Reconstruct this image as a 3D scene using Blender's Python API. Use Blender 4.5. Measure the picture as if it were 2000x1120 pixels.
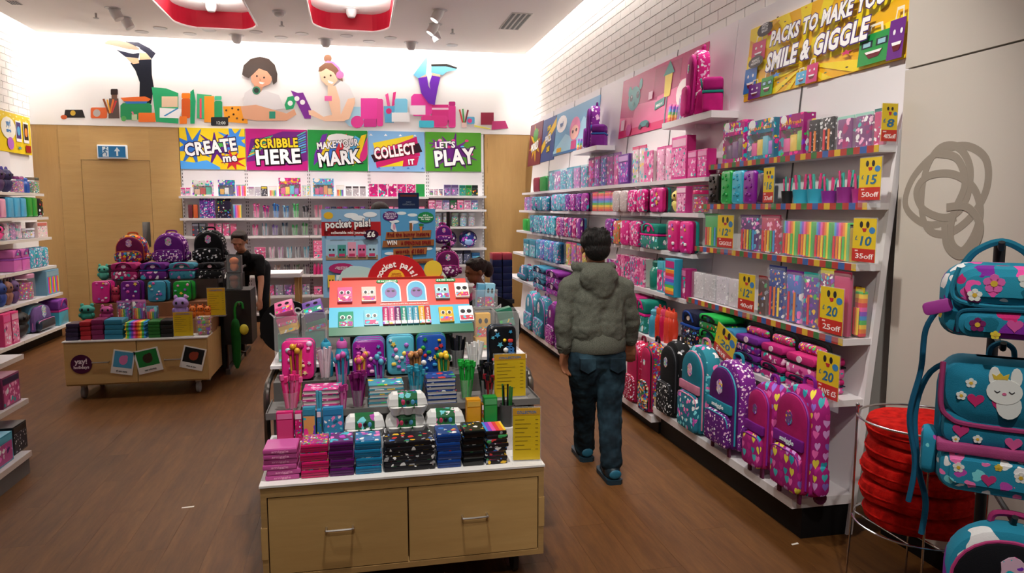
import bpy, bmesh, math, random
from mathutils import Vector, Matrix
random.seed(7)
for o in list(bpy.data.objects): bpy.data.objects.remove(o)
S = bpy.context.scene; COL = S.collection
PI = math.pi
# ---------------------------------------------------------------- camera
F_PX = 1398.0; CX, CY = 1000.0, 560.0; YAW = math.radians(12.1); PITCH = math.radians(6.3)
EYE = Vector((0, 0, 1.55))
FW = Vector((math.sin(YAW)*math.cos(PITCH), math.cos(YAW)*math.cos(PITCH), -math.sin(PITCH)))
RT = Vector((math.cos(YAW), -math.sin(YAW), 0)); UP = RT.cross(FW)
cd = bpy.data.cameras.new('camera'); cam = bpy.data.objects.new('camera', cd); COL.objects.link(cam)
cd.sensor_width = 36; cd.lens = F_PX/2000*36; cd.clip_start = .05
cam.matrix_world = Matrix(((RT.x, UP.x, -FW.x, EYE.x), (RT.y, UP.y, -FW.y, EYE.y), (RT.z, UP.z, -FW.z, EYE.z), (0, 0, 0, 1)))
S.camera = cam
def ray(x, y): return RT*((x-CX)/F_PX) + UP*((CY-y)/F_PX) + FW
def onX(x, y, X): d = ray(x, y); return EYE + d*((X-EYE.x)/d.x)
def onY(x, y, Y): d = ray(x, y); return EYE + d*((Y-EYE.y)/d.y)
def onZ(x, y, Z): d = ray(x, y); return EYE + d*((Z-EYE.z)/d.z)
# ---------------------------------------------------------------- world, exposure, main lights
def lin(v): return v/12.92 if v <= .04045 else ((v+.055)/1.055)**2.4
def hexc(h):
    h = h.lstrip('#'); return tuple(lin(int(h[i:i+2], 16)/255) for i in (0, 2, 4)) + (1.0,)
W = bpy.data.worlds.new('world'); S.world = W; W.use_nodes = True
W.node_tree.nodes['Background'].inputs[0].default_value = (.9, .93, 1, 1)
W.node_tree.nodes['Background'].inputs[1].default_value = .06
S.view_settings.view_transform = 'Standard'; S.view_settings.look = 'None'
S.view_settings.exposure = -0.12; S.view_settings.gamma = 1.0; S.view_settings.use_curve_mapping = False
CEIL = 3.70; YB = 10.40; XR = 2.54; XL = -4.05
def area(name, loc, size, power, rot=(0, 0, 0), col=(1, .96, .9), spread=180):
    L = bpy.data.lights.new(name, 'AREA'); L.shape = 'RECTANGLE'; L.size, L.size_y = size; L.energy = power; L.color = col
    L.spread = math.radians(spread)
    o = bpy.data.objects.new(name, L); COL.objects.link(o); o.location = loc; o.rotation_euler = rot
    return o
# cove lamps hidden in the slot between the ceiling slab and the walls
area('cove_lamp_back', (-.85, 10.24, 3.98), (6.2, .16), 150, col=(1, .97, .93))
area('cove_lamp_side', (2.46, 6.3, 3.98), (.10, 7.6), 120, col=(1, .97, .93))
area('cove_lamp_far', (-3.95, 7.0, 3.98), (.12, 6.0), 45, col=(1, .97, .93))
def spot(name, loc, target, power, angle=50, blend=.6, col=(1, .95, .88)):
    L = bpy.data.lights.new(name, 'SPOT'); L.energy = power; L.spot_size = math.radians(angle); L.spot_blend = blend
    L.color = col; L.shadow_soft_size = .05
    o = bpy.data.objects.new(name, L); COL.objects.link(o); o.location = loc
    o.rotation_euler = (Vector(target)-Vector(loc)).to_track_quat('-Z', 'Y').to_euler()
    return o
SP = [  # ceiling spots, some seen, some unseen and added: position, target, power
    ((.75, 2.3, 3.62), (2.3, 3.4, 1.55), 170), ((.95, 5.6, 3.62), (2.2, 5.4, 1.3), 150), ((.95, 7.7, 3.62), (2.2, 7.5, 1.3), 140),
    ((.95, 9.0, 3.62), (2.2, 9.0, 1.2), 95),
    ((-2.2, 8.9, 3.62), (-1.6, 10.2, 1.2), 85), ((-.9, 8.9, 3.62), (-.7, 10.2, 1.2), 85), ((.4, 8.9, 3.62), (.7, 10.2, 1.2), 85), ((1.3, 9.2, 3.62), (1.5, 10.2, 1.2), 60),
    ((.2, 2.2, 3.62), (.2, 3.0, .7), 190), ((.2, 3.2, 3.62), (.2, 4.2, 1.0), 150),
    ((-1.8, 5.3, 3.62), (-1.8, 6.6, .7), 80),
    ((-2.2, 7.6, 3.62), (-3.8, 8.8, 1.1), 80), ((-1.3, 4.6, 3.62), (-2.2, 4.8, .4), 30),
    ((.7, .3, 3.62), (1.9, 1.9, .9), 170), ((-1.0, 1.8, 3.62), (-1.2, 2.6, 0), 60), ((-.3, -.5, 3.62), (.15, 2.75, .45), 95),  # camera-side spots are unseen, added to brighten the gondola front and bags
]
for i, (a, b, p) in enumerate(SP): spot('seen_and_added_spot', a, b, p*1.28, 62, .8)
# ---------------------------------------------------------------- materials
MATS = {}
class NT:
    def __init__(s, name, rough=.5, spec=.5):
        s.m = bpy.data.materials.new(name); s.m.use_nodes = True; s.t = s.m.node_tree; s.b = s.t.nodes['Principled BSDF']
        s.b.inputs['Roughness'].default_value = rough; s.b.inputs['Specular IOR Level'].default_value = spec
    def n(s, typ, **kw):
        x = s.t.nodes.new(typ)
        for k, v in kw.items(): setattr(x, k, v)
        return x
    def l(s, a, b): s.t.links.new(a, b)
    def math(s, op, a, b=None, c=None):
        x = s.n('ShaderNodeMath', operation=op)
        for i, v in enumerate((a, b, c)):
            if v is None: continue
            if isinstance(v, (int, float)): x.inputs[i].default_value = v
            else: s.l(v, x.inputs[i])
        return x.outputs[0]
    def mix(s, fac, a, b, typ='MIX'):
        x = s.n('ShaderNodeMix', data_type='RGBA', blend_type=typ)
        for i, v in ((0, fac), (6, a), (7, b)):
            if isinstance(v, (int, float)): x.inputs[i].default_value = v
            elif isinstance(v, tuple): x.inputs[i].default_value = v
            else: s.l(v, x.inputs[i])
        return x.outputs[2]
    def ramp(s, fac, cols, const=True, pos=None):
        x = s.n('ShaderNodeValToRGB'); r = x.color_ramp; r.interpolation = 'CONSTANT' if const else 'LINEAR'
        n = len(cols)
        while len(r.elements) < n: r.elements.new(.5)
        for i, c_ in enumerate(cols):
            r.elements[i].position = pos[i] if pos else (i/n if const else i/max(1, n-1)); r.elements[i].color = hexc(c_)
        s.l(fac, x.inputs[0]); return x.outputs[0]
    def objcoord(s, randomise=True):
        tc = s.n('ShaderNodeTexCoord').outputs['Object']
        if not randomise: return tc
        oi = s.n('ShaderNodeObjectInfo').outputs['Random']
        mu = s.math('MULTIPLY', oi, 37.0); v = s.n('ShaderNodeVectorMath', operation='ADD')
        s.l(tc, v.inputs[0]); s.l(mu, v.inputs[1]); return v.outputs[0]
    def bump(s, h, strength=.2, dist=.01):
        x = s.n('ShaderNodeBump'); x.inputs['Strength'].default_value = strength; x.inputs['Distance'].default_value = dist
        s.l(h, x.inputs['Height']); s.l(x.outputs[0], s.b.inputs['Normal'])
    def noise(s, vec, scale, detail=3, rough=.5):
        x = s.n('ShaderNodeTexNoise'); x.inputs['Scale'].default_value = scale; x.inputs['Detail'].default_value = detail; x.inputs['Roughness'].default_value = rough
        s.l(vec, x.inputs['Vector']); return x.outputs[0]
    def col(s, c_): s.l(c_, s.b.inputs['Base Color'])
    def oc(s): return s.n('ShaderNodeObjectInfo').outputs['Color']
def reg(k, t): MATS[k] = t.m; return t.m
def m_obj(k, rough, spec=.5, **kw):
    t = NT(k, rough, spec); t.col(t.oc())
    for a, v in kw.items(): t.b.inputs[a.replace('_', ' ')].default_value = v
    return reg(k, t)
m_obj('plain', .55); m_obj('gloss', .22); m_obj('matte', .9, .2); m_obj('metal', .3, .5, Metallic=1.0); m_obj('card', .35, .4)
def m_fabric():
    t = NT('fabric', .85, .25); co = t.objcoord(); n1 = t.noise(co, 14, 3); c_ = t.oc()
    t.col(t.mix(t.math('MULTIPLY', n1, .5), c_, (0, 0, 0, 1))); t.bump(t.noise(co, 420, 1), .35, .002); reg('fabric', t)
m_fabric()
def m_fix(k, h, rough=.5, spec=.5, **kw):
    t = NT(k, rough, spec); t.b.inputs['Base Color'].default_value = hexc(h)
    for a, v in kw.items(): t.b.inputs[a.replace('_', ' ')].default_value = v
    return reg(k, t)
m_fix('clear', '#ffffff', .06, .6, Alpha=.11); m_fix('film', '#ffffff', .10, .8, Alpha=.09); m_fix('acrylic', '#f4f8ff', .05, .5, Alpha=.14)
m_fix('white', '#ece9e6', .5, .4); m_fix('shelf', '#e6e2e4', .4, .4); m_fix('black', '#08080a', .6, .3); m_fix('chrome', '#c8c8cc', .18, .5, Metallic=1.0)
m_fix('ceil', '#f3ede7', .8, .2); m_fix('panelgrey', '#cdc5bb', .45, .3); m_fix('red', '#b0102c', .6, .3)
def m_emit(k, h, s):
    t = NT(k); t.b.inputs['Base Color'].default_value = hexc(h); t.b.inputs['Emission Color'].default_value = hexc(h); t.b.inputs['Emission Strength'].default_value = s; reg(k, t)
m_emit('lamp', '#fff6e8', 9.0); m_emit('signlit', '#e8f6ff', .35)
def m_print(k, pal, scale, thr=.33, rough=.45, base=True, soft=.04, fabric=False):
    t = NT(k, rough, .35); co0 = t.objcoord(); vs_ = t.n('ShaderNodeVectorMath', operation='SCALE'); t.l(co0, vs_.inputs[0]); t.l(t.math('MULTIPLY_ADD', t.n('ShaderNodeObjectInfo').outputs['Random'], .8, .55), vs_.inputs['Scale']); co = vs_.outputs[0]
    w = t.noise(co, scale*1.3, 1); off = t.n('ShaderNodeVectorMath', operation='ADD'); sc = t.math('MULTIPLY', w, 1.1/scale)
    t.l(co, off.inputs[0]); t.l(sc, off.inputs[1])
    v = t.n('ShaderNodeTexVoronoi'); v.inputs['Scale'].default_value = scale; v.inputs['Randomness'].default_value = .8
    t.l(off.outputs[0], v.inputs['Vector'])
    sep = t.n('ShaderNodeSeparateColor'); t.l(v.outputs['Color'], sep.inputs[0])
    c2 = t.ramp(sep.outputs[0], pal); f = t.math('LESS_THAN', v.outputs['Distance'], t.math('MULTIPLY_ADD', sep.outputs[1], .2, thr-.1))
    t.col(t.mix(f, t.oc(), c2))
    if fabric: t.bump(t.noise(co, 400, 1), .3, .002)
    reg(k, t)
BR = ['#ff3fa0', '#ffffff', '#27c8d8', '#ffd23a', '#8a3bd0', '#3fc65a']
m_print('print', BR, 34, .42); m_print('print_s', BR, 70, .42); m_print('print_pink', ['#ffffff', '#ffb3d9', '#ffd0e8', '#19b5b0', '#b0186f'], 34, .42)
m_print('print_teal', ['#ffffff', '#ff8fc8', '#7fe0e8', '#c050b8', '#1d6f8f'], 30, .4); m_print('print_purple', ['#ff7fd8', '#ffffff', '#d050d0', '#4fc3d8', '#501070'], 34, .42)
m_print('print_dark', ['#ffffff', '#d83a3a', '#f0c030', '#40a860', '#3a78d0', '#a0a0a8'], 38, .36); m_print('print_mono', ['#e8e8e8', '#a8a8ac', '#ffffff'], 42, .30)
m_print('fab_white', ['#ffffff', '#ffd8f0', '#f4c0e4'], 42, .36, .85, fabric=True); m_print('fab_floral', ['#ff5fb8', '#d42a78', '#ffffff', '#8a2aa8', '#ffe04a', '#0d6f88'], 17, .46, .85, fabric=True)
m_print('fab_teal', ['#ff7fc0', '#ffffff', '#c850b8', '#84e6ee'], 26, .36, .85, fabric=True); m_print('fab_mono', ['#d8d8d8', '#9a9aa0', '#ffffff'], 36, .28, .85, fabric=True)
m_print('fab_multi', ['#e04a3a', '#f0b020', '#3a9ad0', '#6a2a90', '#e8d8b0', '#207850'], 60, .6, .9, fabric=True)
def m_hearts():
    t = NT('fab_hearts', .8, .25); tc = t.objcoord(False); s3 = t.n('ShaderNodeSeparateXYZ'); t.l(tc, s3.inputs[0])
    u = t.math('ADD', s3.outputs[0], s3.outputs[1]); cb = t.n('ShaderNodeCombineXYZ'); t.l(u, cb.inputs[0]); t.l(s3.outputs[2], cb.inputs[1])
    v = t.n('ShaderNodeTexVoronoi', voronoi_dimensions='2D'); v.inputs['Scale'].default_value = 22; v.inputs['Randomness'].default_value = .55
    t.l(cb.outputs[0], v.inputs['Vector'])
    d = t.n('ShaderNodeVectorMath', operation='SUBTRACT'); t.l(cb.outputs[0], d.inputs[0]); t.l(v.outputs['Position'], d.inputs[1])
    s2 = t.n('ShaderNodeSeparateXYZ'); t.l(d.outputs[0], s2.inputs[0])
    x = t.math('MULTIPLY', s2.outputs[0], 44); y = t.math('MULTIPLY_ADD', s2.outputs[1], 44, .2); ax = t.math('ABSOLUTE', x)
    yy = t.math('SUBTRACT', y, t.math('MULTIPLY', t.math('SQRT', ax), .75)); r = t.math('ADD', t.math('MULTIPLY', x, x), t.math('MULTIPLY', yy, yy))
    sep = t.n('ShaderNodeSeparateColor'); t.l(v.outputs['Color'], sep.inputs[0])
    f = t.math('LESS_THAN', r, t.math('MULTIPLY_ADD', sep.outputs[1], .35, .35))
    t.col(t.mix(f, t.oc(), t.ramp(sep.outputs[0], ['#f06ab8', '#2f9fb0', '#e8d84a', '#d8a0e0', '#c02a8a', '#47b8c0', '#8f6fd0']))); reg('fab_hearts', t)
m_hearts()
def m_bands(k, pal, axis, scale, rough=.4):
    t = NT(k, rough, .4); tc = t.objcoord(False); s3 = t.n('ShaderNodeSeparateXYZ'); t.l(tc, s3.inputs[0])
    f = t.math('FRACT', t.math('MULTIPLY', s3.outputs[axis], scale)); t.col(t.ramp(f, pal)); reg(k, t)
RAIN = ['#e83a4a', '#f58a2a', '#ffd83a', '#4fc65a', '#3a9ae0', '#8a4ad0', '#f05ab0']
m_bands('rain_x', RAIN, 0, 9); m_bands('rain_z', RAIN, 2, 7)
m_bands('edge_strip', ['#3f66a8', '#b5403a', '#d9b53a', '#b5403a', '#3f7a44', '#b5403a'], 0, 3.6, .45)
m_bands('pages', ['#f4f0ea', '#d8d2cc'], 2, 260)
def m_wood(k, cols, sx, grain_axis=0, rough=.5, dark=.25, rnd=True):
    t = NT(k, rough, .4); co = t.objcoord(rnd); mp = t.n('ShaderNodeMapping')
    sc = [sx*9]*3; sc[grain_axis] = sx; mp.inputs['Scale'].default_value = sc; t.l(co, mp.inputs[0])
    n1 = t.noise(mp.outputs[0], 1.6, 6, .62); n2 = t.noise(mp.outputs[0], 7, 4, .7)
    base = t.ramp(n1, cols, False); oi = t.n('ShaderNodeObjectInfo').outputs['Random']
    k2 = t.math('MULTIPLY_ADD', n2, dark*2, 1-dark); k3 = t.math('MULTIPLY', k2, t.math('MULTIPLY_ADD', oi, .12 if rnd else 0.0, .94))
    g = t.n('ShaderNodeCombineColor')
    for i in range(3): t.l(k3, g.inputs[i])
    t.col(t.mix(1.0, base, g.outputs[0], 'MULTIPLY')); t.bump(n2, .08, .004); reg(k, t)
m_wood('floorwood', ['#321e0b', '#573517', '#6b4520', '#7b532c'], 1.1, 1, .5, .40); MATS['floorwood'].node_tree.nodes['Principled BSDF'].inputs['Specular IOR Level'].default_value = .25
m_wood('maple', ['#b08a52', '#bd9860', '#c6a36c'], .8, 0, .45, .10); m_wood('maple_v', ['#a98450', '#b48e58', '#bd9862'], .8, 2, .45, .10)
m_wood('plyedge', ['#8a6a3c', '#b08c58', '#9a7846'], 1.2, 0, .6, .25)
def m_wall(k, h, amount=.05):
    t = NT(k, .75, .2); co = t.objcoord(False); n = t.noise(co, 3, 3); c_ = hexc(h)
    t.col(t.mix(t.math('MULTIPLY', n, amount), c_, (.5, .48, .46, 1))); t.bump(t.noise(co, 160, 2), .06, .003); reg(k, t)
m_wall('wallwhite', '#efecea'); m_wall('brickwhite', '#e9e4df'); m_wall('mortar', '#d6d0ca')
def m_denim():
    t = NT('denim', .9, .2); co = t.objcoord(False); n = t.noise(co, 9, 3); t.col(t.ramp(n, ['#101c24', '#1d303b', '#324c59'], False, [.35, .5, .68]))
    t.bump(t.noise(co, 500, 1), .4, .002); reg('denim', t)
m_denim()
def m_hoodie():
    t = NT('hoodie', .95, .15); co = t.objcoord(False); t.col(t.ramp(t.noise(co, 260, 2, .8), ['#4c4e46', '#63655b', '#787a6e'], False, [.3, .5, .7])); t.bump(t.noise(co, 350, 2), .5, .003); reg('hoodie', t)
m_hoodie()
m_fix('skin', '#8d5a3f', .5, .35, Subsurface_Weight=.06); m_fix('skinpale', '#b98468', .5, .35, Subsurface_Weight=.06)
def m_hair(k, a, b):
    t = NT(k, .55, .4); co = t.objcoord(False); mp = t.n('ShaderNodeMapping'); mp.inputs['Scale'].default_value = (60, 60, 14); t.l(co, mp.inputs[0]); n = t.noise(mp.outputs[0], 3, 4)
    t.col(t.ramp(n, [a, b], False, [.35, .75])); t.bump(n, .8, .01); reg(k, t)
m_hair('hair', '#060504', '#1c1512'); m_hair('hairbrown', '#120a07', '#38231a')
# ---------------------------------------------------------------- mesh building
_TX = {}
def text_data(s, bold=.0, shear=.0, space=1.0, line=1.0, align='CENTER'):
    k = (s, bold, shear, space, line, align)
    if k not in _TX:
        c_ = bpy.data.curves.new('t', 'FONT'); c_.body = s; c_.size = 1; c_.offset = bold; c_.shear = shear; c_.space_character = space; c_.space_line = line
        c_.align_x = align; c_.resolution_u = 2
        o = bpy.data.objects.new('t', c_); COL.objects.link(o); bpy.context.view_layer.update()
        me = bpy.data.meshes.new_from_object(o.evaluated_get(bpy.context.evaluated_depsgraph_get()))
        vs = [(v.co.x, v.co.y) for v in me.vertices]; fs = [tuple(p.vertices) for p in me.polygons]
        bpy.data.objects.remove(o); bpy.data.curves.remove(c_); bpy.data.meshes.remove(me); _TX[k] = (vs, fs)
    return _TX[k]
class MB:
    def __init__(s): s.v = []; s.f = []; s.M = Matrix.Identity(4)
    def at(s, M): s.M = M; return s
    def add(s, vs, fs):
        o = len(s.v); s.v += [tuple(s.M @ Vector(p)) for p in vs]; s.f += [tuple(o+i for i in q) for q in fs]; return s
    def box(s, x0, x1, y0, y1, z0, z1):
        return s.add([(x0, y0, z0), (x1, y0, z0), (x1, y1, z0), (x0, y1, z0), (x0, y0, z1), (x1, y0, z1), (x1, y1, z1), (x0, y1, z1)],
                     [(0, 3, 2, 1), (4, 5, 6, 7), (0, 1, 5, 4), (1, 2, 6, 5), (2, 3, 7, 6), (3, 0, 4, 7)])
    def rings(s, rings, cap=True):       # list of closed rings (same count), first at the front
        n = len(rings[0]); vs = [p for r in rings for p in r]; fs = []
        for k in range(len(rings)-1):
            for i in range(n):
                j = (i+1) % n; fs.append((k*n+i, (k+1)*n+i, (k+1)*n+j, k*n+j))
        if cap: fs.append(tuple(range(n))); fs.append(tuple((len(rings)-1)*n+i for i in reversed(range(n))))
        return s.add(vs, fs)
    def pad(s, x0, x1, y0, y1, z0, z1, r=.01, e=.0, n=4, bulge=0, rb=None):   # rounded rectangle in XZ, thickness along Y (y0 front), edge round e, face bulge
        w, h = x1-x0, z1-z0; r = min(r, w*.499, h*.499); rb = r if rb is None else min(rb, w*.499, h*.499); cx, cz = (x0+x1)/2, (z0+z1)/2
        def ring(ins, y, rr=None):
            out = []
            for qx, qz, a0 in ((1, -1, -PI/2), (1, 1, 0), (-1, 1, PI/2), (-1, -1, PI)):
                R_ = max(.0004, (rb if qz < 0 else r)-ins)
                for i in range(n+1):
                    a = a0+PI/2*i/n; out.append((cx+qx*(w/2-ins-R_)+R_*math.cos(a), y, cz+qz*(h/2-ins-R_)+R_*math.sin(a)))
            return out
        e = min(e, (y1-y0)*.49, w*.24, h*.24)
        if e > 0:
            k = .29*e; rs = [ring(e, y0), ring(k, y0+k), ring(0, y0+e), ring(0, y1-e), ring(k, y1-k), ring(e, y1)]
            if bulge:
                m = min(w, h); rs = [ring(m*.40, y0-bulge), ring(m*.24, y0-bulge*.75)] + rs
        else: rs = [ring(0, y0), ring(0, y1)]
        return s.rings(rs)
    def prism(s, poly, y0, y1):
        A = sum(poly[i][0]*poly[(i+1) % len(poly)][1]-poly[(i+1) % len(poly)][0]*poly[i][1] for i in range(len(poly)))
        if A < 0: poly = poly[::-1]
        return s.rings([[(x, y0, z) for x, z in poly], [(x, y1, z) for x, z in poly]])
    def lathe(s, prof, n=16, c=(0, 0, 0), sx=1, sy=1):
        rs = [[(c[0]+r*sx*math.cos(2*PI*i/n), c[1]+r*sy*math.sin(2*PI*i/n), c[2]+z) for i in range(n)] for r, z in prof]
        nn = n; vs = [p for r in rs for p in r]; fs = []
        for k in range(len(rs)-1):
            for i in range(nn):
                j = (i+1) % nn; fs.append((k*nn+i, k*nn+j, (k+1)*nn+j, (k+1)*nn+i))
        fs.append(tuple(reversed(range(nn)))); fs.append(tuple((len(rs)-1)*nn+i for i in range(nn)))
        return s.add(vs, fs)
    def tube(s, pts, r, n=6, closed=False):
        pts = [Vector(p) for p in pts]; m = len(pts); rings = []; ref = None
        for i, p in enumerate(pts):
            a = pts[(i-1) % m] if (closed or i) else p; b = pts[(i+1) % m] if (closed or i < m-1) else p
            t = (b-a).normalized()
            if ref is None:
                ref = t.cross(Vector((0, 0, 1)))
                if ref.length < .1: ref = t.cross(Vector((0, 1, 0)))
            ref = (ref - t*ref.dot(t)).normalized(); q = t.cross(ref); rr = r[i] if isinstance(r, (list, tuple)) else r
            rings.append([tuple(p+ref*(rr*math.cos(2*PI*k/n))+q*(rr*math.sin(2*PI*k/n))) for k in range(n)])
        if closed: rings.append(rings[0])
        vs = [p for r_ in rings for p in r_]; fs = []
        for k in range(len(rings)-1):
            for i in range(n):
                j = (i+1) % n; fs.append((k*n+i, k*n+j, (k+1)*n+j, (k+1)*n+i))
        if not closed: fs.append(tuple(reversed(range(n)))); fs.append(tuple((len(rings)-1)*n+i for i in range(n)))
        return s.add(vs, fs)
    def ball(s, c, r, n=10, m=6):
        if isinstance(r, (int, float)): r = (r, r, r)
        rs = [(math.sin(PI*k/m), -math.cos(PI*k/m)) for k in range(1, m)]
        vs = [(c[0], c[1], c[2]-r[2])]; fs = []
        for q, z in rs: vs += [(c[0]+r[0]*q*math.cos(2*PI*i/n), c[1]+r[1]*q*math.sin(2*PI*i/n), c[2]+r[2]*z) for i in range(n)]
        vs.append((c[0], c[1], c[2]+r[2])); L = len(vs)-1
        for i in range(n):
            j = (i+1) % n; fs.append((0, 1+j, 1+i)); fs.append((L, L-n+i, L-n+j))
            for k in range(m-2): fs.append((1+k*n+i, 1+k*n+j, 1+(k+1)*n+j, 1+(k+1)*n+i))
        return s.add(vs, fs)
    def text(s, st, x, z, size, y=0.0, th=.001, bold=.0, shear=.0, rot=0, width=None, space=1.0, line=1.0, align='CENTER', sx=1.0):
        vs, fs = text_data(st, bold, shear, space, line, align)
        if not vs: return s
        k = size*sx
        if width: k = width/max(.001, max(v[0] for v in vs)-min(v[0] for v in vs))
        ca, sa = math.cos(rot), math.sin(rot)
        P_ = [(x+a*k*ca-b*size*sa, z+a*k*sa+b*size*ca) for a, b in vs]
        n = len(P_); allv = [(a, y-th, b) for a, b in P_] + [(a, y, b) for a, b in P_]
        cnt = {}
        for f in fs:
            for i in range(len(f)): e = (f[i], f[(i+1) % len(f)]); cnt[e] = cnt.get(e, 0)+1
        side = [(e[1], e[0], e[0]+n, e[1]+n) for e in cnt if (e[1], e[0]) not in cnt]
        return s.add(allv, list(fs)+side)
    def mesh(s, name, mat, smooth=True, angle=40):
        me = bpy.data.meshes.new(name); me.from_pydata(s.v, [], s.f); me.materials.append(MATS[mat] if isinstance(mat, str) else mat); me.update()
        if smooth: me.shade_smooth(); me.set_sharp_from_angle(angle=math.radians(angle))
        return me
def link(name, me, parent=None, col=None, loc=None, rot=None):
    o = bpy.data.objects.new(name, me); COL.objects.link(o)
    if parent is not None: o.parent = parent
    if col is not None: o.color = hexc(col) if isinstance(col, str) else col
    if loc is not None: o.location = loc
    if rot is not None: o.rotation_euler = rot
    return o
def tag(o, label=None, cat=None, group=None, kind=None):
    if label: o['label'] = label
    if cat: o['category'] = cat
    if group: o['group'] = group
    if kind: o['kind'] = kind
    return o
def empty(name, loc=(0, 0, 0), rot=(0, 0, 0), **kw):
    o = bpy.data.objects.new(name, None); COL.objects.link(o); o.location = loc; o.rotation_euler = rot; o.empty_display_size = .05
    return tag(o, **kw)
_LAB = {}
class Proto:
    def __init__(s, name, cat): s.name = name; s.cat = cat; s.parts = []
    def add(s, pname, mb, mat, col='A', parent=None, smooth=True, kind=None, loc=None):
        me = mb.mesh(pname, mat, smooth) if isinstance(mb, MB) else mb
        s.parts.append((pname, me, col, parent, kind, loc)); return len(s.parts)-1
    def put(s, loc, rot=(0, 0, 0), label='', group=None, pal=None, name=None):
        pal = pal or {}
        if isinstance(rot, (int, float)): rot = (0, 0, rot)
        k = _LAB.setdefault(label, group)
        if (k != group or group is None) and label in _LAB and _LAB.get('#'+label): print('DUPLABEL', label)
        _LAB['#'+label] = True
        def cc(c_): return pal.get(c_, c_) if not c_ in 'ABCDE' or c_ in pal else '#c8c8c8'
        if len(s.parts) == 1:
            p = s.parts[0]; o = link(name or s.name, p[1], None, cc(p[2]), loc, rot); return tag(o, label, s.cat, group, p[4])
        root = empty(name or s.name, loc, rot, label=label, cat=s.cat, group=group); obs = []
        for pname, me, col, par, kind, l_ in s.parts:
            o = link(pname, me, root if par is None else obs[par], cc(col), l_); obs.append(o)
            if kind: o['kind'] = kind
        return root
def single(name, mb, mat, label, cat, col=None, loc=None, rot=None, group=None, kind=None, smooth=True):
    return tag(link(name, mb.mesh(name, mat, smooth), None, col, loc, rot), label, cat, group, kind)
def struct(name, mb, mat, col=None, parent=None, smooth=False):
    o = link(name, mb.mesh(name, mat, smooth), parent, col)
    if parent is None: o['kind'] = 'structure'
    return o
def baked(name, mb, mat, voxel, smooth=4, sfac=.5, decimate=None):        # union of solids into one continuous skin
    me = mb.mesh(name, mat); o = link(name, me); r = o.modifiers.new('r', 'REMESH'); r.mode = 'VOXEL'; r.voxel_size = voxel
    q = o.modifiers.new('s', 'SMOOTH'); q.iterations = smooth; q.factor = sfac
    bpy.context.view_layer.update(); m2 = bpy.data.meshes.new_from_object(o.evaluated_get(bpy.context.evaluated_depsgraph_get()))
    bpy.data.objects.remove(o); m2.materials.clear(); m2.materials.append(MATS[mat]); m2.shade_smooth(); m2.name = name
    return m2
def cone(mb, p0, r0, p1, r1, n=14):
    mb.tube([p0, p1], [r0, r1], n); mb.ball(p0, r0, n, 8); mb.ball(p1, r1, n, 8); return mb
# ================================================================ room shell
Y0 = -1.6
floor = struct('floor', MB().box(XL-.1, XR+.1, Y0, YB+.1, -.12, -.012), 'floorwood')
pw = .186; nx = 0; planks = [MB().box(0, pw-.0008, 0, L-.0008, -.012, 0).mesh('plank', 'floorwood', False) for L in (1.25, .62)]
x = XL
row = 0
while x < XR:
    y = Y0 - (row*.47) % 1.25
    while y < YB:
        if y > -.4:
            link('plank', planks[0], floor, None, (x, y, 0))
        y += 1.25
    x += pw; row += 1
wb = struct('wall_back', MB().box(XL-.1, XR+.1, YB, YB+.12, 0, 4.3), 'wallwhite')
struct('fascia', MB().box(XL, XR, YB-.045, YB, 2.605, 4.25), 'wallwhite', None, wb)
for a, b in ((XL, -3.745), (-3.742, -2.30), (1.815, XR-.002)):
    if a > 0 or b < -3.7: struct('wood_panel', MB().box(a, b, YB-.04, YB, 0, 2.603), 'maple_v', None, wb)
# the panel that holds the door, in pieces round the opening
dx0, dx1, dz = -3.49, -2.672, 2.165
for bx in ((-3.742, dx0-.004, 0, 2.603), (dx1+.004, -2.30, 0, 2.603), (dx0-.004, dx1+.004, dz+.004, 2.603)):
    struct('wood_panel', MB().box(bx[0], bx[1], YB-.04, YB, bx[2], bx[3]), 'maple', None, wb)
for xj in (-3.744, 1.86):
    for k in range(7): struct('seam_slot', MB().box(xj-.012, xj+.004, YB-.0415, YB-.03, .35+k*.34, .51+k*.34), 'plyedge', None, wb)
door = struct('door_1', MB().box(dx0, dx1, YB-.036, YB-.002, .01, dz), 'maple')
link('push_plate', MB().pad(dx1-.13, dx1-.035, YB-.042, YB-.036, 1.03, 1.36, .004, .001).mesh('push_plate', 'metal'), door, '#8d8a86')['label'] = 'grey metal push plate'
wr = struct('wall_right', MB().box(XR, XR+.1, Y0, YB+.1, 0, 4.3), 'mortar')
wl = struct('wall_left', MB().box(XL-.1, XL, Y0, YB+.1, 0, 4.3), 'wallwhite')
# painted bricks on the upper right wall
bl, bh = .245, .082
bm = MB().pad(0, bl-.006, -.007, 0, 0, bh-.006, .002, .002, 1).mesh('brick', 'brickwhite', False)
slots = []
for r_ in range(15):
    z = 2.62+r_*bh
    yy = 3.0-(r_ % 2)*bl/2
    while yy < YB-.05:
        slots.append((yy, z)); yy += bl
def seen(s_):
    y, z = s_; v = Vector((XR, y, z))-EYE; d = v.dot(FW); px = CX+F_PX*v.dot(RT)/d; py = CY-F_PX*v.dot(UP)/d
    return -60 < py and 0 < px < 2050
slots.sort(key=lambda s_: (not seen(s_), s_[0]))
for y, z in slots[:295]: link('brick', bm, wr, None, (XR, y+bl, z), (0, 0, -PI/2))
rest = MB()
for y, z in slots[295:]:
    rest.box(XR-.007, XR, y, y+bl-.006, z, z+bh-.006)
o = struct('brick_courses', rest, 'brickwhite', None, wr); o['kind'] = 'stuff'
rest = MB()
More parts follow.
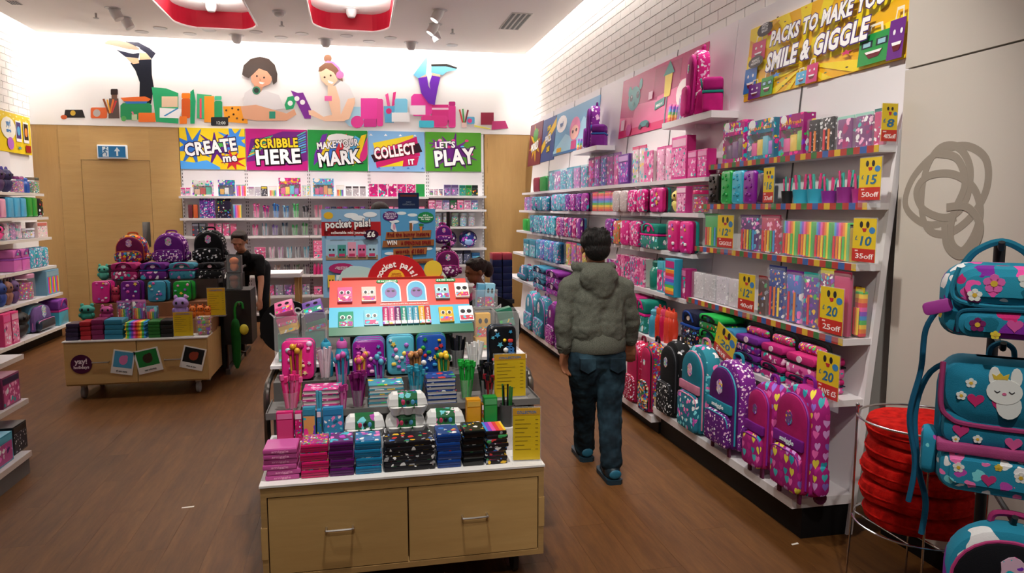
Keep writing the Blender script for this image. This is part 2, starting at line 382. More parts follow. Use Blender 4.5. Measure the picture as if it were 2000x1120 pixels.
for r_ in range(16):
    z = 2.62+r_*bh; yy = 6.0-(r_ % 2)*bl/2
    while yy < YB-.05: rest.box(XL, XL+.008, yy, min(yy+bl-.009, YB-.05), z, z+bh-.009); yy += bl
o = struct('brick_courses', rest, 'brickwhite', None, wl); o['kind'] = 'stuff'
# near flat panel with a hand-drawn scribble
PXN = 2.40; YN = 2.835
pz = onX(1757, 139, PXN).z
wp = struct('wall_panel', MB().box(PXN, XR, Y0, YN, .09, pz-.004), 'panelgrey')
struct('upper_panel', MB().box(PXN, XR, Y0, YN, pz+.004, 4.2), 'panelgrey', None, wp)
struct('baseboard_right', MB().box(PXN+.008, XR, Y0, YN-.005, 0, .088), 'black')
def ribbon(pts, w, X, th=.003):
    """flat painted stroke on a wall facing -X; pts are (y,z)"""
    out = []; n = len(pts)
    for i in range(n):
        a = pts[max(0, i-1)]; b = pts[min(n-1, i+1)]; t = Vector((b[0]-a[0], b[1]-a[1])).normalized(); q = Vector((-t.y, t.x))*w/2
        out.append(((pts[i][0]+q.x, pts[i][1]+q.y), (pts[i][0]-q.x, pts[i][1]-q.y)))
    tk = [th+.0016*i/n for i in range(n)]
    vs = [(X-tk[i], a[0], a[1]) for i, (a, b) in enumerate(out)]+[(X-tk[i], b[0], b[1]) for i, (a, b) in enumerate(out)]+[(X, a[0], a[1]) for a, b in out]+[(X, b[0], b[1]) for a, b in out]
    fs = []
    for i in range(n-1):
        fs += [(i, i+1, n+i+1, n+i), (2*n+i, 2*n+i+1, i+1, i), (n+i, n+i+1, 3*n+i+1, 3*n+i)]
    return vs, fs
def smoothpts(P_, k=8):
    out = []; n = len(P_)
    for i in range(n-1):
        p0, p1, p2, p3 = P_[max(0, i-1)], P_[i], P_[i+1], P_[min(n-1, i+2)]
        for j in range(k):
            t = j/k
            out.append(tuple(.5*((2*p1[d])+(-p0[d]+p2[d])*t+(2*p0[d]-5*p1[d]+4*p2[d]-p3[d])*t*t+(-p0[d]+3*p1[d]-3*p2[d]+p3[d])*t**3) for d in range(len(p1))))
    out.append(P_[-1]); return out
scr = [(1868, 425), (1820, 440), (1785, 425), (1768, 395), (1785, 345), (1830, 300), (1885, 285), (1925, 310), (1928, 365), (1900, 420), (1855, 455), (1815, 450), (1800, 405), (1808, 335), (1835, 290), (1872, 288), (1895, 330), (1885, 395), (1850, 425), (1805, 410), (1790, 375), (1812, 345), (1860, 340), (1900, 365), (1915, 410), (1905, 455), (1880, 490), (1858, 470), (1862, 420), (1885, 360), (1870, 310), (1830, 300)]
scr2 = [(1845, 440), (1850, 480), (1875, 500), (1905, 480), (1915, 440), (1890, 405), (1850, 405)]
mb = MB()
for path in (scr, scr2):
    pts = [(onX(a, b, PXN).y, onX(a, b, PXN).z) for a, b in smoothpts(path)]
    vs, fs = ribbon(pts, .032, PXN, .0005 if path is scr else .0023); mb.add(vs, fs)
single('scribble_logo', mb, 'matte', 'grey looping scribble painted on the beige wall panel', 'logo', '#9a9084', smooth=False)
# ---------------------------------------------------------------- ceiling with two lit recesses
def rrect(x0, x1, y0, y1, r, n=6, bul=.0):
    out = []
    for cx_, cy_, a0 in ((x1-r, y0+r, -PI/2), (x1-r, y1-r, 0), (x0+r, y1-r, PI/2), (x0+r, y0+r, PI)):
        for i in range(n+1): a = a0+PI/2*i/n; out.append((cx_+r*math.cos(a), cy_+r*math.sin(a)))
    m = (x0+x1)/2
    return [(x, y+bul*(1-((x-m)/((x1-x0)/2))**2)*(1 if y > (y0+y1)/2 else -1)) for x, y in out]
CX0, CX1, CYB = XL+.24, 2.36, 10.13
pods = []
for x0, x1, yf in ((onZ(318, 20, CEIL).x, onZ(497, 40, CEIL).x, onZ(430, 58, CEIL).y), (onZ(606, 30, CEIL).x, onZ(764, 40, CEIL).x, onZ(690, 62, CEIL).y)):
    pods.append(rrect(x0, x1, yf-2.3, yf-.18, .20, 6, .18))
bmx = bmesh.new()
def loop(pts, z):
    vs = [bmx.verts.new((x, y, z)) for x, y in pts]; return [bmx.edges.new((vs[i], vs[(i+1) % len(vs)])) for i in range(len(vs))]
es = loop([(CX0, Y0), (CX1, Y0), (CX1, CYB), (CX0, CYB)], CEIL)
for p in pods: es += loop(p, CEIL)
bmesh.ops.triangle_fill(bmx, edges=es, use_beauty=True)
me = bpy.data.meshes.new('ceiling'); bmx.to_mesh(me); bmx.free(); me.materials.append(MATS['ceil'])
ceil = link('ceiling', me); ceil['kind'] = 'structure'
mb = MB()   # slab edge and the dark void above
for (a, b) in (((CX0, Y0), (CX0, CYB)), ((CX0, CYB), (CX1, CYB)), ((CX1, CYB), (CX1, Y0))):
    mb.add([(a[0], a[1], CEIL), (b[0], b[1], CEIL), (b[0], b[1], CEIL+.2), (a[0], a[1], CEIL+.2)], [(0, 1, 2, 3)])
struct('slab_edge', mb, 'ceil', None, ceil)
struct('upper_ceiling', MB().box(XL-.1, XR+.1, Y0, YB+.1, 4.22, 4.3), 'wallwhite', None, ceil)
for i, p in enumerate(pods):
    top = [(x, y) for x, y in p]; n = len(p)
    mb = MB().add([(x, y, CEIL) for x, y in p]+[(x, y, CEIL+.20) for x, y in p], [(k, (k+1) % n, n+(k+1) % n, n+k) for k in range(n)])
    struct('recess_side', mb, 'red', None, ceil)
    mb = MB().add([(x, y, CEIL+.20) for x, y in p], [tuple(reversed(range(n)))]); struct('recess_top', mb, 'wallwhite', None, ceil)
    mb = MB().tube([(x, y, CEIL-.004) for x, y in p], .012, 6, True); struct('recess_rim', mb, 'white', None, ceil)
    cxp = sum(x for x, y in p)/n; cyp = sum(y for x, y in p)/n
    area('recess_lamp', (cxp, cyp, CEIL+.06), (.35, 1.2), 48, (PI, 0, 0))
# ---------------------------------------------------------------- ceiling fittings
pr = Proto('recessed_downlight', 'ceiling light')
pr.add('trim_ring', MB().lathe([(.05, -.006), (.075, -.006), (.08, 0), (.05, .0)], 18), 'plain', '#c9c5c2'); pr.add('lens', MB().lathe([(.052, -.003), (.052, .0)], 18), 'plain', '#8f8b88')
prl = Proto('recessed_downlight', 'ceiling light')
prl.add('trim_ring', MB().lathe([(.05, -.006), (.075, -.006), (.08, 0), (.05, .0)], 18), 'plain', '#c9c5c2'); prl.add('lens', MB().lathe([(.052, -.003), (.052, .0)], 18), 'lamp', '#ffffff')
pd = Proto('dome_downlight', 'ceiling light')
pd.add('trim_ring', MB().lathe([(.06, -.006), (.09, -.006), (.095, 0), (.06, 0)], 18), 'plain', '#d5d1ce'); pd.add('diffuser', MB().lathe([(.0, -.10), (.04, -.095), (.06, -.06), (.065, 0)], 16), 'plain', '#c9c6c6')
pg = Proto('gimbal_spotlight', 'spotlight')
g = MB().at(Matrix.Rotation(.55, 4, 'Y')); g.lathe([(.045, -.13), (.052, -.13), (.058, -.05), (.04, .03)], 16); pg.add('lamp_head', g, 'plain', '#d8d4d0')
g = MB().at(Matrix.Rotation(.55, 4, 'Y')); g.lathe([(.0, -.134), (.043, -.134), (.043, -.12)], 14); pg.add('lens', g, 'lamp', '#ffffff'); pg.add('trim_ring', MB().lathe([(.05, -.006), (.075, -.006), (.08, 0), (.05, 0)], 18), 'plain', '#d5d1ce')
def fit(p, lst, label, group):
    for (x, y) in lst: q = onZ(x, y, CEIL-.001); p.put((q.x, q.y, CEIL-.001), 0, label, group)
fit(pr, [(277, 62), (371, 66), (409, 59), (500, 62), (590, 66), (677, 70), (763, 74), (883, 88)], 'unlit round recessed downlight with grey lens in ceiling', 'unlit ceiling downlights')
fit(prl, [(313, 55), (549, 73), (721, 81)], 'lit round recessed downlight glowing white in ceiling', 'lit ceiling downlights')
fit(pd, [(462, 69), (636, 77), (803, 83)], 'white dome-shaped downlight hanging below ceiling', 'dome downlights near the back wall')
fit(pg, [(860, 20), (851, 47)], 'white gimbal spotlight with glowing lens tilted towards merchandise', 'lit gimbal spotlights')
pg2 = Proto('gimbal_spotlight', 'spotlight')
g = MB().at(Matrix.Rotation(-.5, 4, 'Y')); g.lathe([(.045, -.13), (.052, -.13), (.058, -.05), (.04, .03)], 16); pg2.add('lamp_head', g, 'plain', '#cfcbc8'); pg2.add('trim_ring', MB().lathe([(.05, -.006), (.075, -.006), (.08, 0), (.05, 0)], 18), 'plain', '#c9c5c2')
fit(pg2, [(220, 16), (242, 34), (845, 60)], 'white gimbal spotlight with lamp head turned away, unlit', 'unlit gimbal spotlights')
for (x, y, k) in ((412, 6, 0), (686, 18, 1)):
    q = onZ(x, y, CEIL+.199); p = pd if k else pd
    p.put((q.x, q.y, CEIL+.199), 0, 'white dome detector inside the lit red-edged ceiling recess', 'dome fittings inside the red recesses')
ps = Proto('sprinkler_head', 'sprinkler'); ps.add('stem', MB().lathe([(.012, -.05), (.012, 0)], 8), 'plain', '#b8b4b0'); ps.add('deflector', MB().lathe([(.03, -.055), (.03, -.05)], 10), 'plain', '#b8b4b0')
fit(ps, [(550, 42), (884, 57), (187, 26)], 'tiny fire sprinkler head on the ceiling', 'ceiling sprinkler heads')
pk = Proto('smoke_detector', 'detector'); pk.add('base', MB().lathe([(.07, -.02), (.075, 0)], 16), 'plain', '#d8d5d2'); pk.add('sensor_cap', MB().lathe([(.035, -.055), (.05, -.045), (.055, -.02)], 14), 'plain', '#c8c5c2')
fit(pk, [(545, 22)], 'round white smoke detector beside the red-edged recess', None)
def vent(c0, c1, label):
    a = onZ(*c0, CEIL); b = onZ(*c1, CEIL); w = abs(b.x-a.x); l = abs(b.y-a.y); cxx = (a.x+b.x)/2; cyy = (a.y+b.y)/2
    p = Proto('slot_air_vent', 'vent'); p.add('frame', MB().box(-w/2, w/2, -l/2, l/2, -.006, 0), 'plain', '#bfb9b4')
    for k in range(4): xx = -w/2+w*(k+.5)/4; p.add('slot', MB().box(xx-w*.07, xx+w*.07, -l*.46, l*.46, -.008, -.005), 'plain', '#0c0a0a')
    p.put((cxx, cyy, CEIL), 0, label)
vent((1000, 24), (1012, 58), 'long slotted air vent in the ceiling near the brick wall'); vent((10, 0), (45, 9), 'slotted air vent in the ceiling above the yellow poster')
# ---------------------------------------------------------------- exit sign
q = onY(220, 297, YB-.06); a = onY(191, 297, YB-.06); b = onY(249, 297, YB-.06); hh = (onY(220, 284, YB-.06).z-onY(220, 311, YB-.06).z); w = b.x-a.x
p = Proto('exit_sign', 'sign'); p.add('housing', MB().pad(-w/2, w/2, -.03, .02, -hh/2, hh/2, .008, .006), 'plain', '#d9dde0')
p.add('face', MB().box(-w/2+.015, w/2-.015, -.033, -.029, -hh/2+.018, hh/2-.018), 'signlit', '#ffffff')
MATS['signblue'] = None
t = NT('signblue', .4); t.b.inputs['Base Color'].default_value = hexc('#11618f'); t.b.inputs['Emission Color'].default_value = hexc('#11618f'); t.b.inputs['Emission Strength'].default_value = .25; reg('signblue', t)
p.parts.pop(); p.add('face', MB().box(-w/2+.015, w/2-.015, -.033, -.029, -hh/2+.018, hh/2-.018), 'signblue', '#11618f')
u = hh; mb = MB(); mb.prism([(.10*u+.0, -.30*u), (.22*u, -.30*u), (.22*u, .06*u), (.36*u, .06*u), (.16*u, .34*u), (-.04*u, .06*u), (.10*u, .06*u)], -.036, -.033)
mb2 = MB(); mb2.box(-.62*u, -.22*u, -.036, -.033, -.36*u, .36*u)
p.add('door_symbol', mb2, 'plain', '#eaf4f8'); mm = MB().at(Matrix.Translation((.22*u, 0, 0))); mm.prism([(.08*u, -.30*u), (.20*u, -.30*u), (.20*u, .04*u), (.34*u, .04*u), (.14*u, .33*u), (-.06*u, .04*u), (.08*u, .04*u)], -.036, -.033)
p.add('arrow', mm, 'plain', '#eaf4f8')
mm = MB(); 
for seg in ([(-.40, .22), (-.46, 0)], [(-.46, 0), (-.34, -.10), (-.38, -.30)], [(-.46, 0), (-.60, -.12), (-.74, -.20)], [(-.42, .18), (-.28, .08)], [(-.42, .18), (-.56, .06)]):
    mm.tube([(x_*u, -.037, z_*u) for x_, z_ in seg], .035*u, 6)
mm.ball((-.36*u, -.037, .30*u), (.06*u, .006, .06*u)); p.add('running_figure', mm, 'plain', '#11618f')
p.put(q, 0, 'blue and white emergency exit sign with running figure and up arrow')
# ================================================================ shelving
BACKX = lambda z: 2.25+.085*z
NEAR = [(1.83, 2.302), (1.57, 2.258), (1.291, 2.217), (.946, 2.168), (.658, 2.073), (.20, 1.942)]
FAR = [(1.755, 2.28), (1.512, 2.24), (1.235, 2.20), (.93, 2.15), (.612, 2.05), (.13, 1.93)]
YE, YM, YF = 2.851, 4.46, 9.95
def shelving(name, y0, y1, rows, bays, strip, label, topz):
    root = empty(name, (0, 0, 0), label=label, cat='shelving')
    a, b = .02, topz
    for k in range(bays):
        ya = y0+(y1-y0)*k/bays; yb = y0+(y1-y0)*(k+1)/bays
        link('back_panel', MB().add([(BACKX(a), ya+.003, a), (BACKX(a), yb-.003, a), (BACKX(b), yb-.003, b), (BACKX(b), ya+.003, b), (BACKX(a)+.02, ya+.003, a), (BACKX(a)+.02, yb-.003, a), (BACKX(b)+.02, yb-.003, b), (BACKX(b)+.02, ya+.003, b)],
            [(0, 3, 2, 1), (4, 5, 6, 7), (0, 1, 5, 4), (1, 2, 6, 5), (2, 3, 7, 6), (3, 0, 4, 7)]).mesh('back_panel', 'shelf', False), root)
        if k: link('upright', MB().add([(BACKX(a)-.002, ya-.008, a), (BACKX(a)-.002, ya+.008, a), (BACKX(b)-.002, ya+.008, b), (BACKX(b)-.002, ya-.008, b)], [(0, 3, 2, 1)]).mesh('upright', 'plain', False), root, '#4a4648')
        for (z, xf) in rows[:-1]:
            sh = link('shelf', MB().box(xf, BACKX(z)+.001, ya+.002, yb-.002, z-.03, z).mesh('shelf', 'shelf', False), root)
            if strip and z > .7:
                st = MB().at(Matrix.Translation((0, 0, 0))); L = yb-ya-.004
                me = MB().box(-L/2, L/2, -.003, 0, -.016, .016).mesh('edge_strip', 'edge_strip', False)
                link('edge_strip', me, sh, None, (xf-.0005, (ya+yb)/2, z-.014), (0, 0, -PI/2))['label'] = 'red, yellow, green and blue checked price strip'
            elif z < 1.9:
                L = yb-ya-.004; link('edge_strip', MB().box(-L/2, L/2, -.003, 0, -.014, .014).mesh('edge_strip', 'plain', False), sh, '#d8d4d6', (xf-.0005, (ya+yb)/2, z-.015), (0, 0, -PI/2))
    z, xf = rows[-1]
    link('base_shelf', MB().box(xf, BACKX(z)+.001, y0, y1, z-.045, z).mesh('base_shelf', 'shelf', False), root)
    link('plinth', MB().box(xf+.06, BACKX(0)+.02, y0+.01, y1, 0, z-.045).mesh('plinth', 'black', False), root)
    return root
un = shelving('shelving_unit', YE, YM, NEAR, 2, True, 'white wall shelving with red and yellow checked shelf edges beside beige panel', 2.78)
link('end_upright', MB().add([(BACKX(.0)-.012, YE-.002, 0), (BACKX(0)+.02, YE-.002, 0), (BACKX(1.9)+.02, YE-.002, 1.9), (BACKX(1.9)-.012, YE-.002, 1.9), (BACKX(.0)-.012, YE+.02, 0), (BACKX(0)+.02, YE+.02, 0), (BACKX(1.9)+.02, YE+.02, 1.9), (BACKX(1.9)-.012, YE+.02, 1.9)],
    [(0, 1, 2, 3), (7, 6, 5, 4), (0, 4, 5, 1), (1, 5, 6, 2), (2, 6, 7, 3), (3, 7, 4, 0)]).mesh('end_upright', 'shelf', False), un)
UF = shelving('shelving_unit', YM+.002, YF, FAR, 6, False, 'long white wall shelving with plain edges reaching the wooden back wall', 2.78)
# pegs for the hanging cases
for k in range(26):
    yy = 4.75+k*.15; zz = 1.704 if k % 2 else 1.461; pg_ = link('peg_hook', MB().tube([(BACKX(zz), yy, zz), (2.21, yy, zz+.004), (2.195, yy, zz+.012)], .003, 5).mesh('peg_hook', 'metal'), UF, '#c8c4c4')
# two higher display shelves carrying bag sets
HI = []
for (pf0, pf1, lab) in (((1293, 246), (1390, 210), 'white display shelf carrying the hot pink bag set'), ((1119, 296), (1165, 283), 'small white display shelf carrying the purple bag set')):
    a = onX(*pf0, 2.24); b = onX(*pf1, 2.24); zz = (a.z+b.z)/2; HI.append((b.y, a.y, zz))
    p = Proto('display_shelf', 'shelf'); p.add('shelf_board', MB().box(2.24, BACKX(zz)-.001, b.y, a.y, zz-.045, zz), 'shelf', '#ffffff', smooth=False)
    p.add('bracket', MB().box(2.32, BACKX(zz)-.001, (a.y+b.y)/2-.01, (a.y+b.y)/2+.01, zz-.072, zz-.045), 'shelf', '#ffffff', smooth=False); p.put((0, 0, 0), 0, lab)
# back wall shelving: five bays
BX0, BX1 = -2.285, 1.80; BY = 10.12
BZL = [1.70, 1.41, 1.17, .86, .635, .355, .12]; BZR = [1.715, 1.52, 1.28, .975, .74, .45, .12]
bw = (BX1-BX0)/5
for k in range(5):
    xa, xb = BX0+bw*k, BX0+bw*(k+1)
    lab = 'white shelving bay below the "%s" poster' % ('CREATE me', 'SCRIBBLE HERE', 'MAKE YOUR MARK', 'COLLECT IT', "LET'S PLAY")[k]
    root = empty('shelving_bay', (0, 0, 0), label=lab, cat='shelving')
    link('back_panel', MB().box(xa+.002, xb-.002, YB-.04, YB-.012, .1, 2.6).mesh('back_panel', 'shelf', False), root)
    for xs in (xa+.012, xb-.012):
        link('upright', MB().box(xs-.011, xs+.011, YB-.05, YB-.04, .1, 2.1).mesh('upright', 'shelf', False), root)
        sl = MB()
        for j in range(40): sl.box(xs-.004, xs+.004, YB-.0515, YB-.049, .2+j*.047, .2+j*.047+.026)
        link('slot_row', sl.mesh('slot_row', 'black', False), root)['kind'] = 'stuff'
    link('plinth', MB().box(xa+.002, xb-.002, BY+.02, YB-.012, 0, .10).mesh('plinth', 'black', False), root)
    for z in (BZR if k == 4 else BZL):
        sh = link('shelf', MB().box(xa+.003, xb-.003, BY, YB-.04, z-.025, z).mesh('shelf', 'shelf', False), root)
        link('price_strip', MB().box(xa+.006, xb-.006, BY-.003, BY, z-.03, z+.002).mesh('price_strip', 'plain', False), sh, '#e4e0e0')
# left wall shelving
LX = -3.62; LZ = [1.715, 1.44, 1.20, .86, .53, .16]; LDEP = [-3.66, -3.63, -3.61, -3.58, -3.53, -3.45]
root = empty('shelving_unit', (0, 0, 0), label='white wall shelving below the yellow poster', cat='shelving')
link('back_panel', MB().box(XL+.01, XL+.03, 5.6, 9.66, .1, 2.62).mesh('back_panel', 'shelf', False), root)
for z, xf in zip(LZ, LDEP):
    for ya, yb in ((5.6, 6.95), (6.95, 8.3), (8.3, 9.6)):
        zz = z
        sh = link('shelf', MB().box(XL+.03, xf, ya+.002, yb-.002, zz-.03, zz).mesh('shelf', 'shelf', False), root)
        link('price_strip', MB().box(xf, xf+.003, ya+.004, yb-.004, zz-.032, zz).mesh('price_strip', 'plain', False), sh, '#d9d2c8')
link('plinth', MB().box(XL+.03, -3.56, 5.6, 9.58, 0, .10).mesh('plinth', 'black', False), root)
# ================================================================ merchandise builders (front faces -Y, origin at bottom centre)
def fl(*a): return tuple(a)
_BC = {}
def cached(fn):
    def g(*a, **k):
        key = (fn.__name__, tuple(round(x, 3) if isinstance(x, float) else x for x in a), tuple(sorted((q, str(v)) for q, v in k.items())))
        if key not in _BC: _BC[key] = fn(*a, **k)
        return _BC[key]
    return g
@cached
def b_case(w, h, d, mat='print', name='pencil_case', cat='pencil case', charms=0, word=None, wcol='#7fd8e8', ccols=None, seed=1):
    p = Proto(name, cat); r = min(w, h)*.2
    p.add('back_shell', MB().pad(-w/2, w/2, -d*.42, 0, 0, h, r, d*.2), 'gloss', 'B')
    p.add('zip_band', MB().pad(-w/2-.002, w/2+.002, -d*.56, -d*.40, -.0, h+.002, r, .002), 'matte', 'C')
    i = p.add('front_shell', MB().pad(-w/2, w/2, -d, -d*.52, 0, h, r, d*.22), mat, 'A')
    if charms:
        rnd = random.Random(seed); pts = []
        for _ in range(400):
            if len(pts) >= charms: break
            q = (rnd.uniform(-w*.36, w*.36), rnd.uniform(h*.10, h*.90), rnd.uniform(w*.055, w*.10))
            if word and q[0] > w*.14 and q[1] < h*.62: continue
            if all((q[0]-a)**2+(q[1]-b)**2 > (q[2]+c_)**2 for a, b, c_ in pts): pts.append(q)
        cols = ccols or ['#f3a3d0', '#8fd8e0', '#f4d45a', '#e05ab0', '#ffffff', '#b070d8']
        for k, (a, b, c_) in enumerate(pts):
            mb = MB()
            if k % 3 == 0: mb.ball((a, -d, b), (c_, .008, c_))
            elif k % 3 == 1: mb.pad(a-c_, a+c_, -d-.008, -d+.002, b-c_*.7, b+c_*.7, c_*.6, .004)
            else:
                mb.prism([(a+c_*1.15*(1 if j % 2 else .5)*math.cos(PI/2+j*PI/5), b+c_*1.15*(1 if j % 2 else .5)*math.sin(PI/2+j*PI/5)) for j in range(10)], -d-.006, -d+.002)
            p.add('charm', mb, 'gloss', cols[k % len(cols)], i)
    if word: p.add('lettering', MB().at(Matrix.Translation((w*.33, 0, h*.10)) @ Matrix.Rotation(-PI/2, 4, 'Y')).text(word, 0, 0, w*.30, -d, .005, .02, align='LEFT', width=h*.5), 'gloss', wcol, i)
    return p
@cached
def b_box(w, h, d, mat='print', name='gift_box', cat='box', panel=True):
    p = Proto(name, cat); p.add('carton', MB().pad(-w/2, w/2, -d, 0, 0, h, .002, .0015, 1), 'card', 'A')
    if panel:
        p.add('front_print', MB().box(-w*.44, w*.44, -d-.0015, -d, h*.06, h*.72), mat, 'B'); p.add('title_band', MB().box(-w*.44, w*.44, -d-.0018, -d, h*.76, h*.94), 'card', 'C')
    return p
@cached
def b_window(w, h, d, word='', wcol='#ffffff', name='craft_kit_box', cat='craft kit', cont=('#ff4fb0', '#ffd83a', '#4fc8e0', '#b060e0')):
    p = Proto(name, cat); bm_ = MB(); t = .06*w
    bm_.box(-w/2, w/2, -.012, 0, 0, h); bm_.box(-w/2, -w/2+t, -d, -.012, 0, h); bm_.box(w/2-t, w/2, -d, -.012, 0, h); bm_.box(-w/2+t, w/2-t, -d, -.012, 0, h*.10); bm_.box(-w/2+t, w/2-t, -d, -.012, h*.66, h)
    p.add('carton', bm_, 'print', 'A', smooth=False)
    n = len(cont)
    for k, c_ in enumerate(cont):
        x0 = -w*.42+w*.84*k/n; hh = h*(.34+.14*((k*7) % 3)/2)
        p.add('kit_piece', MB().pad(x0+.003, x0+w*.84/n-.003, -d*.8, -.014, h*.11, h*.11+hh, .008, .004), 'gloss', c_)
    p.add('window', MB().box(-w/2+t, w/2-t, -d*.98, -d*.96, h*.10, h*.66), 'film', '#ffffff')
    if word: p.add('lettering', MB().text(word, 0, h*.76, h*.13, -d, .0015, .015, width=w*.8), 'card', wcol)
    p.add('round_badge', MB().prism([(-w*.32+w*.13*math.cos(a*PI/7), h*.90+w*.13*math.sin(a*PI/7)*.8) for a in range(14)], -d-.0015, -d), 'card', '#ffffff')
    return p
@cached
def b_pouch(w, h, d, mat='print', name='gift_pouch', cat='pouch', sticks=0, strip=True, sc=RAIN[0]):
    p = Proto(name, cat); p.add('insert', MB().pad(-w*.44, w*.44, -d*.55, -d*.1, h*.02, h*.92, .006, .003), mat, 'A')
    for k in range(sticks):
        x0 = -w*.36+w*.72*(k+.5)/sticks; p.add('pen', MB().tube([(x0, -d*.68, h*.06), (x0, -d*.68, h*.60)], min(.006, w*.3/sticks), 6), 'gloss', RAIN[k % 7])
    p.add('clear_wrapper', MB().pad(-w/2, w/2, -d*.86, 0, 0, h*.97, .012, d*.3, 3, d*.1), 'film', '#ffffff')
    if strip: p.add('header_card', MB().box(-w/2, w/2, -d*.50, -d*.40, h*.9, h), 'card', 'B')
    return p
@cached
def b_cup(w, h, pens=6, name='pen_pot', cat='pen pot', cupmat='plain', topper=False, fill=.62, clear=False):
    p = Proto(name, cat); r = w*.45; hc = h*fill
    p.add('cup', MB().lathe([(r*.82, 0), (r, hc), (r*.93, hc), (r*.78, .004)], 16), 'clear' if clear else cupmat, 'A')
    rnd = random.Random(int(w*9999)+pens)
    for k in range(pens):
        a = 2*PI*k/pens; q = r*.62; hh = h*rnd.uniform(.84, 1.0); t = rnd.uniform(.0, .22)
        b0 = (q*.7*math.cos(a), q*.7*math.sin(a), .008); b1 = (q*(1+t)*math.cos(a), q*(1+t)*math.sin(a), hh)
        mb = MB().tube([b0, b1], w*.055, 6)
        i = p.add('pen', mb, 'gloss', ('B', 'C')[k % 2])
        if topper: p.add('topper', MB().ball(b1, (w*.13, w*.13, w*.11), 8, 5), 'gloss', ('C', 'B')[k % 2], i)
    return p
@cached
def b_bottle(w, h, name='drink_bottle', cat='bottle', mat='gloss'):
    p = Proto(name, cat); r = w/2
    p.add('body', MB().lathe([(r*.9, 0), (r, .01), (r, h*.55), (r*.92, h*.62), (r*.7, h*.72), (r*.62, h*.74)], 18), mat, 'A')
    i = p.add('cap', MB().lathe([(r*.74, h*.73), (r*.76, h*.85), (r*.6, h*.90)], 16), 'plain', 'B'); p.add('spout', MB().lathe([(r*.25, h*.9), (r*.28, h*.96), (r*.15, h)], 10), 'gloss', 'C', i)
    p.add('carry_loop', MB().tube([(r*.5*math.cos(a), 0, h*.86+h*.1*math.sin(a)) for a in [PI*k/8 for k in range(9)]], r*.1, 6), 'plain', 'B')
    return p
@cached
def b_lunch(w, h, d, mat='print', bottle=False, name='lunch_box', cat='lunch box'):
    p = Proto(name, cat); hb = h*.62 if bottle else h*.92
    p.add('lower_body', MB().pad(-w/2, w/2, -d, 0, 0, hb*.55, .02, .015, 4), mat, 'A')
    p.add('zip_band', MB().pad(-w/2-.002, w/2+.002, -d-.002, .002, hb*.53, hb*.60, .003, .002), 'matte', 'C')
    i = p.add('lid', MB().pad(-w/2, w/2, -d, 0, hb*.58, hb, .03, .02, 4), 'fabric', 'B')
    if not bottle: p.add('carry_handle', MB().tube(smoothpts([(-w*.3, -d-.004, hb*.72), (-w*.2, -d-.012, hb*.93), (0, -d-.014, hb*1.0), (w*.2, -d-.012, hb*.93), (w*.3, -d-.004, hb*.72)], 4), .006, 6), 'fabric', 'C', i)
    else:
        p.add('bottle', MB().at(Matrix.Translation((0, -d*.55, h*.76)) @ Matrix.Rotation(PI/2, 4, 'Y')).lathe([(.001, -w*.42), (h*.14, -w*.40), (h*.15, -w*.2), (h*.15, w*.2), (h*.14, w*.38), (h*.07, w*.44)], 14), 'print_s', 'D')
        p.add('carry_handle', MB().tube(smoothpts([(-w*.48, -d*.5, hb*.9), (-w*.46, -d*.5, h*.9), (-w*.2, -d*.5, h*1.0), (w*.2, -d*.5, h*1.0), (w*.46, -d*.5, h*.9), (w*.48, -d*.5, hb*.9)], 4), .011, 6), 'fabric', 'C')
    p.add('emblem', MB().prism([(w*.09*math.cos(a*PI/6), hb*.80+w*.07*math.sin(a*PI/6)) for a in range(12)], -d-.004, -d), 'plain', 'E', i)
    return p
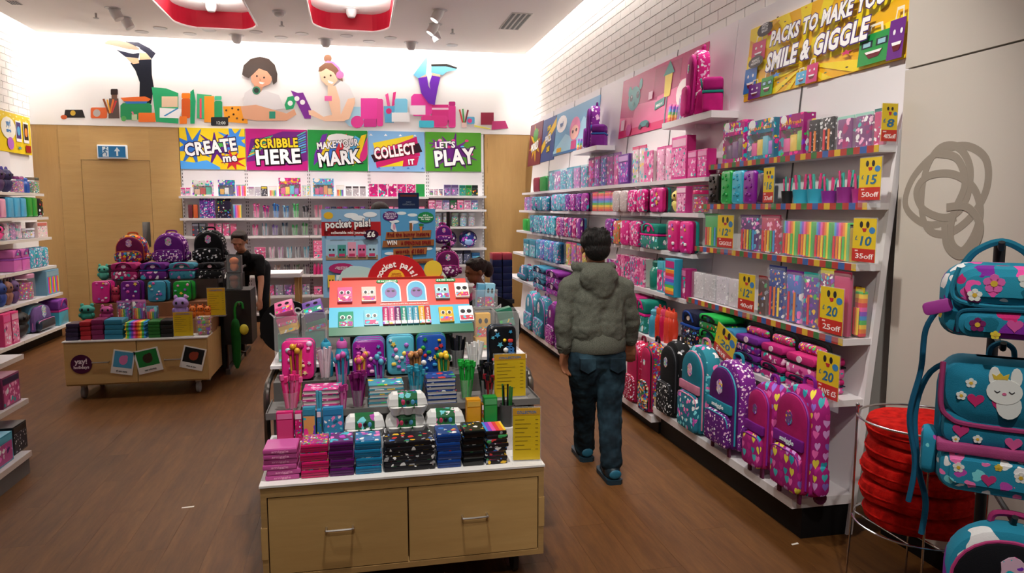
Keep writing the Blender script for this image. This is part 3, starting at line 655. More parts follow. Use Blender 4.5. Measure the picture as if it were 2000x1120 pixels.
@cached
def b_pack(w, h, d, mat='fab_floral', pmat='fabric', name='backpack', cat='backpack', wheels=False, band=False, side=True, word=None, emblem=True, straps=False):
    p = Proto(name, cat); z0 = .035 if wheels else 0; r = w*.46
    p.add('main_body', MB().pad(-w/2, w/2, -d*.62, 0, z0, h, r, d*.16, 7, 0, .04), mat, 'A')
    f = p.add('front_panel', MB().pad(-w*.45, w*.45, -d*.82, -d*.55, z0+.01, h*.93, r*.92, d*.12, 7, d*.03, .03), 'fabric', 'B')
    arch = []
    for k in range(15):
        a = PI*k/14; arch.append((w*.45*math.cos(a), -d*.72, (h*.93-r*.92)+r*.92*math.sin(a)))
    arch = [(w*.45, -d*.72, z0+.04)]+arch+[(-w*.45, -d*.72, z0+.04)]
    p.add('zip_piping', MB().tube(arch, .005, 6), 'plain', 'C', f)
    k = p.add('front_pocket', MB().pad(-w*.42, w*.42, -d, -d*.78, z0+.015, h*.46, .05, d*.09, 5, d*.02, .03), mat if pmat == 'same' else pmat, 'D'); p.add('pocket_zip', MB().tube(smoothpts([(-w*.40, -d*.93, h*.30), (-w*.36, -d*.97, h*.425), (0, -d*.985, h*.445), (w*.36, -d*.97, h*.425), (w*.40, -d*.93, h*.30)], 4), .004, 6), 'plain', 'C', k)
    if band: p.add('front_band', MB().pad(-w*.43, w*.43, -d*.90, -d*.80, h*.47, h*.57, .006, .003), 'fabric', 'C', f)
    if side:
        for s_ in (-1, 1): p.add('side_pocket', MB().at(Matrix.Translation((s_*w*.5, -d*.32, 0)) @ Matrix.Rotation(s_*PI/2, 4, 'Z')).pad(-d*.24, d*.24, -.022, .01, z0+.02, h*.36, .03, .012, 4), pmat if pmat != 'same' else mat, 'D')
    p.add('grab_handle', MB().tube(smoothpts([(-w*.16, -d*.2, h*.985), (-w*.13, -d*.2, h*1.05), (0, -d*.2, h*1.07), (w*.13, -d*.2, h*1.05), (w*.16, -d*.2, h*.985)], 4), .009, 6), 'fabric', 'C')
    if emblem: p.add('emblem', MB().prism([(w*.11*math.cos(a*PI/6)*(1.0 if a % 2 else .8), h*.72+w*.14*math.sin(a*PI/6)) for a in range(12)], -d*.865, -d*.83), 'print_s', 'E', f)
    if word: p.add('lettering', MB().text(word, 0, h*.50, h*.06, -d*.90-.001, .002, .02, width=w*.42), 'plain', '#e8f4f8', f)
    if wheels:
        for s_ in (-1, 1): p.add('wheel', MB().at(Matrix.Translation((s_*w*.38, -d*.15, .03)) @ Matrix.Rotation(PI/2, 4, 'Y')).lathe([(.028, -.012), (.03, -.008), (.03, .008), (.028, .012)], 14), 'plain', '#5a1440'); p.add('foot', MB().pad(s_*w*.3-.012, s_*w*.3+.012, -d*.78, -d*.70, 0, z0+.03, .004, .003), 'plain', '#5a1440')
    if straps:
        for s_ in (-1, 1): p.add('shoulder_strap', MB().tube(smoothpts([(s_*w*.2, .0, h*.92), (s_*w*.3, .05, h*.7), (s_*w*.34, .055, h*.4), (s_*w*.42, .01, h*.1)], 5), .012, 6), 'fabric', 'C')
    return p
def b_price(w, h, big, pence='', off='', top='SAVE', foot=0.0):
    p = Proto('price_card', 'price sign')
    p.add('clear_holder', MB().pad(-w/2-.004, w/2+.004, .0, .003, -foot, h+.004, .003, .001), 'acrylic', '#ffffff')
    c_ = p.add('card', MB().box(-w/2, w/2, -.002, 0, 0, h), 'card', '#e8c92a'); rb = h*.30
    b_ = p.add('offer_band', MB().box(-w/2, w/2, -.003, -.002, 0, rb), 'card', '#c9342c')
    if big: p.add('price', MB().text('£', -w*.34, h*.50, h*.14, -.002, .001, .015).text(big, w*.02 if not pence else -w*.04, h*.38, h*.30, -.002, .001, .022, .15, width=w*(.5 if not pence else .40)), 'card', '#2f6f9a', c_)
    if pence: p.add('pence', MB().text(pence, w*.30, h*.50, h*.11, -.002, .001, .015), 'card', '#2f6f9a', c_)
    for s_ in (-1, 1): p.add('eye', MB().prism([(s_*w*.14+w*.07*math.cos(a*PI/6), h*.86+w*.10*math.sin(a*PI/6)) for a in range(12)], -.003, -.002), 'card', '#2b2a33', c_)
    p.add('mouth', MB().prism([(-w*.10, h*.775), (w*.10, h*.775), (w*.07, h*.70), (-w*.04, h*.69)], -.003, -.002), 'card', '#c22a3c', c_)
    p.add('round_flash', MB().prism([(w*.34+w*.13*math.cos(a*PI/7), h*.73+w*.10*math.sin(a*PI/7)) for a in range(14)], -.003, -.002), 'card', '#3f86c4', c_)
    if off: p.add('offer_text', MB().text(off, w*.04, rb*.25, rb*.55, -.003, .001, .012, width=w*.78), 'card', '#fff4ee', b_)
    if top: p.add('save_text', MB().text(top, -w*.30, rb*.78, rb*.16, -.003, .001, .006), 'card', '#fff4ee', b_)
    return p
@cached
def b_book(w, h, d, mat='print', name='notebook', cat='notebook'):
    p = Proto(name, cat); i = p.add('cover', MB().box(-w/2, w/2, -d, -d*.86, 0, h).box(-w/2, w/2, -d*.14, 0, 0, h).box(-w/2, -w/2+.003, -d*.86, -d*.14, 0, h), mat, 'A', smooth=False)
    p.add('pages', MB().box(-w/2+.003, w/2-.004, -d*.86, -d*.14, .003, h-.003), 'pages', '#f2eee8', smooth=False); return p
@cached
def b_jar(w, h, name='clear_jar', cat='jar', lidc='B'):
    p = Proto(name, cat); r = w/2; p.add('jar', MB().lathe([(r*.95, 0), (r, .006), (r, h*.8), (r*.9, h*.84)], 16), 'clear', '#ffffff'); p.add('contents', MB().lathe([(r*.8, .008), (r*.86, .02), (r*.84, h*.66), (r*.5, h*.74)], 12), 'print_s', 'A')
    p.add('lid', MB().lathe([(r*.96, h*.83), (r*.97, h*.96), (r*.9, h)], 16), 'gloss', 'B'); return p
@cached
def b_plush(w, h, name='squishy_toy', cat='toy'):
    p = Proto(name, cat); r = w/2; i = p.add('body', MB().ball((0, 0, h*.32), (r*.92, r*.8, h*.33), 14, 9), 'plain', 'A'); k = p.add('head', MB().ball((0, -r*.1, h*.68), (r, r*.85, h*.26), 14, 9), 'plain', 'A')
    for s_ in (-1, 1):
        p.add('ear', MB().ball((s_*r*.62, 0, h*.93), (r*.26, r*.2, h*.12), 10, 6), 'plain', 'B', k); p.add('eye', MB().ball((s_*r*.38, -r*.85, h*.71), (r*.17, r*.1, r*.2), 10, 6), 'gloss', '#141018', k)
        p.add('arm', MB().ball((s_*r*.8, -r*.35, h*.36), (r*.25, r*.25, h*.13), 10, 6), 'plain', 'A', i)
    return p
# ---------------------------------------------------------------- placing on a wall plane
_CN = {'black': '#101014', 'white': '#eeeeee', 'grey': '#909094', 'silver': '#c8c8cc', 'red': '#c02020', 'dark red': '#6a1018', 'crimson': '#c01848', 'orange': '#e07a28', 'yellow': '#e8d040', 'gold': '#b8982a', 'green': '#2a9a40', 'mint': '#8fd8c0', 'teal': '#1f8f90', 'turquoise': '#4ab8cc', 'sky blue': '#7ac0e0', 'blue': '#2a5ab8', 'navy': '#141a40', 'periwinkle': '#6a80c8', 'violet': '#7a2a9a', 'lilac': '#b88ac8', 'magenta': '#b01e80', 'hot pink': '#e0288a', 'pink': '#e878b0', 'pale pink': '#f4b8d4', 'brown': '#6a4028', 'beige': '#d0b890'}
def cname(h):
    r = [int(h[i:i+2], 16) for i in (1, 3, 5)]
    return min(_CN, key=lambda k: sum((a-int(_CN[k][i:i+2], 16))**2 for a, i in zip(r, (1, 3, 5))))
def autolab(lab, pl, pals):
    if len(set(tuple(q.items()) for q in pals)) < 2: return lab
    for keys in (('A',), ('A', 'B'), ('A', 'B', 'C')):
        t_ = lambda q: ' and '.join(dict.fromkeys(cname(q[k]) for k in keys))
        if len(set(t_(q) for q in pals)) == len(pals) or keys == ('A', 'B'): return lab+', '+t_(pl)+' one'
def pal(a, b=None, c_=None, d=None, e=None): return {'A': a, 'B': b or a, 'C': c_ or b or a, 'D': d or a, 'E': e or '#f4e8f4'}
def RW(row, far, x0, x1, ytop, n, fn, dep, palettes, label, group=None, lean=0, off=.012, z=None, gap=.92, jit=.004, **kw):
    """n alike items on the right wall between picture columns x0..x1 of shelf row"""
    zs, xf = (FAR if far else NEAR)[row]
    if z is not None: zs = z
    X = xf+off; xm = (x0+x1)/2
    Xr = xf+.012; ya = onX(x1, 480, Xr).y; yb = onX(x0, 480, Xr).y; h = onX(xm, ytop, X).z-zs
    if far: ya = max(ya, YM+.008)          # stay on this run of shelves
    else: ya = max(ya, YE+.006); yb = min(yb, YM-.004)
    w = (yb-ya)/n
    if row:
        top = (FAR if far else NEAR)[row-1][0]-zs-(.056 if far and row in (1, 2) else .034)
        h = min(h, top/1.1 if fn is b_pack else top/1.06 if fn is b_plush else top-.014 if fn is b_lunch else top)
    room = BACKX(zs)-X-.006
    dep = min(dep, max(.02, room)) if lean == 0 else dep
    rnd = random.Random(int(x0*7+row)); out = []
    for i in range(n):
        hh = h; pr_ = fn(round(w*gap, 3), round(hh, 3), round(dep, 3), **kw) if fn not in (b_cup, b_bottle, b_jar, b_plush) else fn(round(min(w*gap, room*1.02), 3), round(hh, 3), **kw)
        y = yb-w*(i+.5); pl = palettes[i % len(palettes)]
        # local origin is the back: front face sits at X
        dd = dep if fn not in (b_cup, b_bottle, b_jar, b_plush) else min(w*gap, room)/2
        lab = label if isinstance(label, str) else label[i % len(label)]
        if isinstance(label, str): lab = autolab(lab, pl, palettes)
        g = group if n > 1 else None
        out.append(pr_.put((X+dd, y, zs+.0008), (lean, 0, -PI/2+rnd.uniform(-1, 1)*jit*3), lab, g, pl))
    return out
def PRICE(row, far, x0, x1, y0, y1, label, xoff=-.006, rz=0, tilt=0, **kw):
    zs, xf = (FAR if far else NEAR)[row]; X = xf+xoff; a = onX(x0, (y0+y1)/2, X); b = onX(x1, (y0+y1)/2, X)
    zt = onX((x0+x1)/2, y0, X).z; zb = onX((x0+x1)/2, y1, X).z
    b_price(abs(a.y-b.y)*.95, zt-zb, foot=max(0, zb-zs+.02) if tilt == 0 else 0, **kw).put((X, (a.y+b.y)/2, zb), (0, tilt, -PI/2+rz), label)
# ================================================================ right wall, checked-edge bays
HP = '#e0218a'; MG = '#b01e80'; PU = '#7a1f96'; TE = '#1f9fb4'; NV = '#151a3c'; BK = '#0c0c10'; GR = '#1fae4a'; WH = '#f0eef0'; LP = '#f08cc4'; CY_ = '#45bcd6'
# top shelf
RW(0, 0, 1404, 1448, 240, 1, b_window, .06, [pal('#c22a86')], 'pink "pencil case design kit" window box on top checked-edge shelf', word='pencil case', cont=('#5a2a70', '#7a3a90', '#4a2060'))
RW(0, 0, 1450, 1506, 236, 1, b_window, .07, [pal('#3a7f9c')], 'journal craft kit box with rainbow window beside the pencil case design kit', word='journal', wcol='#f0a830')
RW(0, 0, 1511, 1562, 226, 1, b_window, .07, [pal('#a8247c')], 'journal craft kit box with heart window beside black crayon pouches', word='journal', wcol='#f0a830', cont=('#ff4fb0', '#ffd83a', '#7fd03a'))
RW(0, 0, 1560, 1612, 228, 2, b_pouch, .05, [pal(BK, '#2a2a30'), pal(BK, '#2a2a30')], 'black cellophane pouch with giant crayon on top checked-edge shelf', 'black crayon pouches', mat='print_mono', strip=False, sticks=2)
RW(0, 0, 1614, 1684, 226, 2, b_pouch, .05, [pal('#7c3a78', '#9fd8c8')], 'purple heart-print stationery pouch with mint edge on top checked-edge shelf', 'purple heart-print pouches', mat='print_pink')
RW(0, 0, 1686, 1716, 214, 1, b_pouch, .04, [pal('#c22a6c', '#1f6f6a')], 'bright pink tall cellophane pouch beside the "40 off" price card', mat='print_pink')
a = onY(1722, 240, YE-.004); b = onY(1752, 240, YE-.004); zb = onY(1737, 276, YE-.004).z; b_price(b.x-a.x, onY(1737, 202, YE-.004).z-zb, big='8', off='40%off', foot=zb-NEAR[0][0]+.022).put(((a.x+b.x)/2, YE-.0031, zb), 0, 'yellow and red price card "40 off" on top checked-edge shelf')
# second shelf
for (a, b, c_, d_, nm) in ((1378, 1400, '#14100f', '#8a1a1a', 'black'), (1402, 1424, '#19a84a', '#0d6a30', 'bright green'), (1423, 1446, '#3fb6d2', '#2a88a8', 'light blue'), (1445, 1470, '#8a1f9a', '#2a88a8', 'purple')):
    RW(1, 0, a, b, 334 if a > 1400 else 340, 1, b_case, .07, [pal(c_, d_, d_)], '%s bubble-embossed hard pencil case on second checked-edge shelf' % nm, mat='gloss', charms=9, ccols=[c_])
RW(1, 0, 1472, 1490, 338, 1, b_case, .07, [pal('#3a1440', '#3a7f9c')], 'dark plum pencil case beside the "33 off" price card', mat='gloss')
PRICE(1, 0, 1491, 1512, 328, 396, 'small yellow price card beside the plum pencil case', big='16', off='33off')
for (a, b, yt, c_, nm, n_) in ((1514, 1530, 345, BK, 'black', 1), (1531, 1587, 338, '#2a9ab4', 'teal', 2), (1588, 1612, 345, '#7a1f86', 'dark purple', 1), (1616, 1643, 330, '#86207a', 'violet', 1), (1645, 1674, 336, '#a8267c', 'magenta', 1)):
    RW(1, 0, a, b, yt, n_, b_cup, .06, [pal(c_, '#e8508a', '#4fc0b0')], '%s stationery cup packed with pens on second checked-edge shelf' % nm, 'teal stationery cups', pens=6, fill=.46)
PRICE(1, 0, 1678, 1722, 308, 391, '"£15" price card with "50 off" band beside magenta cup', big='15', off='50off')
# third shelf
RW(2, 0, 1366, 1398, 418, 1, b_pouch, .06, [pal('#1f9a40', '#0f6a2a')], 'green stationery pouch with pencil rows on third checked-edge shelf', mat='plain', sticks=5)
PRICE(2, 0, 1401, 1433, 421, 484, '"£12.50" price card beside the green stationery pouch', big='12', pence='50', off='GIGGLE')
RW(2, 0, 1434, 1474, 420, 1, b_pouch, .06, [pal('#5a1f78', '#3a1050')], 'dark purple stationery pouch with pencil rows on third checked-edge shelf', mat='print_purple', sticks=5)
RW(2, 0, 1474, 1514, 420, 1, b_pouch, .06, [pal('#c0305a', '#8a1a40')], 'crimson stationery pouch with pencil rows on third checked-edge shelf', mat='print_pink', sticks=5)
RW(2, 0, 1516, 1648, 428, 4, b_pouch, .07, [pal('#6a4a90', '#c8d0d8'), pal('#3f8ab0', '#c8d0d8'), pal('#1f1a30', '#2a2a30'), pal('#b04a90', '#c8d0d8')], 'clear pack of marker pens and rainbow eraser on third checked-edge shelf', 'marker and eraser packs', mat='rain_x', sticks=4, strip=False)
RW(2, 0, 1649, 1664, 440, 1, b_pouch, .05, [pal('#b8982a', '#222222')], 'narrow gold and black pen pack beside the "£10" price card', mat='plain')
PRICE(2, 0, 1665, 1712, 427, 512, '"£10" price card beside narrow gold and black pack', big='10', off='35off')
# fourth shelf
RW(3, 0, 1346, 1442, 536, 4, b_pouch, .06, [pal('#d0ccd0', '#2a2a30'), pal('#c4c0c6', '#2a2a30'), pal('#d4ccd8', '#7a2a90'), pal('#d8d0d8', '#b05a9a')], ['silver and black wrapped filled pencil case on fourth checked-edge shelf', 'silver wrapped filled pencil case with black edge on fourth checked-edge shelf', 'silver and violet wrapped filled pencil case on fourth checked-edge shelf', 'silver and pink wrapped filled pencil case on fourth checked-edge shelf'], None, mat='print_mono', strip=False)
PRICE(3, 0, 1442, 1475, 536, 607, '"£12.50" price card with "40 off" beside silver cases', big='12', pence='50', off='40off')
RW(3, 0, 1474, 1492, 540, 1, b_pouch, .06, [pal('#4a1f18', '#8a1a1a')], 'dark brown slim wrapped gift set on fourth checked-edge shelf', mat='print_dark')
RW(3, 0, 1492, 1526, 520, 1, b_pouch, .07, [pal('#1a3f9a', '#0f2a6a')], 'royal blue wrapped gift set with green print on fourth checked-edge shelf', mat='print_dark', sticks=3)
RW(3, 0, 1526, 1560, 530, 1, b_pouch, .07, [pal('#4f78c8', '#6a1f80')], 'periwinkle and purple wrapped gift set on fourth checked-edge shelf', mat='print_purple', sticks=2)
RW(3, 0, 1560, 1592, 534, 1, b_pouch, .07, [pal('#6a4aa0', '#1a9a90')], 'teal-backed glitter wrapped gift set on fourth checked-edge shelf', mat='print_s', sticks=1)
RW(3, 0, 1592, 1622, 526, 1, b_pouch, .07, [pal('#8a3a78', '#c8c020')], 'plum glitter wrapped gift set behind the "£20" card', mat='print_s', sticks=4)
RW(3, 0, 1622, 1664, 532, 1, b_pouch, .045, [pal('#c02a6a', '#8a1a3a')], 'raspberry wrapped gift set beside the "25 off" card', mat='plain', sticks=2)
PRICE(3, 0, 1601, 1648, 562, 652, '"£20" price card with "25 off" in front of wrapped sets', off='25off', big='20', top='SAVE')
ze = NEAR[3][0]+.0008; b_box(.040, .235, .07, mat='card').put((2.303, 2.937, ze), -PI/2, 'dark red gift box on fourth checked-edge shelf end', None, pal('#5a0f14', '#6a1218', '#8a1a1a')); b_pouch(.055, .235, .07, mat='rain_z', sticks=3).put((2.303, 2.887, ze), -PI/2, 'rainbow polka-dot wrapped gift set at fourth checked-edge shelf end', None, pal('#c83a6a', '#e0c020'))
# fifth shelf: lunch boxes
RW(4, 0, 1332, 1366, 592, 1, b_lunch, .17, [pal('#10142e', '#141a3c', '#1f4aa0', BK, '#e8d0c0')], 'navy lunch box with blue trim on fifth checked-edge shelf', mat='print_dark')
zz = NEAR[4][0]; h1 = onX(1388, 645, NEAR[4][1]+.012).z-zz
for k in range(2): RW(4, 0, 1367, 1412, 645 if k == 0 else 600, 1, b_lunch, .17, [pal('#138a3c', '#1fc050', BK, BK, '#1f6a8a')], 'bright green lunch box, %s of the green pair' % ('lower' if k == 0 else 'upper'), z=zz if k == 0 else zz+min(h1, NEAR[3][0]-zz-.048)*.925, mat='print_dark')
RW(4, 0, 1414, 1440, 640, 1, b_lunch, .15, [pal('#2a6a9a', '#3a8ab8', BK, '#3a8ab8')], 'small blue lunch box wedged behind the tilted "£20" card', mat='print_mono')
PRICE(4, 0, 1392, 1432, 640, 700, 'tilted "£20" price card in front of green lunch boxes', off='SAVE £5', big='20', tilt=.3)
for (a, b, yt, ym, c1, c2, nm) in ((1440, 1490, 630, 690, '#6a1f88', '#7a2a9a', 'purple'), (1491, 1540, 642, 712, '#c02a7c', '#c8207c', 'magenta'), (1541, 1604, 654, 738, '#e05aa0', '#d8287c', 'pink')):
    hm = onX((a+b)/2, ym, NEAR[4][1]+.012).z-zz
    RW(4, 0, a, b, ym, 1, b_lunch, .17, [pal(c1, c2, '#14263c', '#a01850', '#5a2a5a')], '%s patterned lunch box, lower of its stack on fifth checked-edge shelf' % nm, mat='print_pink')
    RW(4, 0, a, b, yt, 1, b_lunch, .17, [pal(c1, c2, BK, '#b02a60', '#e8c8d8')], '%s lunch box with drink bottle, upper of its stack' % nm, z=zz+min(hm, NEAR[3][0]-zz-.048)*.925, mat='print_pink', bottle=True)
PRICE(4, 0, 1594, 1640, 690, 778, 'upright "£20" price card beside the pink lunch boxes', off='SAVE £5', big='20')
# base shelf: wheeled and plain backpacks
def BP(x0, x1, ytop, yb, label, pl, dep=.20, off=.02, rz=0, far=0, lean=.0, **kw):
    zs, xf = (FAR if far else NEAR)[5]; X = xf+off; a = onX(x0+1, yb, xf-.04); b = onX(x1-1, yb, xf-.04)
    if far: b.y = max(b.y, YM+.012)
    else: a.y = min(a.y, YM-.006)
    z = zs; h = onX((x0+x1)/2, ytop, X+dep*.3).z-z
    return b_pack(round(abs(a.y-b.y)-.036 if kw.get('side', True) else abs(a.y-b.y), 3), round(h, 3), dep, **kw).put((X+dep, (a.y+b.y)/2, z+.001), (-lean, 0, -PI/2+rz), label, None, pl)
BP(1490, 1566, 744, 955, 'large pink wheeled backpack with heart print, purple band and grab handle', pal('#a8207c', '#c01e70', '#8a1f9a', '#a8207c', '#7a4a90'), .155, -.04, .0, mat='fab_hearts', pmat='same', wheels=True, band=True, word='smiggle')
BP(1436, 1486, 738, 905, 'pink heart-print wheeled backpack tucked behind the larger one', pal('#a8207c', '#c01e70', '#8a1f9a', '#a8207c', '#7a4a90'), .165, -.035, .0, mat='fab_hearts', pmat='same', wheels=True, band=True)
BP(1366, 1428, 698, 850, 'purple wheeled backpack with owl emblem and blue band', pal('#7a1f8a', '#5f1470', '#2a9ab4', '#5f1478', '#e8d0e8'), .17, -.045, .0, mat='fab_white', pmat='fab_white', wheels=True, band=True, word='smiggle')
BP(1312, 1362, 668, 815, 'teal backpack with pink stripe and flower print', pal('#2a8a9c', '#1f8298', '#e08aa8', '#1f7088', '#f0b0d0'), .16, -.035, .0, mat='fab_teal', pmat='same', band=True)
BP(1272, 1309, 660, 790, 'black backpack with white doodle print on base shelf', pal('#0c0c10', '#101014', '#2a2a30', '#0c0c10', '#c8c8cc'), .16, -.035, 0, mat='fab_mono', pmat='same')
BP(1238, 1269, 664, 775, 'red and black printed backpack with white tag on base shelf', pal('#b01a4a', '#c01e58', '#1a0c14', '#2a0c1c', '#f0f0e8'), .15, -.035, 0, far=1, mat='fab_multi', pmat='fab_multi')
BP(1210, 1235, 660, 770, 'crimson backpack beside the boy on base shelf', pal('#c0184a', '#c8205a', '#7a0f30', '#a81640'), .16, -.035, 0, far=1, mat='fab_white', pmat='same')
# ================================================================ right wall, plain-edge bays
def CASES(row, x0, x1, yt, n, cols, label, group, dep=.08, off=-.02, **kw): RW(row, 1, x0, x1, yt, n, b_case, dep, [pal(*c_) for c_ in cols], label, group, off=off, **kw)
T = 'top plain-edge wall shelf'
RW(0, 1, 1338, 1398, 292, 2, b_box, .07, [pal('#d02a86', '#e85aa8', '#f0a0cc')], 'hot pink carton of stationery on %s' % T, 'hot pink stationery cartons', mat='print_pink')
RW(0, 1, 1306, 1338, 268, 1, b_box, .07, [pal('#e03a96', '#f080bc', '#f8c0dc')], 'tall bright pink carton on %s' % T, mat='print_pink')
RW(0, 1, 1272, 1306, 286, 2, b_pouch, .06, [pal('#f0a8cc', '#e04a9a')], 'pale pink stationery pouch on %s' % T, 'pale pink stationery pouches', mat='print_pink')
RW(0, 1, 1254, 1272, 296, 1, b_book, .04, [pal('#e878b0')], 'rose notebook leaning on %s' % T, mat='print_pink')
RW(0, 1, 1226, 1254, 286, 2, b_pouch, .05, [pal('#d8c0c8', '#d02a6a')], 'sticker sheet pack in pink and white on %s' % T, 'sticker sheet packs', mat='print')
RW(0, 1, 1204, 1226, 302, 1, b_box, .06, [pal('#5a2a80', '#8a4ab0', '#c8a0d8')], 'violet clear-fronted gift box on %s' % T, mat='print_purple')
RW(0, 1, 1142, 1204, 304, 5, b_pouch, .06, [pal('#c02a80', '#7a1f8a'), pal('#8a2a98', '#c83a90'), pal('#3f5aa8', '#8a2a98'), pal('#a02a90', '#501070'), pal('#d04a9a', '#7a1f8a')], 'pink and purple wrapped stationery set on %s' % T, 'pink and purple wrapped sets', mat='print_purple')
RW(0, 1, 1066, 1142, 328, 6, b_pouch, .06, [pal('#5aa8c0', '#2f88a8'), pal('#b07ab8', '#5aa8c0'), pal('#3f98b4', '#c8e0e8')], 'teal and lilac wrapped stationery set on %s' % T, 'teal and lilac wrapped sets', mat='print_teal')
RW(0, 1, 1040, 1066, 346, 2, b_case, .08, [pal('#8a1f40', '#2a9a50'), pal('#1f8a3c', '#0f5a28')], ['dark red folded pencil case on %s' % T, 'green folded pencil case on %s' % T], None, mat='plain')
q2 = 'second plain-edge wall shelf'
zj = FAR[1][0]; hj = .105
for k in range(2): RW(1, 1, 1338, 1374, 372 if k == 0 else 338, 1, b_jar, .07, [pal('#c01e60', '#d0286c')], 'clear jar of crimson sweets-style erasers, %s of the pair' % ('lower' if k == 0 else 'upper'), z=zj if k == 0 else zj+onX(1356, 372, 2.25).z-zj)
RW(1, 1, 1318, 1338, 352, 1, b_box, .06, [pal('#c83a8a', '#e89ac4', '#f8d0e4')], 'pink diagonal-striped gift box on %s' % q2, mat='print_pink')
RW(1, 1, 1302, 1318, 346, 1, b_plush, .06, [pal('#e8d878', '#8fc8b0')], 'pale yellow squishy toy in wrapper on %s' % q2)
CASES(1, 1272, 1300, 350, 1, [(HP, '#1f8f8a', '#6a1040')], 'hot pink hard pencil case with bear charms on %s' % q2, None, charms=10, mat='gloss')
CASES(1, 1236, 1272, 370, 2, [(HP, '#1f8f8a', '#6a1040')], 'hot pink hanging pencil case with round charms on %s' % q2, 'hot pink hanging pencil cases', off=-.05, mat='print_pink')
CASES(1, 1206, 1236, 372, 2, [('#c8b8b8', '#8a6a70', '#6a4a50')], 'silver scale-patterned hanging pencil case on %s' % q2, 'silver scale pencil cases', off=-.05, mat='print_mono')
RW(1, 1, 1156, 1206, 364, 4, b_pouch, .08, [pal('#d86a2a', '#c02a60'), pal('#e0b02a', '#3f9a50'), pal('#8a8a90', '#c02a60'), pal('#b01e48', '#7a1030')], 'multicoloured fabric pouch hanging on %s' % q2, 'multicoloured hanging pouches', mat='rain_z', off=-.03)
CASES(1, 1112, 1156, 378, 4, [(PU, '#501070', '#2a0838'), ('#a02a98', '#501070', '#2a0838')], 'violet glossy hanging pencil case on %s' % q2, 'violet hanging pencil cases', off=-.05, mat='print_purple')
CASES(1, 1080, 1110, 374, 3, [('#58a8c4', '#c84a80', '#2a6a88')], 'sky blue and pink slim pencil case on %s' % q2, 'sky blue slim cases', mat='print_teal')
CASES(1, 1046, 1078, 384, 3, [('#2f86a4', '#7a2a90', '#18566a')], 'deep teal hanging pencil case with white flecks on %s' % q2, 'deep teal hanging cases', off=-.05, mat='print_teal')
RW(1, 1, 1024, 1046, 385, 4, b_book, .07, [pal('#a86ab0'), pal('#7a8ac0')], 'lilac slim notebook at far end of %s' % q2, 'lilac slim notebooks', mat='print_purple')
q3 = 'third plain-edge wall shelf'
CASES(2, 1333, 1366, 428, 1, [(HP, '#1f8f8a', '#7a1048')], 'hot pink pencil case with teal back on %s' % q3, None, charms=8, mat='gloss')
CASES(2, 1309, 1331, 424, 1, [('#d8247c', '#a0185c', '#7a1048')], 'pink double-decker pencil case on %s' % q3, None, mat='gloss', charms=6)
RW(2, 1, 1296, 1308, 430, 1, b_pouch, .06, [pal('#b0305a', '#c8c0c0')], 'thin red cellophane pouch on %s' % q3, mat='print_pink')
p = RW(2, 1, 1258, 1296, 422, 1, b_lunch, .15, [pal('#1f8878', '#1f9a86', HP, HP, HP)], 'teal glitter lunch bag with pink pocket on %s' % q3, off=-.03, mat='print_teal')
CASES(2, 1218, 1256, 432, 2, [(HP, '#3f9ab0', '#8a1a60')], 'bright pink pencil case with turquoise animal charm on %s' % q3, 'pink charm cases beside the teal lunch bag', off=-.03, mat='print_pink')
CASES(2, 1204, 1218, 432, 1, [('#c87a4a', '#e08a2a', '#c86a1a')], 'orange-edged patterned pencil case on %s' % q3, None, off=-.03, mat='print')
CASES(2, 1188, 1204, 428, 1, [('#8a1f90', '#3f8ab0', '#501060')], 'magenta-purple pencil case behind the boy on %s' % q3, None, off=-.03, mat='print_purple')
CASES(2, 1092, 1140, 426, 6, [('#b8287c', '#c83a3a', '#6a1040'), ('#8a2a98', '#4f9ac0', '#501060')], 'raspberry and purple pencil case on %s' % q3, 'raspberry and purple cases', off=-.03, mat='print_pink')
CASES(2, 1040, 1090, 422, 6, [('#3f9cb8', '#2a7a98', '#1a5a70'), ('#58b0c8', '#2a7a98', '#1a5a70')], 'teal patterned pencil case on %s' % q3, 'teal patterned cases', off=-.03, mat='print_teal')
RW(2, 1, 1020, 1038, 428, 2, b_case, .1, [pal('#1f9a3c', '#0f5a24')], 'green rounded pencil case at far end of %s' % q3, 'green rounded cases', mat='plain')
q4 = 'fourth plain-edge wall shelf'
RW(3, 1, 1332, 1346, 526, 1, b_box, .08, [pal('#a8206c', '#c83a80', '#e080b0')], 'plum carton on %s' % q4, mat='print_pink')
RW(3, 1, 1310, 1331, 508, 1, b_box, .06, [pal('#2a9ab8', '#e0b020', '#c8207c')], 'rainbow-banded tall carton on %s' % q4, mat='rain_z', off=-.03)
RW(3, 1, 1284, 1309, 512, 2, b_box, .07, [pal('#4fb0c8', '#d83a90', '#58c0d0')], 'pink and turquoise tall carton on %s' % q4, 'pink and turquoise cartons', mat='print_pink')
RW(3, 1, 1262, 1282, 504, 1, b_bottle, .07, [pal('#1f8a78', '#156a5c', '#156a5c')], 'dark green drink bottle among pink journals on %s' % q4)
RW(3, 1, 1204, 1260, 502, 6, b_book, .09, [pal('#d83a8c'), pal('#e06aa0'), pal('#c8287c'), pal('#b86aa8')], 'pink patterned journal standing on %s' % q4, 'pink standing journals', mat='print_pink')
RW(3, 1, 1186, 1204, 508, 2, b_book, .09, [pal('#a03a98'), pal('#c84a9a')], 'magenta ring journal beside the boy on %s' % q4, 'magenta ring journals', mat='print_purple')
RW(3, 1, 1098, 1140, 476, 4, b_pouch, .09, [pal('#c8b83a', '#d03a80'), pal('#b05aa0', '#d03a80'), pal('#c8287c', '#2f9ab0')], 'yellow and pink charm pouch on %s' % q4, 'yellow and pink charm pouches', mat='print')
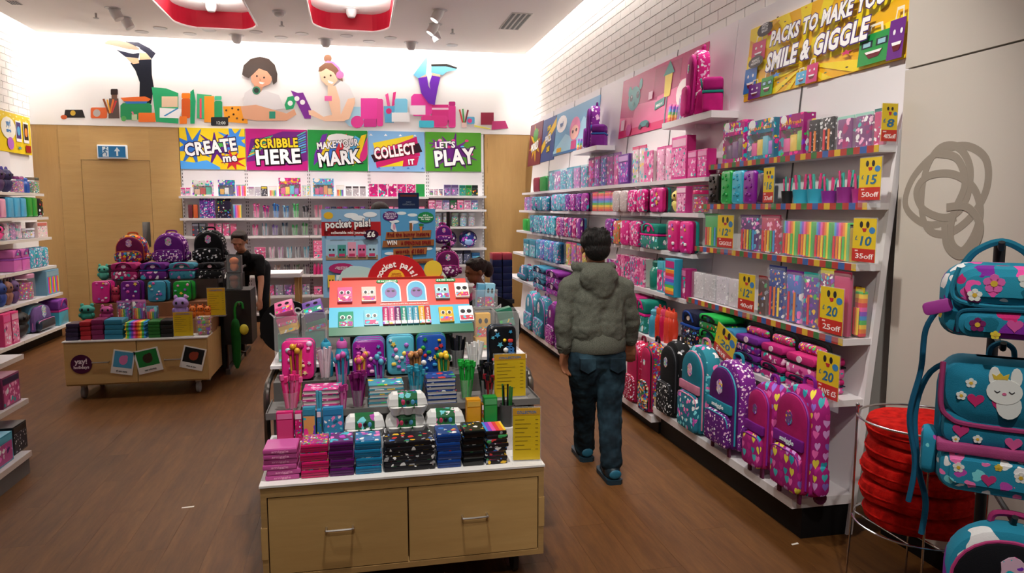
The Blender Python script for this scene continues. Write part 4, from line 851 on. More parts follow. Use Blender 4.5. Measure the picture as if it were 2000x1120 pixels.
RW(3, 1, 1052, 1096, 472, 5, b_case, .1, [pal('#4a9cc0', '#2a6a98'), pal('#5a7ac0', '#3a4a98')], 'blue narrow pencil case on %s' % q4, 'blue narrow cases', mat='print_teal', off=-.03)
RW(3, 1, 1028, 1052, 470, 2, b_box, .1, [pal('#2f88a4', '#7ac0d0', '#2f88a4')], 'teal tall carton at far end of %s' % q4, 'teal tall cartons', mat='print_teal', off=-.03)
q5 = 'fifth plain-edge wall shelf'
RW(4, 1, 1279, 1336, 604, 4, b_bottle, .1, [pal('#d8402a', '#e8502f', '#c02a20'), pal('#c81e50', '#e0406a', '#a01840'), pal('#e04a3a', '#f0603a', '#c02a20')], 'coral red drink bottle on %s' % q5, 'coral drink bottles')
RW(4, 1, 1265, 1278, 600, 1, b_bottle, .1, [pal('#3f9ab8', '#58b0c8', '#b080c8')], 'light blue drink bottle beside teal lunch bag on %s' % q5)
RW(4, 1, 1244, 1263, 582, 1, b_lunch, .18, [pal('#1f8878', '#1f9a86', HP, HP, HP)], 'teal lunch bag with white cat patch on %s' % q5, mat='print_teal')
RW(4, 1, 1212, 1244, 568, 1, b_lunch, .18, [pal('#c01e6a', '#c8287c', '#6a1040')], 'pink sports-style lunch bag near the boy on %s' % q5, mat='print_pink')
for (a, b, ya, yb_, c1, nm, mt) in ((1072, 1100, 556, 524, '#8a2a98', 'purple', 'print_purple'), (1046, 1070, 545, 515, '#3f8cac', 'steel blue', 'print_teal')):
    hm = onX((a+b)/2, ya, FAR[4][1]-.018).z-FAR[4][0]
    RW(4, 1, a, b, ya, 1, b_lunch, .18, [pal(c1, c1, '#301040')], '%s lunch box, lower of pair on %s' % (nm, q5), mat=mt, off=-.03)
    RW(4, 1, a, b, yb_, 1, b_lunch, .18, [pal(c1, c1, '#301040')], '%s lunch box, upper of pair on %s' % (nm, q5), mat=mt, off=-.03, z=FAR[4][0]+min(hm, FAR[3][0]-FAR[4][0]-.048)*.925)
RW(4, 1, 1102, 1134, 532, 1, b_pack, .15, [pal('#c88ac8', '#b878c0', '#9a5ab0', '#d8a8d8')], 'lilac small shiny backpack on %s' % q5, mat='fab_white', off=.005, gap=.8)
RW(4, 1, 1030, 1046, 522, 1, b_plush, .2, [pal('#2f9cc4', '#2f9cc4')], 'large turquoise round-headed toy bag on %s' % q5)
RW(4, 1, 1008, 1028, 520, 1, b_pack, .15, [pal('#4a90b0', '#3a7f9c', '#c84a80', '#4a90b0')], 'teal small backpack at far end of %s' % q5, mat='fab_teal', off=.005, gap=.8)
BP(1060, 1078, 585, 672, 'violet backpack hanging low between teal and purple ones', pal('#8a1f8a', '#7a1a80', '#501060', '#9a2a98'), .15, -.035, .0, 1, mat='fab_white', pmat='same')
BP(1078, 1100, 590, 690, 'deep purple glittery backpack on the plain-edge base shelf', pal('#7a1890', '#6a1480', '#501060', '#8a2098'), .15, -.035, .0, 1, mat='fab_white', pmat='same')
BP(1036, 1058, 575, 650, 'turquoise mermaid-print backpack on the plain-edge base shelf', pal('#3f90a8', '#2f8098', '#a05a98', '#3a8aa0'), .15, -.035, .0, 1, mat='fab_teal', pmat='same')
BP(1018, 1036, 565, 632, 'light blue backpack at far end of the plain-edge base shelf', pal('#58a8c0', '#4a98b4', '#c86a98', '#4a98b4'), .15, -.035, .0, 1, mat='fab_teal', pmat='same')
# ---------------------------------------------------------------- bag sets on the two display shelves
for k, (ya, yb, zz) in enumerate(HI):
    c1, c2, c3, nm, sc_ = ((HP, '#d0208a', '#2a8a80', 'hot pink', 1.0), ('#8a2a98', '#7a1f8a', '#3a6ab0', 'purple', .92))[k]
    L = yb-ya; P0 = lambda t_: ya+L*t_
    b_pack(.24*sc_, .46*sc_, .15, mat='fab_white', pmat='fabric').put((2.392, P0(.53), zz+.001), (-.04, 0, -PI/2-.25), '%s white-patterned backpack on high display shelf' % nm, None, pal(c1, c2, c2, c1, c3))
    b_lunch(.21*sc_, .24*sc_, .13, mat='fabric').put((2.372, P0(.13), zz+.001), (0, 0, -PI/2-.5), '%s lunch bag with strap and emblem on high display shelf' % nm, None, pal(c1, c2, c3, c1, c3))
    b_case(.14*sc_, .20*sc_, .05, mat='print_pink').put((2.36, P0(.83), zz+.001), (-.12, 0, -PI/2-.2), '%s clear-pocket pencil case leaning on high display shelf' % nm, None, pal('#9a7aa8', c1, c2))
    for j in range(3): b_pouch(.05, .15*sc_, .02, mat='rain_z', strip=False).put((2.29+.03*j, P0(.97+.001*j), zz+.001), (-.1, 0, -PI/2), 'slim rainbow pen pack leaning on the %s bag shelf' % nm, 'rainbow pen packs on the %s bag shelf' % nm, pal('#ffffff'))
# ================================================================ posters and wall mural (flat prints)
def circ(x, z, r, n=14, k=1.0): return [(x+r*math.cos(2*PI*i/n), z+r*k*math.sin(2*PI*i/n)) for i in range(n)]
def splat(x, z, r, n, seed, k=1.0):
    rnd = random.Random(seed); out = []
    for i in range(n*3):
        a = 2*PI*i/(n*3); rr = r*(rnd.uniform(.95, 1.35) if i % 3 == 1 else rnd.uniform(.45, .62)); out.append((x+rr*math.cos(a), z+rr*k*math.sin(a)))
    return smoothpts(out+[out[0]], 3)[:-1]
def rect(x0, x1, z0, z1): return [(x0, z0), (x1, z0), (x1, z1), (x0, z1)]
def star(x, z, r, n=5, q=.45, ph=PI/2): return [(x+r*(1 if j % 2 == 0 else q)*math.cos(ph+j*PI/n), z+r*(1 if j % 2 == 0 else q)*math.sin(ph+j*PI/n)) for j in range(2*n)]
def clip(poly, w, h):    # keep printed shapes inside the sheet
    def cut(P_, f, g):
        out = []
        for i in range(len(P_)):
            a, b = P_[i-1], P_[i]; fa, fb = f(a), f(b)
            if (fa >= 0) != (fb >= 0): t_ = fa/(fa-fb); out.append((a[0]+(b[0]-a[0])*t_, a[1]+(b[1]-a[1])*t_))
            if fb >= 0: out.append(b)
        return out
    for f in (lambda p: p[0]+w/2, lambda p: w/2-p[0], lambda p: p[1], lambda p: h-p[1]):
        poly = cut(poly, f, None)
        if len(poly) < 3: return None
    return poly
class Sheet:
    """flat printed sheet; layers stack a hair proud of each other; u,v in sheet widths/heights"""
    def __init__(s, w, h, col, name='wall_poster', cat='poster', base='sheet'):
        s.p = Proto(name, cat); s.w, s.h, s.y = w, h, -.006; s.k = s.p.add(base, MB().box(-w/2, w/2, -.006, 0, 0, h), 'card', col)
    def poly(s, pts, col, name='printed_shape', mat='card', par=None):
        q = clip([(u*s.w, v*s.h) for u, v in pts], s.w, s.h)
        if q is None: return
        s.y -= .0004; return s.p.add(name, MB().prism(q, s.y, s.y+.0004), mat, col, s.k if par is None else par, smooth=False)
    def text(s, st, u, v, size, col, out=None, rot=0, width=None, bold=.04, shear=.0, o=.095, sx=1.0):
        k = None
        if out: s.y -= .0006; k = s.p.add('lettering_outline', MB().text(st, u*s.w, v*s.h, size*s.h, s.y, .0006, o, shear, rot, None, 1.08, .85, sx=sx), 'card', out, s.k, smooth=False)
        s.y -= .0008; return s.p.add('lettering', MB().text(st, u*s.w, v*s.h, size*s.h, s.y, .0008, bold, shear, rot, None, 1.08, .85, sx=sx), 'card', col, s.k, smooth=False)
def backposter(x0, x1, y0, y1, col):
    Y = YB-.0505; a = onY(x0, y1, Y); b = onY(x1, y0, Y); c_ = onY(x1, y1, Y); z0 = (a.z+c_.z)/2
    return Sheet(c_.x-a.x-.006, b.z-z0, col), ((a.x+c_.x)/2, Y, z0)
def ell(u, v, ru, rv, n=14): return [(u+ru*math.cos(2*PI*i/n), v+rv*math.sin(2*PI*i/n)) for i in range(n)]
s, at = backposter(353, 481, 252, 331, '#f2d21f')
s.poly(splat(-.32, .55, .26, 8, 3, 1.6), '#2f6fc8'); s.poly(splat(.33, .72, .24, 8, 4, 1.4), '#3f8ae0'); s.poly(splat(.05, .52, .27, 9, 5, 1.3), '#5a1f80'); s.poly(splat(.30, .22, .18, 8, 6, 1.3), '#c8283a'); s.poly(splat(.12, .60, .10, 6, 7), '#4fb848'); s.poly([(-.5, .0), (-.5, .2), (-.3, .16), (-.1, .22), (.1, .05), (.1, 0)], '#4fa0e8')
s.text('CREATE', -.02, .40, .42, '#ffffff', '#2a1240', .14, sx=.76); s.text('me', .26, .20, .26, '#ffffff', '#2a1240', .1)
s.p.put(at, 0, 'yellow and blue paint-splash poster reading "CREATE me"')
s, at = backposter(482, 602, 254, 333, '#b81e7c')
s.poly([(-.5, .2), (-.42, .75), (-.2, .8), (.1, .95), (.5, .95), (.5, .25), (.2, .12), (-.2, .25)], '#6a1f78')
for k in range(9): s.poly([(-.48+.02*k, .30+.05*k), (-.30+.03*k, .42+.05*k), (-.30+.03*k, .45+.05*k), (-.48+.02*k, .33+.05*k)], ['#3fb8c8', '#e8c030', '#48b070'][k % 3])
for k in range(9): s.poly([(.26+.01*k, .35+.06*k), (.48, .46+.06*k), (.48, .49+.06*k), (.26+.01*k, .38+.06*k)], ['#58b8e0', '#3f8ad0', '#3fb8a0'][k % 3])
s.text('SCRIBBLE', .0, .56, .30, '#f4d228', '#141018', .05, sx=.76); s.text('HERE', .02, .17, .48, '#ffffff', '#141018', .06, sx=.90)
s.p.put(at, 0, 'magenta scribbled poster reading "SCRIBBLE HERE"')
s, at = backposter(603, 719, 256, 334, '#1f8a3c')
for k, c_ in enumerate(['#6a2a98', '#e8c820', '#3f78d0', '#d83040', '#ffffff', '#58b8e8', '#e8c820', '#c82a78']):
    a = -.42+.11*k; s.poly([(a, .12+.05*(k % 3)), (a+.12, .30), (a+.25, .92-.06*(k % 3)), (a+.16, .88), (a+.02, .40)], c_)
s.poly(ell(.02, .80, .2, .12), '#f4f4f4')
s.text('MAKE YOUR', .0, .58, .23, '#ffffff', '#181420', .12, sx=.74); s.text('MARK', .02, .16, .46, '#ffffff', '#181420', .12, sx=.78)
s.p.put(at, 0, 'green paint-stroke poster reading "MAKE YOUR MARK"')
s, at = backposter(720, 830, 258, 335, '#7fb0dc')
s.poly([(-.42, .70), (.30, .92), (.34, .16), (-.30, .10)], '#e8d02a'); s.poly([(-.40, .46), (.36, .88), (.42, .40), (-.36, .08)], '#c81e6a'); s.poly([(-.46, .40), (.40, .72), (.46, .50), (-.40, .22)], '#2a1020'); s.poly([(.12, .30), (.40, .38), (.36, .16), (.10, .12)], '#c81e5a')
for k in range(8): s.poly(star(-.45+.13*k, .08 if k % 2 else .9, .035, 3), ['#ffffff', '#3f78c0'][k % 2])
s.text('COLLECT', -.02, .38, .38, '#ffffff', '#8a1030', .16, sx=.60); s.text('IT', .26, .18, .18, '#ffffff', '#8a1030', .1)
s.p.put(at, 0, 'pale blue zigzag poster reading "COLLECT IT"')
s, at = backposter(831, 940, 260, 335, '#4f9a2a')
s.poly(splat(0, .5, .36, 10, 12, 1.1), '#6a1f80'); s.poly(splat(-.3, .7, .14, 7, 13), '#7a2a90')
for k in range(9): s.poly(circ(-.32+.08*k, .62+.2*math.sin(k*2.1), .035), ['#e03a90', '#f090c0', '#58b8e0', '#c82a78'][k % 4])
s.text("LET'S", -.15, .60, .22, '#ffffff', '#401050', .05); s.text('PLAY', .02, .18, .54, '#ffffff', '#401050', .1, sx=.80)
s.p.put(at, 0, "green poster with purple splash reading \"LET'S PLAY\"")
# ---- right wall posters, on the leaning panel
LEAN = math.atan(.085)
def rightposter(x0, x1, ytl, ybl, col):     # left edge column/rows give height, right column gives width
    X = 2.452; a = onX(x0, ybl, X); b = onX(x0, ytl, X); e = onX(x1, ybl-40, X)
    w = a.y-e.y; h = b.z-a.z
    return Sheet(w, h, col), (BACKX(a.z)-.0022, (a.y+e.y)/2, a.z), (LEAN*-1, 0, -PI/2)
s, at, ro = rightposter(1458, 1775, 60, 200, '#f2b81c')
for k in range(16):
    a0 = 2*PI*k/16; a1 = a0+PI/16; s.poly([(-.05, .25), (-.05+2*math.cos(a0), .25+4*math.sin(a0)), (-.05+2*math.cos(a1), .25+4*math.sin(a1))], '#f7dc22')
def giftbag(u, v, w_, h_, col, face=True, glasses=False):
    i = s.poly(rect(u-w_/2, u+w_/2, v, v+h_), col)
    s.poly([(u-w_*.25, v+h_), (u-w_*.2, v+h_*1.3), (u+w_*.2, v+h_*1.3), (u+w_*.25, v+h_), (u+w_*.18, v+h_), (u+w_*.14, v+h_*1.22), (u-w_*.14, v+h_*1.22), (u-w_*.18, v+h_)], '#f4ead0')
    if glasses: s.poly(rect(u-w_*.42, u-w_*.06, v+h_*.55, v+h_*.78), '#18303a'); s.poly(rect(u+w_*.06, u+w_*.42, v+h_*.55, v+h_*.78), '#18303a'); s.poly(rect(u-w_*.36, u-w_*.12, v+h_*.59, v+h_*.74), '#9fd0e0'); s.poly(rect(u+w_*.12, u+w_*.36, v+h_*.59, v+h_*.74), '#9fd0e0')
    else: s.poly(ell(u-w_*.2, v+h_*.68, w_*.07, h_*.07), '#ffffff'); s.poly(ell(u+w_*.2, v+h_*.68, w_*.07, h_*.07), '#ffffff')
    s.poly([(u-w_*.3, v+h_*.42), (u+w_*.3, v+h_*.42), (u+w_*.18, v+h_*.2), (u-w_*.12, v+h_*.18)], '#6a1020'); s.poly([(u-w_*.28, v+h_*.42), (u+w_*.28, v+h_*.42), (u+w_*.22, v+h_*.34), (u-w_*.22, v+h_*.34)], '#ffffff')
giftbag(-.41, .52, .11, .26, '#c81e60'); giftbag(-.45, .10, .10, .34, '#1f78c8'); giftbag(-.40, .0, .10, .20, '#6a1f88'); giftbag(-.30, .0, .09, .24, '#2a9a40', glasses=True); giftbag(-.05, .02, .07, .15, '#58b0d8'); giftbag(.02, .0, .07, .22, '#d02a70'); giftbag(.36, .02, .15, .32, '#1f9a48', glasses=True); giftbag(.47, .0, .08, .4, '#6a1f88')
for k, (u, v, c_) in enumerate(((-.22, .22, '#2a78c8'), (.22, .22, '#d8306a'), (-.30, .80, '#d8306a'), (-.26, .30, '#58b0d8'))): s.poly(star(u, v, .035), c_)
rnd = random.Random(4)
for k in range(18): s.poly(circ(rnd.uniform(-.3, .3), rnd.choice((rnd.uniform(.03, .2), rnd.uniform(.86, .97))), .008), ['#2a6a40', '#d8801a', '#3f78a0', '#3a1a20'][k % 4])
s.poly(ell(-.34, .88, .06, .09), '#141216'); s.text('GREAT\nPARTY\nBAGS!', -.34, .93, .05, '#ffffff', None, .05, bold=.01); s.poly(ell(-.385, .48, .06, .08), '#141216'); s.text('PERFECT\nPRESENTS!', -.385, .485, .045, '#ffffff', None, .05, bold=.01)
s.text('PACKS TO MAKE YOU', .06, .62, .25, '#ffffff', '#401a70', .0, shear=.15, sx=.80, o=.085); s.text('SMILE & GIGGLE', .02, .30, .31, '#ffffff', '#401a70', .0, shear=.15, sx=.82, o=.085)
s.p.put(at, ro, 'large yellow sunburst poster reading "PACKS TO MAKE YOU SMILE & GIGGLE"')
s, at, ro = rightposter(1212, 1375, 160, 272, '#c0286c')
s.poly(rect(-.5, .5, 0, .12), '#d81e68'); s.poly([(-.5, .12), (-.5, .36), (-.30, .30), (-.28, .50), (.0, .46), (.02, .66), (.2, .62), (.5, .64), (.5, .12)], '#e86a9c'); s.poly([(-.05, .5), (-.05, .95), (.25, .95), (.25, .55)], '#a81e5c')
s.poly(ell(-.31, .62, .085, .20), '#58a8a8'); s.poly(ell(-.38, .76, .022, .09), '#58a8a8'); s.poly(ell(-.23, .82, .022, .09), '#58a8a8'); s.poly(ell(-.35, .64, .02, .055), '#2a1a30'); s.poly(ell(-.26, .66, .02, .055), '#2a1a30'); s.poly(ell(-.345, .66, .007, .02), '#ffffff'); s.poly(ell(-.255, .68, .007, .02), '#ffffff'); s.poly(ell(-.31, .53, .015, .03), '#2f7a7a')
s.poly(rect(.115, .125, .02, .45), '#6a8a90'); s.poly([(.09, .45), (.155, .45), (.165, .78), (.08, .78)], '#e8c838'); s.poly([(.06, .78), (.185, .78), (.125, .98)], '#2f8a80'); s.poly([(-.01, .30), (.10, .34), (.10, .46), (-.01, .42)], '#2f8a80'); s.text('SMIGGLE AVE', .045, .345, .055, '#ffffff', None, .08, sx=.7)
s.poly(ell(.30, .42, .07, .20), '#f8e8e8'); s.poly(ell(-.13, .14, .06, .05), '#3f8a88'); s.poly(ell(-.18, .10, .02, .04), '#2a3a40'); s.poly(ell(-.08, .10, .02, .04), '#2a3a40'); s.poly(rect(-.46, -.41, .12, .30), '#f4d0e0'); s.poly(rect(-.10, -.05, .50, .62), '#f4c8dc'); s.poly(ell(-.34, .10, .035, .10), '#c83a90')
s.p.put(at, ro, 'pink street-scene poster with teal animal head and lamp post')
s, at, ro = rightposter(1083, 1168, 225, 306, '#6aa8d0')
s.poly([(-.5, .1), (-.2, .45), (0, .3), (.2, .7), (.35, .5), (.5, .8), (.5, .0), (-.5, .0)], '#9ccce4'); s.poly(ell(-.32, .72, .13, .2), '#ffffff'); s.text('yay!', -.32, .66, .16, '#3f78b0', None, 0); s.poly(ell(.02, .50, .12, .26), '#e07aa8'); s.poly(ell(.02, .42, .09, .16), '#f4c0b0'); s.poly(ell(-.02, .44, .02, .04), '#3a1a30'); s.poly(ell(.06, .46, .02, .04), '#3a1a30'); s.poly(rect(-.04, .08, .05, .24), '#c83a80'); s.poly(rect(-.4, -.28, .06, .16), '#e8b030'); s.poly(rect(-.5, .5, 0, .05), '#2f6aa8')
s.p.put(at, ro, 'light blue mountain poster with pink-haired cartoon girl reading "yay!"')
s, at, ro = rightposter(1059, 1085, 236, 318, '#1f4a90')
s.poly([(-.5, .2), (.5, .75), (.5, .95), (-.5, .4)], '#e8c020'); s.text('SUPER', 0, .72, .14, '#f4d228', '#181420', .1, sx=.7); s.text('PENCIL', 0, .44, .24, '#ffffff', '#181420', .12, sx=.62); s.text('CASE', .05, .22, .16, '#f4d228', '#181420', .1, sx=.7)
s.p.put(at, ro, 'narrow blue poster with yellow pencil reading "PENCIL"')
s, at, ro = rightposter(1034, 1058, 246, 326, '#6a1838')
s.poly(splat(0, .5, .4, 8, 31), '#c8a020'); s.poly(ell(0, .72, .2, .16), '#3f8a3a'); s.text('WORLD', 0, .36, .26, '#ffffff', '#181420', .12, sx=.68)
s.p.put(at, ro, 'narrow maroon poster reading "WORLD" beside the blue pencil poster')
# ---- left wall poster
a = onX(60, 304, XL+.02); e = onX(-30, 300, XL+.02); b = onX(60, 232, XL+.02)
s = Sheet(abs(a.y-e.y), b.z-a.z, '#e8c81e')
for k in range(14): s.poly(circ(-.45+.07*k, .9+.04*math.sin(k*3), .02), '#f6e890')
s.poly(ell(-.02, .60, .16, .28), '#f4f0e0'); s.text('yay!', -.02, .66, .20, '#3f8ac8', None, 0, sx=.7); s.text('smiggle', -.02, .50, .13, '#3f8ac8', None, 0, sx=.6)
for u, c_, c2 in ((.20, '#3a2a70', '#58a8d0'), (.37, '#2a1a1a', '#e08a40')):
    s.poly(rect(u-.06, u+.06, .30, .84), '#f4f0ea'); s.poly(rect(u-.05, u+.05, .38, .80), c_); s.poly(ell(u, .58, .035, .12), c2)
s.poly(ell(.0, .22, .07, .16), '#b86ac8'); s.poly(splat(.2, .14, .05, 6, 21), '#3f8a9a'); s.poly(rect(.34, .46, .06, .24), '#a01820')
s.p.put((XL+.031, (a.y+e.y)/2, a.z), (0, 0, PI/2), 'yellow poster with two character snapshots reading "yay! smiggle"')
# ================================================================ mural printed on the fascia
YM_ = YB-.046
mural = empty('wall_mural', (0, YM_, 2.62), label='printed mural of two teenagers lying among green, orange and pink stationery', cat='mural')
_lay = [0]
def dec(pts, col, name, par=None, px=None):
    _lay[0] += 1; y = -.0004-.00012*_lay[0]; q = []
    for x_, y_ in pts:
        if px: x_, y_ = px(x_, y_)
        v = onY(x_, y_, YM_); q.append((v.x, v.z-2.62))
    o = link(name, MB().prism(q, y-.0003, y+.0001).mesh(name, 'card', False), par or mural, col); return o
A_ = lambda x_, y_: (x_/3.846, y_/3.846); B_ = lambda x_, y_: (500+x_/3.566, y_/3.566); I_ = None
def R_(x0, y0, x1, y1): return [(x0, y0), (x1, y0), (x1, y1), (x0, y1)]
def rr(x0, y0, x1, y1, r): return [(x0+r, y0), (x1-r, y0), (x1, y0+r), (x1, y1-r), (x1-r, y1), (x0+r, y1), (x0, y1-r), (x0, y0+r)]
def pc(x, y, r, k=1.0): return [(x+r*math.cos(a*PI/8), y+r*k*math.sin(a*PI/8)) for a in range(16)]
t_ = dec([(980, 475), (1050, 450), (1138, 447), (1140, 560), (1155, 650), (1135, 780), (1045, 780), (1050, 620), (1018, 530)], '#0d1220', 'trouser_leg', px=A_)
dec([(945, 430), (1040, 440), (1045, 475), (1000, 482), (965, 450)], '#c89878', 'ankle', t_, A_); dec([(1050, 395), (1100, 400), (1135, 445), (1050, 450)], '#c89878', 'ankle', t_, A_)
dec([(935, 310), (1040, 318), (1130, 365), (1172, 395), (1140, 445), (1100, 400), (1040, 360)], '#1c1c2c', 'shoe', t_, A_); dec([(1120, 358), (1178, 385), (1172, 402), (1150, 385)], '#f0f0f0', 'shoe_rim', t_, A_)
dec([(870, 370), (940, 425), (1040, 438), (1048, 400), (960, 388)], '#1c1c2c', 'shoe', t_, A_); dec([(785, 330), (800, 355), (900, 380), (1000, 405), (1052, 395), (1050, 360), (1030, 350), (950, 340), (860, 325)], '#f4f4f4', 'shoe_rim', t_, A_)
dec([(785, 322), (815, 302), (870, 298), (960, 320), (1045, 360), (1046, 378), (960, 370), (860, 345), (795, 333)], '#7d6a58', 'shoe_sole', t_, A_)
LST = [  # printed products: crop, colour, polygon, name
    (A_, '#1a1616', [(490, 825), (620, 825), (640, 885), (480, 885)], 'pot'), (A_, '#c8a030', pc(548, 850, 20), 'emblem'), (A_, '#c85a2e', pc(480, 880, 24, .7), 'drum'), (A_, '#d9622e', rr(682, 808, 805, 890, 8), 'radio'), (A_, '#b8b0ac', pc(727, 850, 28), 'dial'),
    (A_, '#5a4a44', [(820, 740), (890, 740), (898, 890), (815, 890)], 'bottle'), (A_, '#2a1a16', rr(832, 668, 885, 715, 6), 'bottle_cap'), (A_, '#6a4a3a', R_(838, 712, 880, 745), 'bottle_neck'),
    (A_, '#8a4a2a', [(770, 745), (785, 742), (825, 850), (812, 855)], 'pencil'), (A_, '#d86a2a', [(845, 745), (860, 750), (835, 850), (822, 848)], 'pencil'), (A_, '#c83a3a', [(865, 755), (880, 760), (845, 850), (838, 848)], 'pencil'), (A_, '#e8a02a', [(800, 750), (812, 748), (832, 850), (824, 852)], 'pencil'),
    (A_, '#1f8a52', rr(905, 775, 1140, 900, 18), 'case'), (A_, '#2f6ab0', [(930, 760), (1110, 758), (1100, 778), (950, 780)], 'case_lid'), (A_, '#e0692a', [(905, 735), (1090, 725), (1135, 745), (1115, 762), (930, 762)], 'notebook'),
    (A_, '#e8702a', rr(1040, 848, 1170, 918, 6), 'speaker'), (A_, '#b8c8a0', R_(990, 860, 1030, 905), 'jar'), (A_, '#e06a8a', [(985, 840), (1000, 838), (1008, 865), (1000, 866)], 'pencil'), (A_, '#58a858', pc(930, 892, 20), 'ball'),
    (A_, '#2aa368', [(1140, 655), (1250, 665), (1340, 700), (1340, 930), (1172, 915)], 'folder'), (A_, '#e8c8a8', R_(1215, 725, 1335, 805), 'pencil_tray'), (A_, '#ffffff', [(1200, 810), (1370, 820), (1345, 890), (1200, 885)], 'drawing'), (A_, '#3f8ac0', [(1230, 870), (1330, 812), (1340, 818), (1240, 876)], 'pencil'),
    (A_, '#d05a20', rr(1365, 740, 1430, 890, 10), 'bottle'), (A_, '#f08020', rr(1365, 700, 1430, 740, 6), 'bottle_cap'), (A_, '#1fa068', [(1430, 690), (1455, 670), (1470, 760), (1462, 930), (1430, 930)], 'feather'), (A_, '#3fb078', [(1480, 705), (1590, 715), (1590, 900), (1480, 890)], 'folder'), (A_, '#e04a60', R_(1500, 740, 1515, 890), 'marker'),
    (A_, '#f0982a', R_(1535, 722, 1610, 920), 'notebook'), (A_, '#2a9a60', rr(1610, 758, 1670, 895, 10), 'bottle'), (A_, '#48c090', rr(1612, 722, 1665, 752, 5), 'bottle_cap'), (A_, '#f0a02a', [(1675, 800), (1850, 798), (1862, 930), (1690, 915)], 'spotted_case'), (A_, '#26262a', rr(1585, 880, 1715, 945, 6), 'alarm_clock'), (A_, '#e87a2a', rr(1350, 875, 1405, 932, 4), 'cube'),
] + [(A_, '#5a3a20', pc(x, y, 8), 'spot') for x, y in ((1700, 830), (1745, 815), (1790, 825), (1830, 850), (1720, 880), (1780, 890), (1825, 900), (1755, 860))] + [
    (B_, '#a8d4e8', rr(620, 745, 810, 880, 30), 'case'), (B_, '#e0389c', R_(730, 685, 850, 830), 'folder'), (B_, '#d83a90', rr(842, 690, 885, 880, 8), 'bottle'), (B_, '#d83a90', pc(705, 850, 45, .95), 'helmet'), (B_, '#c8308a', rr(750, 828, 840, 885, 6), 'alarm_clock'),
    (B_, '#e04a90', [(900, 660), (920, 650), (935, 740), (915, 745)], 'marker'), (B_, '#d83080', [(955, 645), (975, 640), (965, 735), (945, 740)], 'marker'), (B_, '#58a8d0', [(890, 740), (968, 740), (960, 855), (898, 855)], 'cup'), (B_, '#c82a70', pc(925, 775, 20), 'emblem'), (B_, '#7cc4e0', rr(965, 688, 1055, 790, 10), 'box'), (B_, '#f4f4f4', R_(945, 785, 1070, 850), 'drawing'),
    (B_, '#e0409c', rr(1080, 655, 1225, 810, 20), 'lunch_case'), (B_, '#f4e8f0', R_(1070, 735, 1180, 800), 'card_stack'), (B_, '#d03080', R_(1225, 730, 1340, 840), 'box_stack'), (B_, '#f0d0e0', R_(1225, 752, 1340, 765), 'box_edge'), (B_, '#d8388c', rr(1340, 735, 1390, 890, 8), 'bottle'), (B_, '#b82878', rr(1342, 708, 1388, 738, 5), 'bottle_cap'),
    (B_, '#d83c88', rr(1150, 805, 1335, 880, 14), 'pouch'), (B_, '#48c0d8', rr(1135, 840, 1240, 890, 6), 'alarm_clock'), (B_, '#c83a3a', [(1412, 765), (1422, 762), (1445, 860), (1435, 862)], 'pencil'), (B_, '#3f9a50', [(1435, 760), (1445, 758), (1452, 860), (1443, 860)], 'pencil'), (B_, '#7a2a30', [(1470, 765), (1482, 768), (1460, 860), (1450, 860)], 'pencil'), (B_, '#e8c8c0', R_(1432, 855, 1466, 890), 'cup'),
    (B_, '#58a8d0', rr(1468, 815, 1522, 865, 5), 'speaker'), (B_, '#d83a80', pc(1488, 842, 16), 'dial'), (B_, '#8a1838', R_(1565, 785, 1655, 870), 'letter_block'), (B_, '#b02868', [(1645, 845), (1735, 842), (1757, 895), (1640, 905)], 'card_case'), (B_, '#e8e060', [(1520, 872), (1630, 895), (1632, 903), (1520, 884)], 'pen_row'), (B_, '#e04a90', [(1240, 878), (1330, 885), (1330, 892), (1240, 888)], 'pen_row')]
for f, c_, pts, nm in LST: dec(pts, c_, 'printed_'+nm, None, f)
q = onY(1660/3.846, 935/3.846, YM_); link('clock_digits', MB().text('12:00', q.x, q.z-2.62, .055, -.012, .001, .01).mesh('clock_digits', 'card', False), mural, '#dfe8e0')
dec([(478, 182), (492, 172), (515, 176), (545, 186), (556, 212), (520, 218), (474, 214)], '#dcd8d8', 'printed_white_shirt'); bf = dec([(470, 208), (500, 205), (560, 222), (575, 213), (579, 224), (560, 236), (500, 236), (476, 232)], '#d8a080', 'printed_boy')
dec([(490, 143), (505, 130), (524, 138), (532, 155), (527, 165), (512, 171), (498, 168), (491, 160)], '#d09070', 'face', bf)
dec([(473, 146), (476, 128), (490, 115), (508, 111), (525, 115), (537, 127), (542, 145), (541, 160), (534, 166), (530, 150), (522, 140), (506, 134), (494, 146), (486, 153), (478, 150)], '#3a2c26', 'hair', bf)
dec([(506, 160), (517, 162), (513, 165), (508, 164)], '#f4e8e4', 'smile', bf); dec([(507, 152), (511, 158), (507, 159)], '#b87858', 'nose', bf); dec([(496, 166), (514, 171), (510, 180), (497, 178)], '#c08868', 'neck', bf); dec(pc(502, 149, 2), '#241612', 'eye', bf); dec(pc(516, 152, 2), '#241612', 'eye', bf); dec(pc(501, 177, 8), '#2f7a5a', 'headphone', bf); dec(pc(501, 177, 5), '#1a2a24', 'headphone_pad', bf)
ph = dec([(562, 190), (575, 187), (579, 195), (573, 212), (559, 215), (556, 205)], '#1f9a60', 'printed_music_player'); dec(pc(567, 202, 5), '#f0f0f0', 'dial', ph); dec(R_(526, 218, 538, 232), '#2a8a70', 'watch', bf)
bk = dec([(568, 177), (582, 182), (592, 181), (608, 215), (607, 232), (595, 232)], '#7a2a90', 'printed_book'); dec(pc(580, 193, 5), '#f0f0f0', 'eye', bk); dec(pc(591, 200, 5), '#f0f0f0', 'eye', bk)
